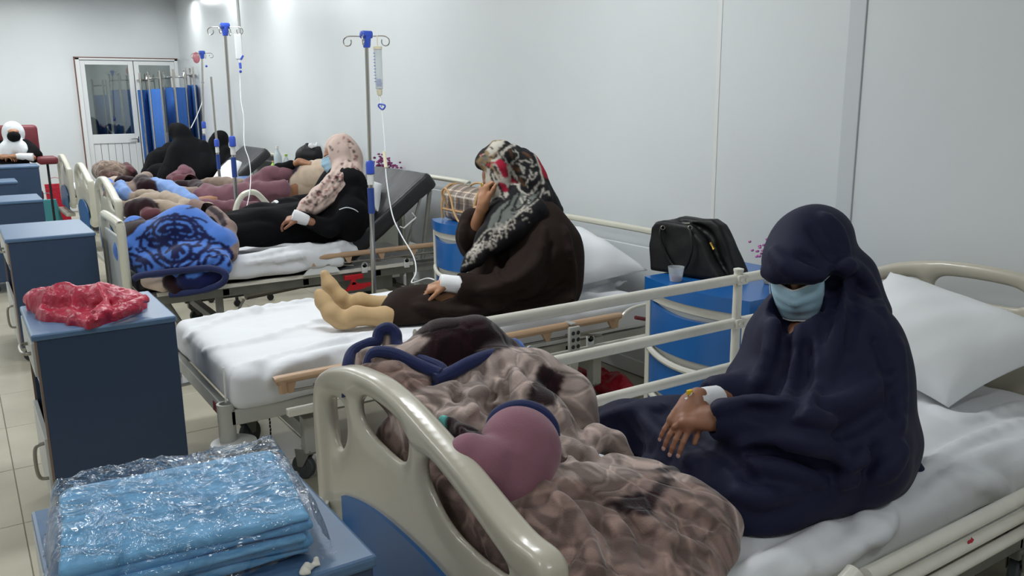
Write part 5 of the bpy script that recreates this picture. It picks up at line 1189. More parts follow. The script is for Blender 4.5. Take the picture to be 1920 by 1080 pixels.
# ============ two women in black by bed 5 / 6 ============
def dark_figure(label, hc, f, u, prims, hands=(), hoodr=0.128, org=None, extra=None, h=0.014):
    r = thing('person', label, 'person', org); f = nrm(f); u = nrm(u); R = [f, np.cross(f, u), u]
    s = SDF(*bounds([hc], 0.18), 0.009); P = face(s, hc, f, u); s.cap(hc-u*0.05, hc-u*0.18-f*0.03, 0.055, 0.06, k=0.03); ms = [s.mesh('a')]
    for (w, d, n, sd, e) in hands:
        s = SDF(*bounds([w, w+nrm(d)*0.2, e], 0.06), 0.007, B=0.035); hand(s, w, d, n, sd, curl=(0.5, 0.5, 0.4), fore=e, sc=1.1); ms.append(s.mesh('h'))
    s = SDF(*bounds([p for q in prims for p in q[0]], 0.22), 0.016); limbs(s, [(a, [v*0.7 for v in b]) for a, b in prims]); ms.append(s.mesh('c'))
    bo = fin('body', join_meshes('body', ms), r, m_skin2); eyes(P, bo)
    s = SDF(*bounds([p for q in prims for p in q[0]]+[hc], 0.24), h, B=0.07); limbs(s, prims, 0.0, 0.07)
    s.ell(hc-f*0.012+u*0.012, (hoodr, hoodr*0.92, hoodr*1.15), k=0.03, R=R); s.noise(0.012, 1.8, 13, 2, (1.2, 1.2, 0.5), ridge=True)
    s.ell(P(0.12, 0, 0.0), (0.055, 0.055, 0.035), k=0.01, op='sub', R=R)
    for (w, d, n, sd, e) in hands: s.cap(w, w+nrm(d)*0.15, 0.06, 0.07, k=0.01, op='sub')
    if extra: extra(s)
    s.done('robe_and_headscarf', m_blackcloth, r); return r, P
D5 = 10.2
dark_figure('woman in black bending forward on the fifth bed, seen from behind', DP(337, 252, D5), IV(-0.75, -0.5, 0.4), IV(-0.35, 0.93, 0),
    [([DP(342, 256, D5), DP(350, 290, D5), DP(362, 330, D5)], [0.115, 0.19, 0.24]), ([DP(372, 285, D5+0.1), DP(382, 320, D5)], [0.16, 0.18]), ([DP(335, 290, D5-0.1), DP(318, 325, D5-0.2), DP(300, 338, D5-0.3)], [0.13, 0.11, 0.06]),
     ([DP(350, 335, D5), DP(320, 330, D5-0.1), DP(290, 325, D5-0.1)], [0.14, 0.12, 0.10])], hands=[(DP(290, 340, D5-0.32), IV(-1, -0.2, 0), IV(0, 0.9, -0.4), 1, DP(305, 336, D5-0.28))], org=(2.45, 10.9, 0.6))
dark_figure('woman in black sitting to the right of the bending one, head turned to the wall', DP(410, 268, 11.2), IV(0.2, -0.3, 0.9), IV(0.1, 1, 0),
    [([DP(408, 285, 11.2), DP(405, 320, 11.2)], [0.16, 0.22]), ([DP(425, 292, 11.1), DP(432, 310, 11)], [0.10, 0.08])], org=(2.9, 11.9, 0.6), hoodr=0.13)
dark_figure('person in black crouching just left of the bending woman at the fifth bed', DP(322, 288, 11.6), IV(-0.9, -0.3, 0), IV(-0.2, 0.95, 0.2),
    [([DP(318, 290, 11.6), DP(300, 305, 11.5), DP(278, 325, 11.4)], [0.14, 0.16, 0.10]), ([DP(305, 300, 11.5), DP(320, 320, 11.5)], [0.16, 0.2])], org=(2.3, 12.3, 0.6), hoodr=0.12)

# ============ seated woman in a white headscarf, far left ============
D6 = 10.75
CH = thing('treatment_chair', 'dark red padded treatment armchair at the far left', 'chair', tuple(AT(28, 400, z=0)))
b = MB(); c = DP(26, 268, D6+0.35); b.box((c[0], c[1], c[2]), (0.58, 0.14, 0.46), 0.05, seg=3); b.done('backrest', m_darkred, CH)
b = MB(); c2 = DP(26, 318, D6+0.1); b.box((c2[0], c2[1], 0.48), (0.56, 0.60, 0.14), 0.04, seg=3); b.done('seat', m_darkred, CH)
b = MB(); b.b2((c2[0]-0.25, c2[1]-0.25, 0.0), (c2[0]+0.25, c2[1]+0.25, 0.05), 0.01); b.b2((c2[0]-0.08, c2[1]-0.08, 0.05), (c2[0]+0.08, c2[1]+0.08, 0.42)); b.done('pedestal', m_frame_d, CH)
for sg, px_ in ((1, 88),):
    a = DP(px_, 300, D6-0.1); b = MB(); b.box(tuple(a), (0.22, 0.42, 0.09), 0.03, seg=3); b.done('armrest', m_darkred, CH)
    b = MB(); b.tube([(a[0], a[1], a[2]-0.04), (a[0], a[1], 0.03)], 0.015); b.done('armrest_post', m_rubber, CH)
w6 = DP(22, 293, D6-0.25); e6 = DP(62, 296, D6-0.15)
r6, Pf6 = dark_figure('seated woman in white headscarf and black mask at the far left, forearm bandaged', DP(25, 250, D6), IV(0.05, -0.12, -1), IV(0, 1, -0.1),
    [([DP(27, 278, D6+0.03), DP(27, 310, D6+0.05)], [0.11, 0.17]), ([DP(48, 275, D6), DP(64, 290, D6-0.05), DP(52, 298, D6-0.2)], [0.09, 0.08, 0.05]), ([DP(5, 275, D6), DP(-8, 292, D6-0.05), DP(2, 298, D6-0.2)], [0.09, 0.08, 0.05]),
     ([DP(27, 320, D6), DP(20, 325, D6-0.2)], [0.16, 0.13])], hands=[(w6+IV(1, 0, 0)*0.07, IV(-1, 0, -0.1), IV(0, 0.9, -0.4), -1, e6), (DP(6, 294, D6-0.25), IV(1, 0, -0.1), IV(0, 0.9, -0.4), 1, DP(-10, 296, D6-0.15))], org=(0.8, 12.2, 0.55), hoodr=0.105)
b = MB(); b.tube([w6+IV(1, 0, 0)*0.05, w6+IV(1, 0, 0)*0.09, e6-IV(0, 0, 1)*0.06, e6-IV(0, 0, 1)*0.05+IV(1, 0, 0)*0.03], [0.03, 0.04, 0.05, 0.05], 14); b.done('bandage', m_gauze, r6)
s = SDF(*bounds([DP(25, 250, D6), DP(0, 290, D6-0.2), DP(52, 285, D6-0.2)], 0.17), 0.011, B=0.05)
s.ell(DP(25, 250, D6-0.01), (0.130, 0.135, 0.155)); s.path([DP(24, 270, D6-0.04), DP(14, 282, D6-0.10), DP(4, 290, D6-0.14)], [0.105, 0.10, 0.07], k=0.04); s.path([DP(28, 270, D6-0.04), DP(38, 279, D6-0.10), DP(46, 283, D6-0.12)], [0.105, 0.09, 0.05], k=0.04)
s.path([DP(24, 276, D6-0.10), DP(18, 289, D6-0.15)], [0.08, 0.045], k=0.04); s.B = s.B; s.done('headscarf', m_whitescarf, r6)
s = SDF(*bounds([DP(25, 255, D6-0.12)], 0.14), 0.008, B=0.04); s.ell(DP(26, 256, D6-0.15), (0.076, 0.100, 0.070)); s.done('face_mask', m_blackcloth, r6)
s = SDF(*bounds([DP(25, 244, D6-0.10)], 0.13), 0.007, B=0.035); s.ell(DP(25, 247, D6-0.14), (0.062, 0.080, 0.036)); s.done('brow', m_skin2, r6)
# ------------------------------------------------------------------ blankets, pillows and small things
def sdf_poly(s, p0, e1, e2, pts, ht, rad=0.01, k=0.02, op='add', col=None, wid=None):
    """extruded polygon pts (u, v) in the plane p0 + u e1 + v e2, half thickness ht (wid(u, v) may scale it)"""
    p0 = np.array(p0, float); e1 = nrm(e1); e2 = nrm(np.array(e2)-np.dot(e2, e1)*e1); n = np.cross(e1, e2); pts = np.array(pts, float)
    W3 = [p0+e1*u+e2*v for u, v in pts]; lo, hi = bounds(W3, ht); q = s._sl(lo, hi)
    if q is None: return s
    sl, X, Y, Z = q; X = X-np.float32(p0[0]); Y = Y-np.float32(p0[1]); Z = Z-np.float32(p0[2])
    U, V_, N_ = (np.float32(a[0])*X+np.float32(a[1])*Y+np.float32(a[2])*Z for a in (e1, e2, n))
    d = np.full(U.shape, 9.0, np.float32); ins = np.zeros(U.shape, bool); m = len(pts)
    for i in range(m):
        a, b = pts[i], pts[i-1]; e = b-a; wx, wy = U-np.float32(a[0]), V_-np.float32(a[1]); t = np.clip((wx*e[0]+wy*e[1])/max(e@e, 1e-9), 0, 1)
        d = np.minimum(d, (wx-e[0]*t)**2+(wy-e[1]*t)**2)
        if a[1] != b[1]: ins ^= ((a[1] > V_) != (b[1] > V_)) & (U < e[0]*(V_-a[1])/e[1]+a[0])
    d = np.sqrt(d); d[ins] *= -1; h_ = ht if wid is None else ht*wid(U, V_)
    q1 = d+rad; q2 = np.abs(N_)-h_+rad
    s._put(sl, (np.sqrt(np.maximum(q1, 0)**2+np.maximum(q2, 0)**2)+np.minimum(np.maximum(q1, q2), 0)-rad).astype(np.float32), k, op, col); return s
def plane_uv(pix, p0, e1, e2):
    p0 = np.array(p0, float); e1 = nrm(e1); e2 = nrm(np.array(e2)-np.dot(e2, e1)*e1); n = np.cross(e1, e2); out = []
    for px, py in pix:
        d = ray(px, py); t = ((p0-CC)@n)/(d@n); w = CC+d*t-p0; out.append((float(w@e1), float(w@e2)))
    return out
def pillow(name, label, c4, bulge, m=None, n=28, seed=0, sag=0.0):
    """c4: corners A B C D around; a stuffed case with pinched corners and a seam"""
    A, B, C_, D = (np.array(v, float) for v in c4); nn = nrm(np.cross(B-A, D-A)); nn = nn if nn[2] > 0 else -nn
    bm = bmesh.new(); top = []; bot = []; rs_ = np.random.RandomState(seed); ph = rs_.rand(6)*6
    for j in range(n+1):
        r1, r2 = [], []
        for i in range(n+1):
            u, v = i/n, j/n; a, b = 2*u-1, 2*v-1; pin = 1-0.10*(1-b*b)*abs(a)**3; pin2 = 1-0.10*(1-a*a)*abs(b)**3
            uu, vv = (a*pin+1)/2, (b*pin2+1)/2; P = A*(1-uu)*(1-vv)+B*uu*(1-vv)+C_*uu*vv+D*(1-uu)*vv
            t = (max(0, 1-abs(a)**2.6)*max(0, 1-abs(b)**2.6))**0.55
            w = (0.05 if seed != 2 else 0.16)*math.sin(5*u+7*v+ph[0])+(0.035 if seed != 2 else 0.10)*math.sin(13*u-6*v+ph[1])+0.02*math.sin(24*v+9*u+ph[2])
            e = i in (0, n) or j in (0, n)
            v1 = bm.verts.new(tuple(P+nn*(bulge*t*(1+w)+0.003))); r1.append(v1); r2.append(bm.verts.new(tuple(P-nn*(bulge*0.42*t+0.003))))
        top.append(r1); bot.append(r2)
    for j in range(n):
        for i in range(n): bm.faces.new((top[j][i], top[j][i+1], top[j+1][i+1], top[j+1][i])); bm.faces.new((bot[j][i], bot[j+1][i], bot[j+1][i+1], bot[j][i+1]))
    for i in range(n):
        bm.faces.new((top[0][i], bot[0][i], bot[0][i+1], top[0][i+1])); bm.faces.new((top[n][i], top[n][i+1], bot[n][i+1], bot[n][i]))
        bm.faces.new((top[i][0], top[i+1][0], bot[i+1][0], bot[i][0])); bm.faces.new((top[i][n], bot[i][n], bot[i+1][n], top[i+1][n]))
    bmesh.ops.recalc_face_normals(bm, faces=bm.faces[:]); me = bpy.data.meshes.new('pillow'); bm.to_mesh(me); bm.free()
    return tag(fin(name, me, None, m or m_pillow), label, 'pillow', 'pillows on the beds')
pillow('pillow', 'plump white pillow leaning on the ivory headboard behind the woman in navy', [(2.60, 1.39, 0.615), (3.02, 1.19, 0.80), (2.99, 1.88, 0.935), (2.57, 1.92, 0.70)], 0.125, seed=1)
pillow('pillow', 'crumpled white pillow behind the woman in brown on the second bed', [(2.60, 3.46, 0.625), (3.06, 3.34, 0.70), (3.09, 3.98, 0.84), (2.62, 4.08, 0.80)], 0.12, seed=2, m=m_sheet)
pillow('pillow', 'small white pillow wedged between the floral-scarfed woman and the black mattress', [DP(672, 385, 6.3), DP(712, 402, 6.1), DP(716, 345, 6.4), DP(690, 340, 6.5)], 0.07, seed=3)
pillow('pillow', 'white pillow leaning on the raised black mattress of the fifth bed', [DP(392, 344, 9.7), DP(440, 350, 9.6), DP(462, 308, 10.1), DP(430, 303, 10.3)], 0.10, seed=4)

# ---- foreground blanket on bed 1
T1, T2, MR, NV, MV, TL, LB, BR_ = srgb(168, 150, 143), srgb(130, 108, 101), srgb(34, 14, 20), srgb(26, 34, 66), srgb(128, 84, 98), srgb(112, 198, 192), srgb(92, 134, 214), srgb(104, 80, 76)
s = SDF((0.835, 1.00, 0.56), (1.80, 2.30, 1.10), 0.0062, B=0.055)
s.path([(1.0, 1.95, 0.66), (1.02, 1.6, 0.66), (1.02, 1.2, 0.62)], [0.13, 0.12, 0.07], col=T1)
s.path([DP(700, 690, 2.28), DP(800, 690, 2.32), DP(900, 700, 2.38)], [0.06, 0.07, 0.08], k=0.04, col=T1)
s.path([DP(770, 685, 2.34), DP(830, 660, 2.36), DP(890, 650, 2.40), DP(945, 662, 2.44)], [0.045, 0.088, 0.085, 0.044], k=0.03, col=MR)
s.path([DP(960, 660, 2.50), DP(975, 678, 2.50)], [0.036, 0.03], k=0.01, col=LB)
s.path([DP(690, 700, 2.25), DP(760, 735, 2.16)], [0.06, 0.06], k=0.03, col=T2)
s.path([DP(880, 740, 2.20), DP(930, 705, 2.30), DP(1000, 708, 2.38)], [0.055, 0.075, 0.078], k=0.04, col=T1)
s.path([DP(1000, 730, 2.36), DP(1050, 755, 2.38), DP(1075, 800, 2.34)], [0.09, 0.085, 0.07], k=0.05, col=T1)
s.path([DP(780, 780, 2.12), DP(850, 765, 2.14), DP(900, 790, 2.12)], [0.06, 0.065, 0.06], k=0.025, col=T1)
s.path([DP(850, 790, 2.05), DP(900, 800, 2.03)], [0.05, 0.05], k=0.02, col=T1)
s.path([DP(960, 760, 2.22), DP(1000, 800, 2.18), DP(1060, 850, 2.14)], [0.08, 0.09, 0.07], k=0.04, col=T1)
# mauve turned-over flap and its collar
s.path([DP(840, 822, 1.90), DP(868, 845, 1.85), DP(880, 856, 1.83)], [0.045, 0.055, 0.05], k=0.015, col=MR); s.cap(DP(826, 800, 1.90), DP(842, 806, 1.90), 0.022, 0.018, k=0.004, col=TL)
# rolls in the middle
s.path([DP(955, 945, 1.79), DP(1030, 908, 1.86), DP(1085, 898, 1.91), DP(1150, 915, 1.97), DP(1190, 932, 2.0)], [0.028, 0.034, 0.042, 0.044, 0.030], k=0.006, col=T1)
s.path([DP(1060, 860, 2.05), DP(1090, 870, 2.05)], [0.05, 0.05], k=0.02, col=T1)
s.path([DP(1100, 880, 2.04), DP(1095, 848, 2.08), DP(1118, 822, 2.13), DP(1150, 832, 2.16), DP(1172, 862, 2.15)], [0.026, 0.032, 0.038, 0.038, 0.028], k=0.006, col=T1)
s.path([DP(1122, 886, 2.03), DP(1150, 882, 2.06), DP(1218, 892, 2.10)], [0.030, 0.044, 0.038], k=0.006, col=T1)
s.path([DP(1150, 950, 1.98), DP(1195, 938, 2.0), DP(1232, 920, 2.05), DP(1256, 892, 2.12)], [0.030, 0.040, 0.036, 0.022], k=0.010, col=MR)
# broad lower cloth with its rolled far edge
s.path([DP(1250, 935, 2.02), DP(1290, 938, 2.05), DP(1345, 955, 2.04)], [0.040, 0.048, 0.034], k=0.012, col=T1)
s.path([DP(1345, 950, 2.06), DP(1357, 980, 2.00), DP(1345, 1030, 1.93), DP(1322, 1080, 1.86)], [0.030, 0.034, 0.034, 0.03], k=0.02, col=T1)
for a_, b_, ra in [((1020, 985, 1.80), (1300, 985, 1.98), 0.070), ((1010, 1030, 1.72), (1310, 1030, 1.89), 0.060), ((1060, 1085, 1.66), (1300, 1085, 1.80), 0.055), ((1040, 950, 1.88), (1250, 955, 2.05), 0.065), ((1080, 1130, 1.60), (1290, 1130, 1.72), 0.055)]:
    s.cap(DP(*a_), DP(*b_), ra+0.012, ra+0.012, k=0.05, col=T2)
s.path([(0.90, 1.15, 0.62), (0.90, 1.5, 0.66), (0.90, 1.9, 0.72)], [0.06, 0.07, 0.08], k=0.05, col=T2)
s.cap(DP(1335, 1075, 1.89), DP(1355, 1085, 1.87), 0.02, 0.02, k=0.01, col=MV)
s.noise(0.005, 2.2, 101, 2); s.noise(0.003, 4.5, 17, 1)
for P in [[(905, 690), (920, 740), (905, 790)], [(940, 680), (955, 730), (950, 760)], [(1000, 680), (985, 720), (990, 760)], [(860, 740), (900, 760), (935, 765)], [(790, 765), (830, 790), (850, 800)], [(1075, 790), (1100, 830)], [(1290, 945), (1285, 990), (1310, 1040)], [(1100, 970), (1150, 1010), (1160, 1075)], [(1040, 985), (1060, 1030), (1055, 1075)]]: s.stroke(P, [0.004, 0.012, 0.004], k=0.012, op='sub', lift=0.0)
for P in [[(885, 700), (895, 740), (880, 780)], [(960, 690), (972, 740), (965, 765)], [(1020, 790), (1050, 830), (1070, 860)], [(1200, 960), (1240, 1000), (1250, 1070)]]: s.stroke(P, [0.006, 0.016, 0.006], k=0.015, op='add', lift=0.0)
Gb = lambda P, r, k=0.015: s.stroke(P, r, k=k, op='sub', lift=0.003); Ab = lambda P, r, k=0.02: s.stroke(P, r, k=k, op='add', lift=0.002)
Gb([(930, 765), (900, 790), (880, 800)], [0.008, 0.014, 0.010]); Gb([(880, 700), (855, 730), (870, 760)], [0.008, 0.012, 0.006]); Gb([(1040, 780), (1065, 835), (1090, 860)], [0.006, 0.012, 0.006])
Gb([(920, 762), (940, 830), (935, 850)], [0.004, 0.008, 0.004]); Gb([(905, 840), (935, 848), (948, 838)], [0.008, 0.012, 0.006]); Gb([(985, 945), (1050, 925), (1100, 925), (1150, 945)], [0.006, 0.012, 0.012, 0.008])
Gb([(1260, 955), (1300, 965), (1345, 990)], [0.006, 0.010, 0.008]); Ab([(880, 750), (900, 740), (930, 720)], [0.006, 0.012, 0.006]); Ab([(960, 690), (990, 740), (985, 780)], [0.006, 0.014, 0.006])
Ab([(1000, 900), (1060, 950), (1100, 1020), (1120, 1080)], [0.006, 0.014, 0.014, 0.008]); Gb([(1160, 950), (1200, 1000), (1210, 1060)], [0.005, 0.009, 0.006]); Ab([(1180, 960), (1260, 1010), (1330, 1040)], [0.005, 0.012, 0.006])
Gb([(780, 790), (820, 800), (860, 830)], [0.008, 0.012, 0.008]); Gb([(800, 745), (830, 760), (860, 745)], [0.006, 0.010, 0.006])
s.region([(775, 668), (800, 640), (850, 622), (930, 622), (962, 650), (925, 662), (880, 676), (845, 694), (815, 705), (790, 688)], MR, 0.4)
s.region([(1015, 680), (1062, 705), (1058, 712), (1040, 762), (985, 755), (1000, 715)], MR, 0.6)
s.region([(1130, 948), (1165, 930), (1215, 920), (1245, 892), (1268, 898), (1235, 935), (1222, 968), (1180, 965)], MR, 0.3)
s.region([(840, 835), (860, 800), (895, 820), (882, 862), (870, 870)], MR, 0.2)
s.plane((0, 0, 0.592), (0, 0, -1)); s.plane((0.845, 0, 0), (-1, 0, 0)); s.f[:, :, :] = s.f
blk = tag(s.done('blanket', m_fleece, relax=1), 'taupe plush blanket with embossed swirls, heaped beside the nearest footboard', 'blanket', 'heaped plush blankets')
def piping(pts, r, parent, m=None, n=6, name='piping', flat=1.0):
    b = MB(); b.tube(smooth_path(pts, 5), r, 12); return b.done(name, m or m_navysheet, parent)
piping([DP(652, 745, 2.22), DP(652, 690, 2.24), DP(662, 660, 2.28), DP(690, 645, 2.30), DP(706, 640, 2.31), DP(712, 622, 2.32), DP(728, 615, 2.32), DP(742, 626, 2.32), DP(748, 652, 2.30), DP(790, 675, 2.26), DP(828, 692, 2.22), DP(822, 715, 2.19), DP(808, 742, 2.16)], 0.0165, blk)
piping([DP(690, 690, 2.22), DP(700, 663, 2.22), DP(735, 662, 2.21), DP(785, 684, 2.19), DP(825, 702, 2.17)], 0.0165, blk)
piping([DP(815, 712, 2.16), DP(848, 698, 2.19), DP(882, 680, 2.22), DP(925, 665, 2.28), DP(972, 662, 2.36)], 0.018, blk)
s = SDF(*bounds([DP(660, 650, 2.3), DP(745, 620, 2.33), DP(830, 740, 2.16)], 0.06), 0.006, B=0.04)
s.path([DP(690, 700, 2.20), DP(740, 705, 2.18), DP(790, 722, 2.16)], [0.026, 0.034, 0.030], k=0.03, col=T2); s.cap(DP(728, 632, 2.34), DP(728, 655, 2.33), 0.022, 0.022, col=T1); s.path([DP(668, 670, 2.28), DP(672, 740, 2.22)], [0.02, 0.02], col=T1)
s.noise(0.004, 5, 3, 2); s.done('turned_corner', m_fleece, blk)
piping([DP(924, 802, 1.92), DP(930, 778, 1.93), DP(952, 764, 1.94), DP(985, 760, 1.945), DP(1018, 772, 1.95), DP(1036, 795, 1.95), DP(1039, 812, 1.95)], [0.010]+[0.0155]*28+[0.010, 0.006], blk) if False else piping([DP(922, 800, 1.90), DP(930, 780, 1.90), DP(953, 766, 1.90), DP(985, 762, 1.90), DP(1016, 774, 1.90), DP(1034, 796, 1.90), DP(1038, 818, 1.90)], 0.0155, blk)

s = SDF(*bounds([DP(980, 842, 1.9), DP(945, 930, 1.85), DP(870, 860, 1.86)], 0.14), 0.006, B=0.05)
s.ell(DP(972, 838, 1.90), (0.080, 0.080, 0.088), k=0.015); s.path([DP(978, 850, 1.87), DP(965, 890, 1.83), DP(955, 922, 1.80)], [0.082, 0.066, 0.030], k=0.05)
s.path([DP(880, 858, 1.80), DP(912, 880, 1.80), DP(940, 905, 1.80)], [0.050, 0.064, 0.050], k=0.014); s.noise(0.003, 3, 3, 2)
s.done('mauve_flap', mat('mauve_plush', srgb(142, 98, 112), 0.9, sheen=0.35, var=0.14, vscale=9, bump=0.5, bscale=260, spec=0.2), blk)
# ---- blue damask blanket on bed 3
BL, BN = srgb(76, 120, 200), srgb(18, 24, 70)
s = SDF(*bounds([DP(215, 430, 5.3), DP(445, 470, 5.2), DP(330, 385, 5.6), DP(330, 560, 5.1), DP(400, 400, 5.9)], 0.08), 0.0058, B=0.055)
s.path([DP(285, 455, 5.42), DP(345, 445, 5.40), DP(395, 465, 5.38)], [0.15, 0.20, 0.16], col=BL); s.path([DP(255, 430, 5.5), DP(250, 470, 5.35), DP(275, 500, 5.25)], [0.09, 0.10, 0.08], k=0.06, col=BL)
s.path([DP(300, 500, 5.22), DP(360, 495, 5.20), DP(405, 495, 5.20)], [0.085, 0.10, 0.09], k=0.08, col=BL); s.path([DP(345, 525, 5.17), DP(385, 523, 5.15), DP(420, 500, 5.16)], [0.045, 0.055, 0.045], k=0.05, col=BL)
s.path([DP(400, 400, 5.75), DP(428, 430, 5.55), DP(436, 480, 5.3)], [0.05, 0.05, 0.03], k=0.05, col=T2)
s.noise(0.008, 2.2, 55, 2); Z3 = lambda u, v: (80+u/2.8425, 220+v/2.8425)
s.stroke([Z3(640, 800), Z3(800, 790), Z3(960, 740)], [0.01, 0.016, 0.01], k=0.02, op='add')
def PZ(P, r=0.012, c=BN, n=4): s.stroke([Z3(*p) for p in P], r, op='paint', col=c, n=n)
def sym(P, r=0.009, ax=705):
    r = r*1.05
    PZ(P, r); PZ([(2*ax-u, v) for u, v in P], r)
PZ([(703, 512), (706, 640), (704, 760)], 0.010)
sym([(703, 528), (650, 530), (600, 555), (570, 590), (540, 620), (522, 660), (530, 700), (575, 725), (610, 770), (660, 800), (703, 808)], 0.011)
sym([(703, 545), (660, 545), (620, 560), (600, 590), (585, 620)], 0.012); sym([(690, 570), (650, 580), (620, 605), (650, 610), (690, 600)], 0.012); sym([(595, 620), (620, 640), (660, 635), (690, 625)], 0.012)
sym([(560, 650), (600, 655), (640, 660), (690, 650)], 0.012); sym([(570, 680), (610, 690), (650, 675), (680, 690), (660, 720)], 0.014); sym([(620, 700), (630, 740), (665, 765), (703, 775)], 0.013)
sym([(703, 660), (690, 700), (660, 715)], 0.012); sym([(703, 680), (695, 730), (720, 745)], 0.013); sym([(560, 590), (580, 580), (600, 600)], 0.012); PZ([(690, 520), (720, 520)], 0.012)
for P in [[(830, 790), (835, 740), (870, 700), (910, 670), (960, 680), (1000, 720)], [(860, 780), (880, 740), (915, 745), (940, 720), (900, 710)], [(870, 800), (920, 790), (960, 760), (950, 730), (985, 740)], [(930, 700), (960, 700), (990, 690)], [(985, 690), (1010, 740), (990, 790)],
          [(420, 700), (450, 725), (500, 740), (560, 770), (585, 800)], [(430, 740), (470, 760), (480, 800), (530, 790)], [(440, 770), (455, 800), (500, 825)], [(500, 760), (540, 775), (550, 810)], [(400, 700), (440, 710), (470, 700)]]: PZ(P, 0.012)
sym([(703, 600), (670, 640), (640, 630)], 0.010); sym([(640, 585), (655, 600)], 0.012); sym([(590, 640), (570, 660), (590, 680)], 0.010); sym([(540, 560), (560, 545), (610, 535)], 0.009); sym([(600, 730), (640, 745), (600, 760)], 0.010); sym([(545, 700), (520, 720), (500, 700)], 0.010); sym([(660, 770), (690, 790), (703, 830)], 0.010); sym([(570, 620), (545, 640)], 0.012); sym([(520, 640), (500, 650)], 0.010)
s.region([Z3(*p) for p in [(395, 600), (430, 560), (500, 545), (600, 500), (620, 515), (560, 545), (510, 580), (480, 620), (430, 650)]], MR, 0.5)
s.region([Z3(*p) for p in [(830, 455), (900, 470), (960, 510), (985, 570), (960, 590), (930, 530), (880, 490), (830, 480), (760, 490)]], MR, 0.5)
dm = tag(s.done('blanket', m_plush), 'bright blue plush blanket with navy damask scrolls over the foot of the third bed', 'blanket', 'heaped plush blankets')
piping([DP(*Z3(490, 860), 5.12), DP(*Z3(520, 845), 5.10), DP(*Z3(640, 828), 5.07), DP(*Z3(800, 810), 5.06), DP(*Z3(900, 805), 5.05), DP(*Z3(970, 830), 5.05), DP(*Z3(965, 875), 5.06), DP(*Z3(900, 910), 5.08), DP(*Z3(780, 935), 5.10), DP(*Z3(680, 945), 5.12)], 0.020, dm)
s = SDF(*bounds([DP(*Z3(500, 860), 5.2), DP(*Z3(980, 800), 5.1), DP(*Z3(680, 950), 5.15)], 0.06), 0.008, B=0.04)
s.path([DP(*Z3(560, 875), 5.2), DP(*Z3(640, 890), 5.17)], [0.04, 0.05], col=srgb(206, 186, 172)); s.path([DP(*Z3(690, 880), 5.15), DP(*Z3(720, 920), 5.13)], [0.055, 0.045], k=0.01, col=MR); s.path([DP(*Z3(780, 870), 5.14), DP(*Z3(860, 875), 5.13), DP(*Z3(930, 850), 5.12)], [0.07, 0.07, 0.05], k=0.01, col=BN)
s.path([DP(*Z3(785, 850), 5.10), DP(*Z3(830, 840), 5.09)], [0.03, 0.03], k=0.005, col=BL); s.noise(0.004, 4, 2, 2); s.done('hanging_fold', m_plush, dm)

# ---- blankets on beds 4 to 6
Z5 = lambda u, v, d: DP(180+u/6.4, 300+v/6.4, d)
s = SDF(*bounds([Z5(0, 200, 8.2), Z5(1560, 700, 7.0), Z5(1300, 500, 7.8), Z5(240, 700, 7.0), Z5(640, 180, 8.2)], 0.10), 0.012, B=0.06)
CB, CT, CLB, CM2 = srgb(166, 150, 134), srgb(136, 118, 106), srgb(128, 158, 212), srgb(92, 54, 60)
s.path([Z5(300, 450, 7.7), Z5(700, 480, 7.8), Z5(1200, 480, 7.9)], [0.14, 0.15, 0.12], col=CT)
s.path([Z5(135, 300, 8.0), Z5(190, 370, 7.8), Z5(260, 420, 7.5)], [0.06, 0.07, 0.05], k=0.04, col=BL); s.path([Z5(290, 330, 7.6), Z5(350, 400, 7.5), Z5(400, 430, 7.5)], [0.055, 0.055, 0.03], k=0.03, col=CLB)
s.path([Z5(560, 280, 7.8), Z5(620, 350, 7.7), Z5(760, 390, 7.7)], [0.09, 0.09, 0.06], k=0.04, col=MR); s.path([Z5(540, 250, 8.0), Z5(600, 215, 8.1)], [0.07, 0.06], k=0.04, col=CT)
s.path([Z5(700, 270, 7.8), Z5(850, 340, 7.7), Z5(1030, 430, 7.6), Z5(1180, 500, 7.5)], [0.055, 0.075, 0.075, 0.045], k=0.02, col=CLB)
s.path([Z5(430, 440, 7.5), Z5(560, 410, 7.5), Z5(720, 430, 7.5)], [0.035, 0.045, 0.045], k=0.03, col=CB); s.path([Z5(430, 520, 7.3), Z5(620, 470, 7.35), Z5(850, 480, 7.35), Z5(1100, 560, 7.2), Z5(1350, 590, 7.1)], [0.03, 0.06, 0.07, 0.07, 0.06], k=0.03, col=CB)
s.path([Z5(690, 560, 7.1), Z5(850, 580, 7.1), Z5(1000, 600, 7.1)], [0.06, 0.07, 0.05], k=0.03, col=CB); s.path([Z5(470, 610, 7.0), Z5(600, 590, 7.0)], [0.09, 0.09], k=0.03, col=MR); s.path([Z5(620, 670, 6.9), Z5(720, 650, 6.9)], [0.06, 0.05], k=0.02, col=CM2)
s.path([Z5(310, 560, 7.3), Z5(370, 600, 7.2)], [0.05, 0.07], k=0.03, col=CT); s.path([Z5(1000, 640, 6.9), Z5(1200, 570, 6.9), Z5(1400, 600, 6.8)], [0.05, 0.06, 0.06], k=0.03, col=T2)
s.path([Z5(150, 290, 8.2), Z5(240, 260, 8.2)], [0.06, 0.05], k=0.03, col=srgb(200, 180, 166)); s.path([Z5(290, 260, 8.1), Z5(420, 260, 8.1)], [0.05, 0.06], k=0.02, col=MR)
s.noise(0.010, 3.0, 40, 3); s.noise(0.006, 6, 4, 2, ridge=True)
tag(s.done('blanket', m_plush), 'heap of beige, pale blue and maroon plush blanket on the foot of the fourth bed', 'blanket', 'heaped plush blankets')
s = SDF(*bounds([Z5(950, 290, 8.2), Z5(2300, 100, 8.4), Z5(2000, 560, 7.4), Z5(1300, 600, 7.4), DP(575, 350, 8.0)], 0.12), 0.012, B=0.06)
MVF = srgb(118, 82, 92)
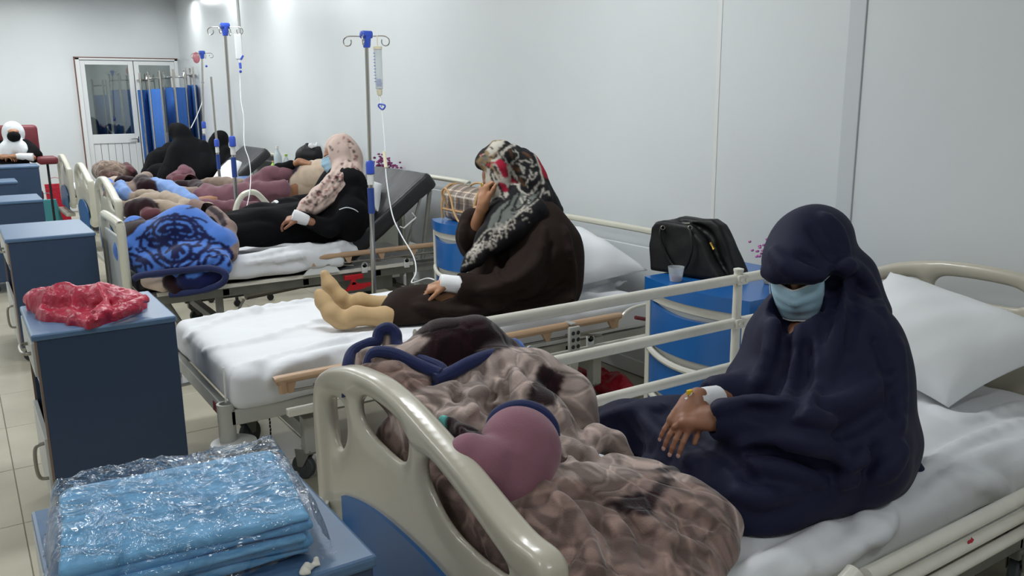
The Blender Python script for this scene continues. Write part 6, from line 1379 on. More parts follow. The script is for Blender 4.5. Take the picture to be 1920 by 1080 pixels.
s.path([Z5(1300, 500, 7.75), Z5(1600, 480, 7.8), Z5(1950, 440, 7.9), DP(520, 362, 8.0)], [0.13, 0.14, 0.14, 0.13], col=MVF); s.path([Z5(1350, 400, 7.8), Z5(1450, 420, 7.8)], [0.09, 0.08], k=0.03, col=MVF); s.path([Z5(1600, 400, 7.8), Z5(1750, 400, 7.8)], [0.08, 0.07], k=0.03, col=MVF)
s.path([Z5(1330, 540, 7.5), Z5(1600, 560, 7.5), Z5(1950, 560, 7.5)], [0.06, 0.06, 0.05], k=0.02, col=MVF); s.path([DP(470, 345, 7.9), DP(505, 330, 7.95), DP(535, 328, 8.0)], [0.07, 0.085, 0.09], k=0.03, col=MVF); s.path([DP(480, 360, 7.8), DP(530, 355, 7.85)], [0.08, 0.09], k=0.02, col=MVF)
s.path([Z5(1000, 330, 8.1), Z5(1200, 330, 8.1), Z5(1300, 380, 7.9)], [0.07, 0.08, 0.06], k=0.03, col=MR); s.path([Z5(1250, 290, 8.3), Z5(1450, 280, 8.3), Z5(1750, 320, 8.2), Z5(1900, 310, 8.2)], [0.05, 0.07, 0.07, 0.05], k=0.02, col=CT)
s.noise(0.010, 3.0, 140, 3); s.noise(0.006, 5, 4, 2, ridge=True); s.plane((0, 0, 0.60), (0, 0, -1))
tag(s.done('blanket', m_plush), 'mauve plush blanket over the legs of the person on the fourth bed', 'blanket', 'heaped plush blankets')
s = SDF(*bounds([Z5(0, 150, 10.6), Z5(480, 60, 10.9), Z5(300, 240, 10.0)], 0.14), 0.016, B=0.07)
s.path([Z5(60, 130, 10.7), Z5(150, 140, 10.6), Z5(250, 150, 10.6)], [0.12, 0.14, 0.12], col=CT); s.path([Z5(120, 200, 10.3), Z5(260, 210, 10.3)], [0.09, 0.07], k=0.04, col=BR_); s.path([Z5(330, 160, 10.7), Z5(310, 90, 10.8)], [0.09, 0.05], k=0.03, col=MR); s.path([Z5(400, 150, 10.7), Z5(365, 60, 10.8)], [0.09, 0.05], k=0.02, col=CM2); s.path([Z5(330, 180, 10.7), Z5(450, 170, 10.7)], [0.09, 0.06], k=0.03, col=MR)
s.noise(0.014, 3.0, 14, 3); s.plane((0, 0, 0.60), (0, 0, -1)); tag(s.done('blanket', m_fleece), 'brown and maroon patterned blanket bundled on the foot of the fifth bed', 'blanket', 'heaped plush blankets')
s = SDF(*bounds([Z5(880, 240, 9.9), Z5(1170, 260, 9.9), Z5(1050, 90, 9.9)], 0.12), 0.014, B=0.06); s.path([Z5(930, 230, 9.9), Z5(1080, 180, 9.95), Z5(1070, 110, 10.0)], [0.08, 0.11, 0.05], col=MVF); s.path([Z5(960, 250, 9.8), Z5(1130, 240, 9.8)], [0.06, 0.07], k=0.03, col=CM2); s.noise(0.012, 4, 8, 2, ridge=True)
s.plane((0, 0, 0.59), (0, 0, -1)); tag(s.done('blanket', m_plush), 'crumpled mauve blanket under the bending woman in black', 'blanket', 'heaped plush blankets')

# ------------------------------------------------------------------ infusion stands
def iv_stand(x, y, top, label, head=True, collar=1.2, tilt=(0, 0), r=0.012, bag=None):
    t = thing('iv_stand', label, 'drip stand', (x, y, 0), 'drip stands between the beds')
    tx, ty = tilt; P = lambda z: (x+tx*z/2, y+ty*z/2, z)
    b = MB()
    for k in range(5):
        a = 2*PI*k/5+0.5; b.tube([(x, y, 0.11), (x+0.12*math.cos(a), y+0.12*math.sin(a), 0.095), (x+0.25*math.cos(a), y+0.25*math.sin(a), 0.07)], 0.011, 8)
    b.lathe([(0.03, 0.08), (0.03, 0.16), (0.02, 0.18)], (x, y, 0), 16); b.done('base', m_steel, t)
    for k in range(5):
        a = 2*PI*k/5+0.5; b = MB(); b.lathe([(0.008, -0.012), (0.026, -0.012), (0.028, 0), (0.026, 0.012), (0.008, 0.012)], (x+0.25*math.cos(a), y+0.25*math.sin(a), 0.028), 14, 'Y'); b.b2((x+0.25*math.cos(a)-0.01, y+0.25*math.sin(a)-0.014, 0.045), (x+0.25*math.cos(a)+0.01, y+0.25*math.sin(a)+0.014, 0.075)); b.done('castor', m_rubber, t)
    b = MB(); b.tube([P(0.1), P(collar)], r*1.35, 14); b.done('lower_tube', m_chrome, t)
    b = MB(); b.tube([P(collar-0.02), P(top-0.03)], r, 14); b.done('pole', m_chrome, t)
    b = MB(); c = P(collar); b.lathe([(0.022, -0.035), (0.027, -0.03), (0.027, 0.03), (0.022, 0.045), (0.016, 0.05)], c, 16); b.done('collar', m_ivblue, t)
    b = MB(); c = P(collar-0.07); b.lathe([(r*1.7, -0.03), (r*1.7, 0.03)], c, 16); b.done('label_band', m_white, t)
    b = MB(); c = P(collar-0.20); b.lathe([(r*1.75, -0.08), (r*1.75, 0.08)], c, 16); b.done('grip_sleeve', mat('navy_sleeve', srgb(40, 68, 140), 0.4), t)
    if head:
        b = MB(); c = P(top); b.box((c[0], c[1], c[2]+0.01), (0.075, 0.05, 0.045), 0.012); b.lathe([(0.020, -0.065), (0.027, -0.02), (0.027, 0.0)], c, 16); b.done('hook_head', m_ivblue, t)
        for k in range(4):
            a = k*PI/2-0.58; d = np.array((math.cos(a), math.sin(a), 0)); q = [np.array(c)+d*0.03, np.array(c)+d*0.10+np.array((0, 0, 0.002)), np.array(c)+d*0.125-np.array((0, 0, 0.006))]
            ctr = np.array(c)+d*0.115-np.array((0, 0, 0.030)); q = q[:2]+[ctr+d*0.024*math.cos(w)+np.array((0, 0, 0.026*math.sin(w))) for w in (1.2, 0.6, 0, -0.7, -1.4, -2.2, -2.9, -3.6)]
            b = MB(); b.tube(smooth_path(q, 3), 0.0036, 6); b.done('hook', m_chrome, t)
    return t, P
iv_stand(2.14, 4.9, 1.99, 'tall chrome drip stand with blue hook head between the second and third beds', collar=1.20, tilt=(0.035, 0))
iv_stand(1.88, 7.0, 2.19, 'chrome drip stand with flat white bag, between the third and fourth beds', collar=1.30, tilt=(0.03, 0))
iv_stand(2.62, 11.2, 2.22, 'far drip stand carrying a pink bag, in front of the blue screens', collar=1.34, tilt=(0.12, 0))
iv_stand(2.44, 9.62, 1.92, 'bare chrome pole without hooks, near the wall by the fifth bed', head=False, collar=1.18)
def tube_line(pts, r=0.0032): return smooth_path(pts, 6)
# graduated infusion chamber on the nearest stand
t = thing('infusion_chamber', 'clear graduated infusion chamber hanging on the tall stand, line to the brown-robed woman', 'infusion set', DP(708, 170, 4.95))
c0 = DP(708, 90, 4.95); c1 = DP(712, 172, 4.95); cen = (c0[0], c0[1], 0)
m_clear = mat('clear_chamber', srgb(206, 214, 216), 0.12, alpha=0.55, spec=0.8)
b = MB(); b.lathe([(0.006, c1[2]), (0.022, c1[2]+0.02), (0.024, c0[2]-0.012), (0.024, c0[2])], cen, 20); b.done('cylinder', m_clear, t)
b = MB(); b.lathe([(0.026, c0[2]-0.008), (0.026, c0[2]+0.008)], cen, 20); b.tube([(cen[0], cen[1], c0[2]), (cen[0], cen[1], c0[2]+0.07)], 0.003, 6); b.done('cap', mat('cream_plastic', srgb(214, 206, 180), 0.4), t)
for k in range(10):
    b = MB(); z = c0[2]-0.03-0.018*k; u = IV(-0.3, 0, -1); r_ = IV(1, 0, 0); q = np.array((cen[0], cen[1], z))+np.array((u[0], u[1], 0))*0.024; b.box(tuple(q-np.array((r_[0], r_[1], 0))*0.012), (0.012, 0.003, 0.003)); b.done('graduation_mark', m_ivblue, t, smooth=0)
b = MB(); b.lathe([(0.015, c1[2]+0.03), (0.017, c1[2]+0.05), (0.012, c1[2]+0.075)], cen, 14); b.done('float_valve', m_ivblue, t)
b = MB(); b.lathe([(0.014, c1[2]-0.02), (0.018, c1[2]+0.01), (0.010, c1[2]+0.02)], cen, 14); b.lathe([(0.006, c1[2]-0.05), (0.007, c1[2]-0.02)], cen, 10); b.done('drip_cap', mat('cream_plastic'), t)
b = MB(); q = DP(716, 200, 4.93); R_ = IV(1, 0, 0)*0.018; b.tube(smooth_path([q-R_, q-R_*0.8+np.array((0, 0, 0.014)), q+R_*0.8+np.array((0, 0, 0.010)), q+R_, q+R_*0.2-np.array((0, 0, 0.016))], 3, True), 0.005, 8, closed=True); b.done('slide_clamp', m_ivblue, t)
b = MB(); b.tube(tube_line([DP(712, 180, 4.95), DP(717, 215, 4.93), DP(722, 280, 4.85), DP(724, 330, 4.75), DP(735, 400, 4.6), DP(752, 440, 4.45), DP(775, 480, 4.3), DP(780, 510, 4.15), DP(772, 530, 4.05), DP(800, 522, 4.0), DP(815, 525, 3.95)]), 0.0034, 6); b.done('infusion_line', m_tube, t)
b = MB(); b.tube([DP(720, 285, 4.84), DP(724, 315, 4.78)], 0.010, 8); b.done('injection_port', mat('cream_plastic'), t)
t = thing('infusion_bag', 'flat white infusion bag on the stand between third and fourth beds, with thin line', 'infusion set', DP(446, 120, 7.0))
c = DP(446, 88, 7.0); b = MB(); s = SDF(*bounds([DP(446, 58, 7.0), DP(446, 118, 7.0)], 0.06), 0.005); a0, a1 = DP(446, 64, 7.0), DP(448, 112, 7.0)
s.box((a0+a1)/2, (0.030, 0.012, abs(a0[2]-a1[2])/2), 0.01); s.done('bag', mat('milky_bag', srgb(224, 226, 226), 0.35), t)
b = MB(); b.tube(tube_line([a1, DP(450, 125, 7), DP(450, 150, 7), DP(452, 190, 6.95), DP(457, 220, 6.9), DP(458, 270, 6.7), DP(467, 300, 6.6), DP(470, 330, 6.5), DP(468, 362, 6.4), DP(462, 390, 6.3)]), 0.0034, 6); b.done('infusion_line', m_tube, t)
b = MB(); b.tube([DP(450, 118, 7), DP(451, 128, 7)], 0.011, 8); b.ball(tuple(DP(451, 134, 7)), 0.012); b.tube([DP(451, 112, 6.98), DP(456, 104, 6.98)], 0.008); b.done('roller_clamp', m_ivblue, t)
t = thing('infusion_bag', 'small pink infusion bag hanging left of the far stand', 'infusion set', DP(368, 108, 11.3))
s = SDF(*bounds([DP(368, 95, 11.3), DP(368, 118, 11.3)], 0.06), 0.007); s.ell(DP(368, 108, 11.3), (0.05, 0.025, 0.075)); s.done('bag', mat('pink_bag', srgb(196, 120, 130), 0.35), t)
b = MB(); b.tube(tube_line([DP(378, 110, 11.3), DP(379, 150, 11.25), DP(380, 185, 11.2), DP(370, 215, 11), DP(358, 240, 10.8)]), 0.006, 6); b.done('infusion_line', m_tube, t)
b = MB(); b.ball(tuple(DP(380, 155, 11.25)), 0.018); b.ball(tuple(DP(387, 124, 11.25)), 0.016); b.done('roller_clamp', m_ivblue, t)

# ------------------------------------------------------------------ folding screens before the door
def screen(pts, z0, z1, label):
    r = thing('folding_screen', label, 'screen', ((pts[0][0]+pts[-1][0])/2, (pts[0][1]+pts[-1][1])/2, 0), 'folded ward screens at the far door')
    for i, (a, c) in enumerate(zip(pts, pts[1:])):
        a, c = np.array(a), np.array(c); d = nrm(np.array((*(c-a), 0)))[:2]; a2 = a+d*0.015; c2 = c-d*0.015
        b = MB(); b.tube(smooth_path([(a2[0], a2[1], 0.0), (a2[0], a2[1], z1-0.05), (a2[0]+d[0]*0.02, a2[1]+d[1]*0.02, z1-0.01), (a2[0]+d[0]*0.06, a2[1]+d[1]*0.06, z1), (c2[0]-d[0]*0.06, c2[1]-d[1]*0.06, z1), (c2[0]-d[0]*0.02, c2[1]-d[1]*0.02, z1-0.01), (c2[0], c2[1], z1-0.05), (c2[0], c2[1], 0.0)], 3), 0.012, 8)
        b.tube([(a2[0], a2[1], z0-0.02), (c2[0], c2[1], z0-0.02)], 0.008, 6); f = b.done('panel_frame', m_chrome, r)
        bm = bmesh.new(); G = []; n = 36; nn = np.array((-d[1], d[0]))
        for k in range(n+1):
            t = k/n; p = a2+(c2-a2)*(0.04+0.92*t); w = 0.012*math.sin(t*PI*11)
            G.append([bm.verts.new((p[0]+nn[0]*w, p[1]+nn[1]*w, z)) for z in (z0, z1-0.15)])
        for k in range(n): bm.faces.new((G[k][0], G[k+1][0], G[k+1][1], G[k][1]))
        bmesh.ops.recalc_face_normals(bm, faces=bm.faces[:]); bmesh.ops.solidify(bm, geom=bm.faces[:], thickness=0.003); me = bpy.data.meshes.new('curtain'); bm.to_mesh(me); bm.free(); fin('curtain', me, r, m_screenblue)
    return r
def sp(px, d): q = DP(px, 200, d); return (float(q[0]), float(q[1]))
screen([sp(258, 13.5), sp(268, 13.1), sp(281, 13.4), sp(284, 12.6), sp(306, 12.3)], 0.40, 1.98, 'folding ward screen with blue curtains, left of the three at the far door')
screen([sp(312, 12.95), sp(330, 12.45), sp(352, 12.7)], 0.40, 2.0, 'folding ward screen with blue curtains, middle of the three at the far door')
screen([sp(354, 12.8), sp(362, 13.2), sp(368, 12.7), sp(375, 13.3)], 0.40, 2.04, 'folding ward screen with blue curtains, against the wall corner')

screen([(2.05, 15.6), (2.12, 16.1), (2.2, 15.5), (2.32, 16.0)], 0.40, 1.92, 'folding screen with blue curtains seen through the left leaf of the glass door')
screen([(2.36, 15.9), (2.42, 15.3), (2.66, 15.5), (2.70, 15.1)], 0.40, 2.0, 'taller folding screen with blue curtain behind the middle of the glass door')
# ------------------------------------------------------------------ bags
p0 = np.array((2.70, 2.72, 0.832)); e1 = np.array((0.16, -0.987, 0)); e2 = np.array((0, 0, 1.0)); nb = np.cross(nrm(e1), e2)
outer = plane_uv([(1236, 503), (1229, 455), (1230, 425), (1238, 414), (1252, 412), (1300, 420), (1330, 450), (1350, 490), (1375, 525), (1330, 531)], p0, e1, e2)
outer = [(u, max(v, 0.0)) for u, v in outer]
back = plane_uv([(1256, 470), (1252, 415), (1266, 408), (1300, 412), (1328, 413), (1343, 424), (1358, 455), (1374, 500), (1382, 524), (1300, 520)], p0+nb*0.0, e1, e2); back = [(u, max(v, 0.0)) for u, v in back]
HB = thing('handbag', 'black leather handbag with gold zip pull on the blue bedside cabinet', 'bag', tuple(p0))
s = SDF(p0-np.array((0.20, 0.42, 0.02)), p0+np.array((0.22, 0.30, 0.36)), 0.006, B=0.04)
wid = lambda U, V_: np.clip(1.25-V_*2.3, 0.35, 1.3)
sdf_poly(s, p0, e1, e2, outer, 0.060, 0.018, wid=wid); sgn = 1 if nb[0] > 0 else -1
sdf_poly(s, p0+nb*sgn*0.055, e1, e2, back, 0.050, 0.016, k=0.02, wid=wid)
s.noise(0.003, 5, 2, 2); g_ = lambda P, r: s.stroke(P, r, k=0.01, op='sub', lift=0.0)
g_([(1300, 421), (1330, 440), (1345, 480), (1368, 522)], [0.010, 0.016, 0.012, 0.004]); g_([(1262, 413), (1290, 418), (1310, 425)], [0.004, 0.006, 0.004]); s.plane(p0, (0, 0, -1)); hb = s.done('bag_body', m_black, HB)
def hp(px, py, off=-0.07):
    u, v = plane_uv([(px, py)], p0+nb*sgn*off, e1, e2)[0]; return p0+nb*sgn*off+nrm(e1)*u+e2*v
b = MB(); b.tube(smooth_path([hp(1240, 425, -0.05), hp(1238, 440), hp(1246, 470), hp(1262, 498, -0.08), hp(1278, 506, -0.09), hp(1288, 498, -0.09), hp(1297, 470, -0.085), hp(1296, 445), hp(1293, 427, -0.05)], 5), 0.006, 8); b.done('handle', m_black, HB)
b = MB()
for q in (hp(1243, 427, -0.055), hp(1294, 427, -0.055)): b.tube([q+IV(math.cos(a), math.sin(a), 0)*0.009 for a in np.linspace(0, 2*PI, 12, endpoint=False)], 0.0022, 6, closed=True)
b.done('handle_ring', m_steel, HB)
b = MB(); a_, c_ = hp(1332, 455, -0.045), hp(1339, 468, -0.05); b.tube([a_, (a_+c_)/2, c_], [0.006, 0.0045, 0.007], 8); b.done('zip_pull', m_gold, HB)
b = MB(); b.tube([hp(1273, 419, -0.02), hp(1294, 419, -0.02)], 0.004, 8); b.done('clasp_bar', m_steel, HB)
# tartan bag
def plaid():
    m = bpy.data.materials.new('tartan_cloth'); m.use_nodes = True; nt = m.node_tree; N = nt.nodes; L = nt.links; b = N['Principled BSDF']; b.inputs['Roughness'].default_value = 0.6
    tc = N.new('ShaderNodeTexCoord'); sx = N.new('ShaderNodeSeparateXYZ'); L.new(tc.outputs['Object'], sx.inputs[0]); cur = None; base = (*srgb(206, 182, 156), 1)
    rgb = N.new('ShaderNodeRGB'); rgb.outputs[0].default_value = base; cur = rgb.outputs[0]
    for ax, sc, w, col, ph in [('Y', 9, 0.30, srgb(52, 48, 54), 0), ('Z', 9, 0.30, srgb(52, 48, 54), 0.2), ('X', 9, 0.30, srgb(52, 48, 54), 0.2), ('Y', 9, 0.10, srgb(222, 214, 204), 0.5), ('Z', 9, 0.10, srgb(222, 214, 204), 0.55), ('Y', 18, 0.08, srgb(120, 52, 44), 0.3), ('Z', 18, 0.08, srgb(90, 76, 80), 0.6)]:
        mu = N.new('ShaderNodeMath'); mu.operation = 'MULTIPLY_ADD'; L.new(sx.outputs[ax], mu.inputs[0]); mu.inputs[1].default_value = sc; mu.inputs[2].default_value = ph
        fr_ = N.new('ShaderNodeMath'); fr_.operation = 'FRACT'; L.new(mu.outputs[0], fr_.inputs[0]); lt = N.new('ShaderNodeMath'); lt.operation = 'LESS_THAN'; L.new(fr_.outputs[0], lt.inputs[0]); lt.inputs[1].default_value = w
        ml = N.new('ShaderNodeMath'); ml.operation = 'MULTIPLY'; L.new(lt.outputs[0], ml.inputs[0]); ml.inputs[1].default_value = 0.62
        mx = N.new('ShaderNodeMix'); mx.data_type = 'RGBA'; L.new(ml.outputs[0], mx.inputs[0]); L.new(cur, mx.inputs[6]); mx.inputs[7].default_value = (*col, 1); cur = mx.outputs[2]
    L.new(cur, b.inputs['Base Color']); return m
m_plaid = plaid()
TB = thing('tartan_bag', 'tartan holdall with tan trim and round handles on the blue plastic cabinet', 'bag', (2.78, 4.66, 0.842))
s = SDF((2.58, 4.40, 0.835), (2.98, 4.98, 1.10), 0.007, B=0.04); s.box((2.76, 4.68, 0.935), (0.10, 0.215, 0.095), 0.04); s.cap((2.76, 4.49, 1.0), (2.76, 4.87, 1.01), 0.055, 0.06, k=0.06); s.noise(0.004, 5, 5, 2); s.plane((0, 0, 0.843), (0, 0, -1)); s.done('bag_body', m_plaid, TB)
for y in (4.475, 4.885):
    b = MB(); b.tube(smooth_path([(2.655, y, 0.85), (2.652, y, 0.95), (2.69, y, 1.05), (2.76, y, 1.07), (2.84, y, 1.04), (2.865, y, 0.95), (2.865, y, 0.85)], 4), 0.008, 8); b.done('trim', m_tan, TB)
b = MB(); b.tube([(2.655, 4.47, 0.915), (2.653, 4.68, 0.915), (2.655, 4.89, 0.915)], 0.008, 8); b.done('trim', m_tan, TB)
for x in (2.63, 2.80):
    b = MB(); b.tube(smooth_path([(x+0.02, 4.80, 0.93), (x-0.02, 4.80, 1.02), (x-0.025, 4.75, 1.06), (x-0.03, 4.68, 1.02), (x-0.04, 4.62, 0.93), (x-0.04, 4.56, 0.87), (x-0.02, 4.52, 0.86)] if x < 2.7 else [(x, 4.80, 0.98), (x, 4.78, 1.05), (x, 4.70, 1.085), (x, 4.60, 1.085), (x, 4.54, 1.05), (x, 4.52, 0.98)], 5), 0.007, 8); b.done('handle', m_tan, TB)
# black bag with tissue behind the reclining woman
tb = thing('shoulder_bag', 'black shoulder bag with white tissue, seen left of the floral scarf', 'bag', tuple(DP(585, 300, 8.9)))
s = SDF(*bounds([DP(558, 298, 8.9), DP(602, 300, 8.9), DP(575, 268, 8.9)], 0.06), 0.009, B=0.045)
s.path([DP(572, 292, 8.9), DP(590, 292, 8.9)], [0.10, 0.10], sc=(1, 1, 1)); s.path([DP(574, 280, 8.9), DP(576, 272, 8.9)], [0.05, 0.025], k=0.03); s.cap(DP(596, 285, 8.9), DP(600, 280, 8.9), 0.04, 0.03, k=0.03); s.done('bag_body', m_black, tb)
s = SDF(*bounds([DP(587, 275, 8.85)], 0.1), 0.008, B=0.04); s.ell(DP(587, 274, 8.85), (0.055, 0.04, 0.04)); s.noise(0.018, 7, 3, 2); s.done('tissue', m_gauze, tb)
b = MB(); b.tube(smooth_path([DP(553, 302, 8.85), DP(560, 285, 8.85), DP(572, 275, 8.85)], 5), 0.010, 8); b.done('strap', m_black, tb)
# bottles on the cabinet beside the fifth bed
zc = 0.832
def bottle(px, d, h, r, m, label, cap):
    q = DP(px, 300, d); x, y = float(q[0]), float(q[1]); t = thing('bottle', label, 'bottle', (x, y, zc)); b = MB()
    b.lathe([(r*0.9, zc+0.001), (r, zc+0.01), (r, zc+h*0.65), (r*0.75, zc+h*0.76), (r*0.35, zc+h*0.86), (r*0.33, zc+h*0.94)], (x, y, 0), 18); b.done('body', m, t)
    b = MB(); b.lathe([(r*0.42, zc+h*0.92), (r*0.42, zc+h)], (x, y, 0), 14); b.done('cap', cap, t)
m_waterb = mat('water_bottle', srgb(196, 208, 212), 0.15, alpha=0.75); m_green = mat('green_bottle', srgb(150, 190, 60), 0.3)
bottle(521, 8.98, 0.33, 0.042, m_waterb, 'clear water bottle with white cap on the small blue cabinet', m_white)
bottle(537, 9.0, 0.24, 0.036, m_waterb, 'shorter clear bottle with green cap beside the water bottle', m_green)
bottle(512, 9.02, 0.17, 0.035, m_green, 'small yellow-green carton-sized bottle left of the water bottle', m_tan)
# red plastic bag on the second locker
s = SDF((0.12, 3.28, 0.795), (0.68, 4.05, 0.98), 0.0075, B=0.045)
Wz = lambda px, py, z: np.array(AT(px, py, z=z))
ol = [AT(px, py, z=0.82)[:2] for px, py in [(42, 550), (60, 542), (110, 532), (185, 532), (235, 545), (274, 556), (270, 572), (240, 585), (185, 602), (165, 608), (120, 598), (75, 592), (55, 575)]]
cx_, cy_ = 0.36, 3.72
sdf_poly(s, (cx_, cy_, 0.79), (1, 0, 0), (0, 1, 0), [(a-cx_, b_-cy_) for a, b_ in ol], 0.048, 0.03)
s.path([Wz(70, 560, 0.85), Wz(120, 560, 0.86), Wz(190, 560, 0.86), Wz(245, 562, 0.845)], [0.035, 0.045, 0.04, 0.026], k=0.05); s.path([Wz(200, 560, 0.87), Wz(195, 585, 0.84), Wz(180, 602, 0.83)], [0.012, 0.016, 0.010], k=0.03)
s.path([Wz(215, 590, 0.84), Wz(250, 575, 0.85), Wz(270, 562, 0.85)], [0.016, 0.018, 0.014], k=0.02)
s.crease(0.007, 60, 5); s.crease(0.003, 220, 6)
tag(s.done('plastic_bag', m_redbag, relax=0), 'crumpled translucent red plastic bag lying on the dark blue locker', 'bag')
s = SDF((2.62, 3.15, 0.0), (3.1, 3.95, 0.22), 0.010, B=0.05); s.path([(2.86, 3.3, 0.05), (2.88, 3.5, 0.06), (2.93, 3.72, 0.05)], [0.07, 0.10, 0.07], sc=(1, 1, 0.7)); s.noise(0.022, 4, 9, 3, ridge=True); s.plane((0, 0, 0.002), (0, 0, -1)); tag(s.done('plastic_bag', m_floorbag, relax=0), 'red plastic bag on the floor beneath the head end of the second bed', 'bag')
# paper bags on the floor at the far left
def paper_bag(x, y, w, d, h, m, label, lean=0.2):
    t = thing('shopping_bag', label, 'bag', (x, y, 0)); b = MB(); b.box((x, y, h/2+0.002), (w, d, h), 0.004)
    for v in b.bm.verts:
        if v.co.z > h*0.6: v.co.y += (y-v.co.y)*0.5; v.co.x += lean*0.2
    b.done('bag_body', m, t, smooth=0); b = MB(); b.tube(smooth_path([(x-w*0.25+lean*0.2, y, h), (x-w*0.2+lean*0.2, y, h+0.08), (x+w*0.2+lean*0.2, y, h+0.08), (x+w*0.25+lean*0.2, y, h)], 4), 0.004, 6); b.done('handle', m, t)
paper_bag(1.06, 13.0, 0.20, 0.14, 0.36, m_teal, 'teal paper shopping bag on the floor beside the red one', -0.3)
paper_bag(1.18, 13.6, 0.26, 0.16, 0.52, m_floorbag, 'red shopping bag on the floor by the farthest footboard', -0.1)
# ------------------------------------------------------------------ wrapped light-blue packet
PK = thing('wrapped_packet', 'stack of folded light-blue sheets in clear plastic wrap on the nearest locker', 'packet', (0.28, 1.55, 0.802))
cols = [srgb(112, 178, 222), srgb(104, 170, 216), srgb(116, 182, 226), srgb(96, 162, 210)]
angp = -0.10
for k in range(5):
    s = SDF((-0.24, -0.20, -0.02), (0.24, 0.20, 0.03), 0.0055, B=0.03)
    hx, hy = 0.198-0.004*(k % 3)+(0.006 if k == 4 else 0), 0.170-0.006*((k+1) % 3); s.box((0.004*(k % 2), -0.005*(k % 3), 0.006), (hx, hy, 0.0082), 0.0075); s.noise(0.0035, 3.0, 30+k, 2)
    if k == 4: s.cap((-0.18, 0.08, 0.014), (0.19, 0.05, 0.014), 0.004, 0.003, k=0.012); s.box((0.0, 0.06, 0.012), (0.19, 0.10, 0.006), 0.005, k=0.01)
    me = s.mesh('folded_sheet'); me.transform(Matrix.Translation((0.272, 1.535, 0.808+0.0158*k)) @ Matrix.Rotation(angp, 4, 'Z')); fin('folded_sheet', me, PK, mat('sheet_blue_%d' % (k % 4), cols[k % 4], 0.6, bump=0.2, bscale=300))
def film():
    m = bpy.data.materials.new('plastic_film'); m.use_nodes = True; nt = m.node_tree; N = nt.nodes; L = nt.links; N.remove(N['Principled BSDF'])
    tr_ = N.new('ShaderNodeBsdfTransparent'); tr_.inputs[0].default_value = (0.97, 0.985, 1, 1); gl = N.new('ShaderNodeBsdfGlossy'); gl.inputs['Roughness'].default_value = 0.16
    lw = N.new('ShaderNodeLayerWeight'); lw.inputs[0].default_value = 0.30; mr = N.new('ShaderNodeMapRange'); mr.inputs[3].default_value = 0.07; mr.inputs[4].default_value = 0.7; L.new(lw.outputs['Fresnel'], mr.inputs[0])
    tc = N.new('ShaderNodeTexCoord'); n1 = N.new('ShaderNodeTexNoise'); n1.inputs['Scale'].default_value = 11; n1.inputs['Detail'].default_value = 4; n1.inputs['Distortion'].default_value = 1.5; L.new(tc.outputs['Object'], n1.inputs[0])
    bp = N.new('ShaderNodeBump'); bp.inputs['Strength'].default_value = 1.0; bp.inputs['Distance'].default_value = 0.03; L.new(n1.outputs[0], bp.inputs['Height'])
    L.new(bp.outputs[0], gl.inputs['Normal']); L.new(bp.outputs[0], lw.inputs['Normal'])
    mx = N.new('ShaderNodeMixShader'); L.new(mr.outputs[0], mx.inputs[0]); L.new(tr_.outputs[0], mx.inputs[1]); L.new(gl.outputs[0], mx.inputs[2]); L.new(mx.outputs[0], N['Material Output'].inputs[0]); return m
m_film = film()
# film: a crinkled sheet wrapped over the stack, spreading a little on the locker
bm = bmesh.new(); G = []; nx, ny = 190, 160; rr = np.random.RandomState(3)
for j in range(ny+1):
    row = []
    for i in range(nx+1):
        u, v = 2*i/nx-1, 2*j/ny-1; x, y = u*0.240, v*0.200
        dx_ = max(0, abs(x)-0.200)/0.034; dy_ = max(0, abs(y)-0.172)/0.026; q = min(1, math.hypot(dx_, dy_)); z = 0.094*(1-q**1.5)+0.006
        row.append([x, y, z])
    G.append(row)
A3 = np.array(G); X_, Y_ = A3[..., 0], A3[..., 1]; nz = fbm(X_, Y_, 0*X_, 5.0, 8, 3); nz2 = fbm(X_, Y_, 0*X_, 9.0, 12, 2, (0.6, 1.6, 1))
A3[..., 2] += 0.0065*(1-2*np.abs(nz)**0.7)+0.003*(1-2*np.abs(nz2)**0.7)+0.003; 
sd = np.random.RandomState(9).uniform(-1, 1, (70, 2))*np.array((0.24, 0.2)); F1_ = np.full(X_.shape, 9.0); F2_ = F1_.copy()
for q in sd:
    dd = np.hypot((X_-q[0])*0.7, (Y_-q[1])*1.3); F2_ = np.minimum(F2_, np.maximum(F1_, dd)); F1_ = np.minimum(F1_, dd)
A3[..., 2] += 0.0055*np.exp(-(F2_-F1_)/0.006)
A3[..., 2] = np.maximum(A3[..., 2], 0.004); edge = np.clip((np.maximum(np.abs(X_)/0.240, np.abs(Y_)/0.200)-0.9)*10, 0, 1)
A3[..., 0] += edge*0.016*fbm(X_, Y_, 0*X_, 5, 3, 2); A3[..., 1] += edge*0.016*fbm(X_, Y_, 0*X_, 5, 4, 2); A3[..., 2] += edge*0.012*np.abs(fbm(X_, Y_, 0*X_, 6, 5, 2))
VV = [[bm.verts.new(tuple(A3[j, i])) for i in range(nx+1)] for j in range(ny+1)]
for j in range(ny):
    for i in range(nx): bm.faces.new((VV[j][i], VV[j][i+1], VV[j+1][i+1], VV[j+1][i]))
me = bpy.data.meshes.new('plastic_wrap'); bm.to_mesh(me); bm.free(); me.transform(Matrix.Translation((0.272, 1.535, 0.803)) @ Matrix.Rotation(angp, 4, 'Z')); fin('plastic_wrap', me, PK, m_film)
s = SDF((0.39, 1.27, 0.795), (0.47, 1.36, 0.83), 0.003, B=0.015); s.path([(0.415, 1.31, 0.802), (0.44, 1.325, 0.803)], [0.010, 0.009]); s.noise(0.006, 22, 3, 2); s.plane((0, 0, 0.8005), (0, 0, -1)); tag(s.done('paper_scrap', m_paper, relax=0), 'torn scrap of white paper on the nearest locker beside the wrapped packet', 'paper')
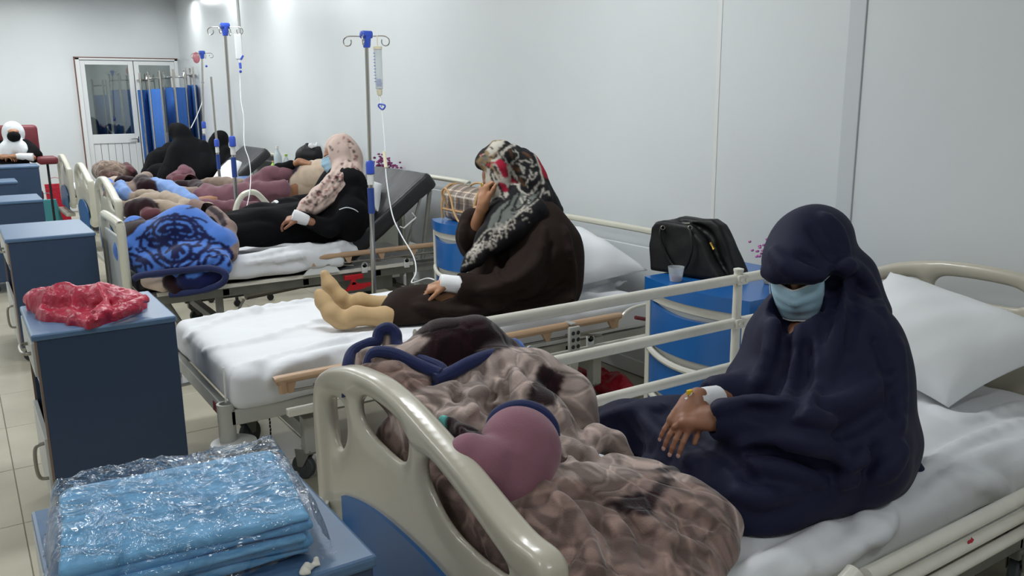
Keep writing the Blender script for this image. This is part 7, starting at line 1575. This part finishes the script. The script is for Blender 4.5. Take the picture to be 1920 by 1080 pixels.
# cup and flowers
t = thing('plastic_cup', 'small clear plastic cup with brown remains in front of the black handbag', 'cup', (2.55, 2.60, 0.831))
b = MB(); b.lathe([(0.026, 0.832), (0.036, 0.895), (0.034, 0.895), (0.0245, 0.836), (0.001, 0.836)], (2.55, 2.60, 0), 24); b.done('cup_wall', m_cup, t)
b = MB(); b.lathe([(0.001, 0.838), (0.022, 0.838), (0.020, 0.85), (0.001, 0.853)], (2.555, 2.60, 0), 16); b.done('remains', m_brownline, t)
def flower(px, py, d, label, mf, base_z, n=34, spread=0.075, potm=None, pot=True, bs=1.0):
    c = DP(px, py, d); x, y = float(c[0]), float(c[1]); t = thing('potted_flower', label, 'flower', (x, y, base_z)); rs_ = np.random.RandomState(int(px))
    if pot: b = MB(); b.lathe([(0.03, base_z+0.001), (0.042, base_z+0.06), (0.044, base_z+0.07), (0.036, base_z+0.07)], (x, y, 0), 20); b.done('pot', potm or m_pot, t)
    b = MB(); tips_ = []
    for k in range(9):
        a = rs_.rand()*6.28; rr_ = spread*(0.3+0.7*rs_.rand()); zt = c[2]+rs_.uniform(-0.05, 0.06); q = (x+rr_*math.cos(a), y+rr_*math.sin(a), zt); b.tube(smooth_path([(x, y, base_z+0.05), (x+rr_*0.4*math.cos(a), y+rr_*0.4*math.sin(a), (base_z+zt)/2+0.03), q], 3), 0.002, 5); tips_.append(q)
    b.done('stems', mat('stem_green', srgb(70, 84, 60), 0.7), t)
    b = MB()
    for k in range(n*3):
        q = tips_[k % 9]; o = rs_.normal(size=3)*0.022*bs; b.ball((q[0]+o[0], q[1]+o[1], q[2]+o[2]), ((0.006+0.004*rs_.rand())*bs, 0.006*bs, 0.005*bs), 5)
    tag(b.done('blossoms', mf, t), kind='stuff')
flower(720, 312, 7.30, 'sprig of dark purple flowers behind the raised black mattress', m_flower, 0.832, spread=0.12, potm=m_pot, n=50, bs=1.7)
flower(1450, 455, 3.55, 'sprig of pink flowers in a patterned pot behind the navy headscarf', m_flower2, 0.832, spread=0.05, bs=1.15, potm=mat('speckled_pot', srgb(210, 206, 198), 0.6, var=0.9, vscale=60, col2=srgb(60, 56, 54)))
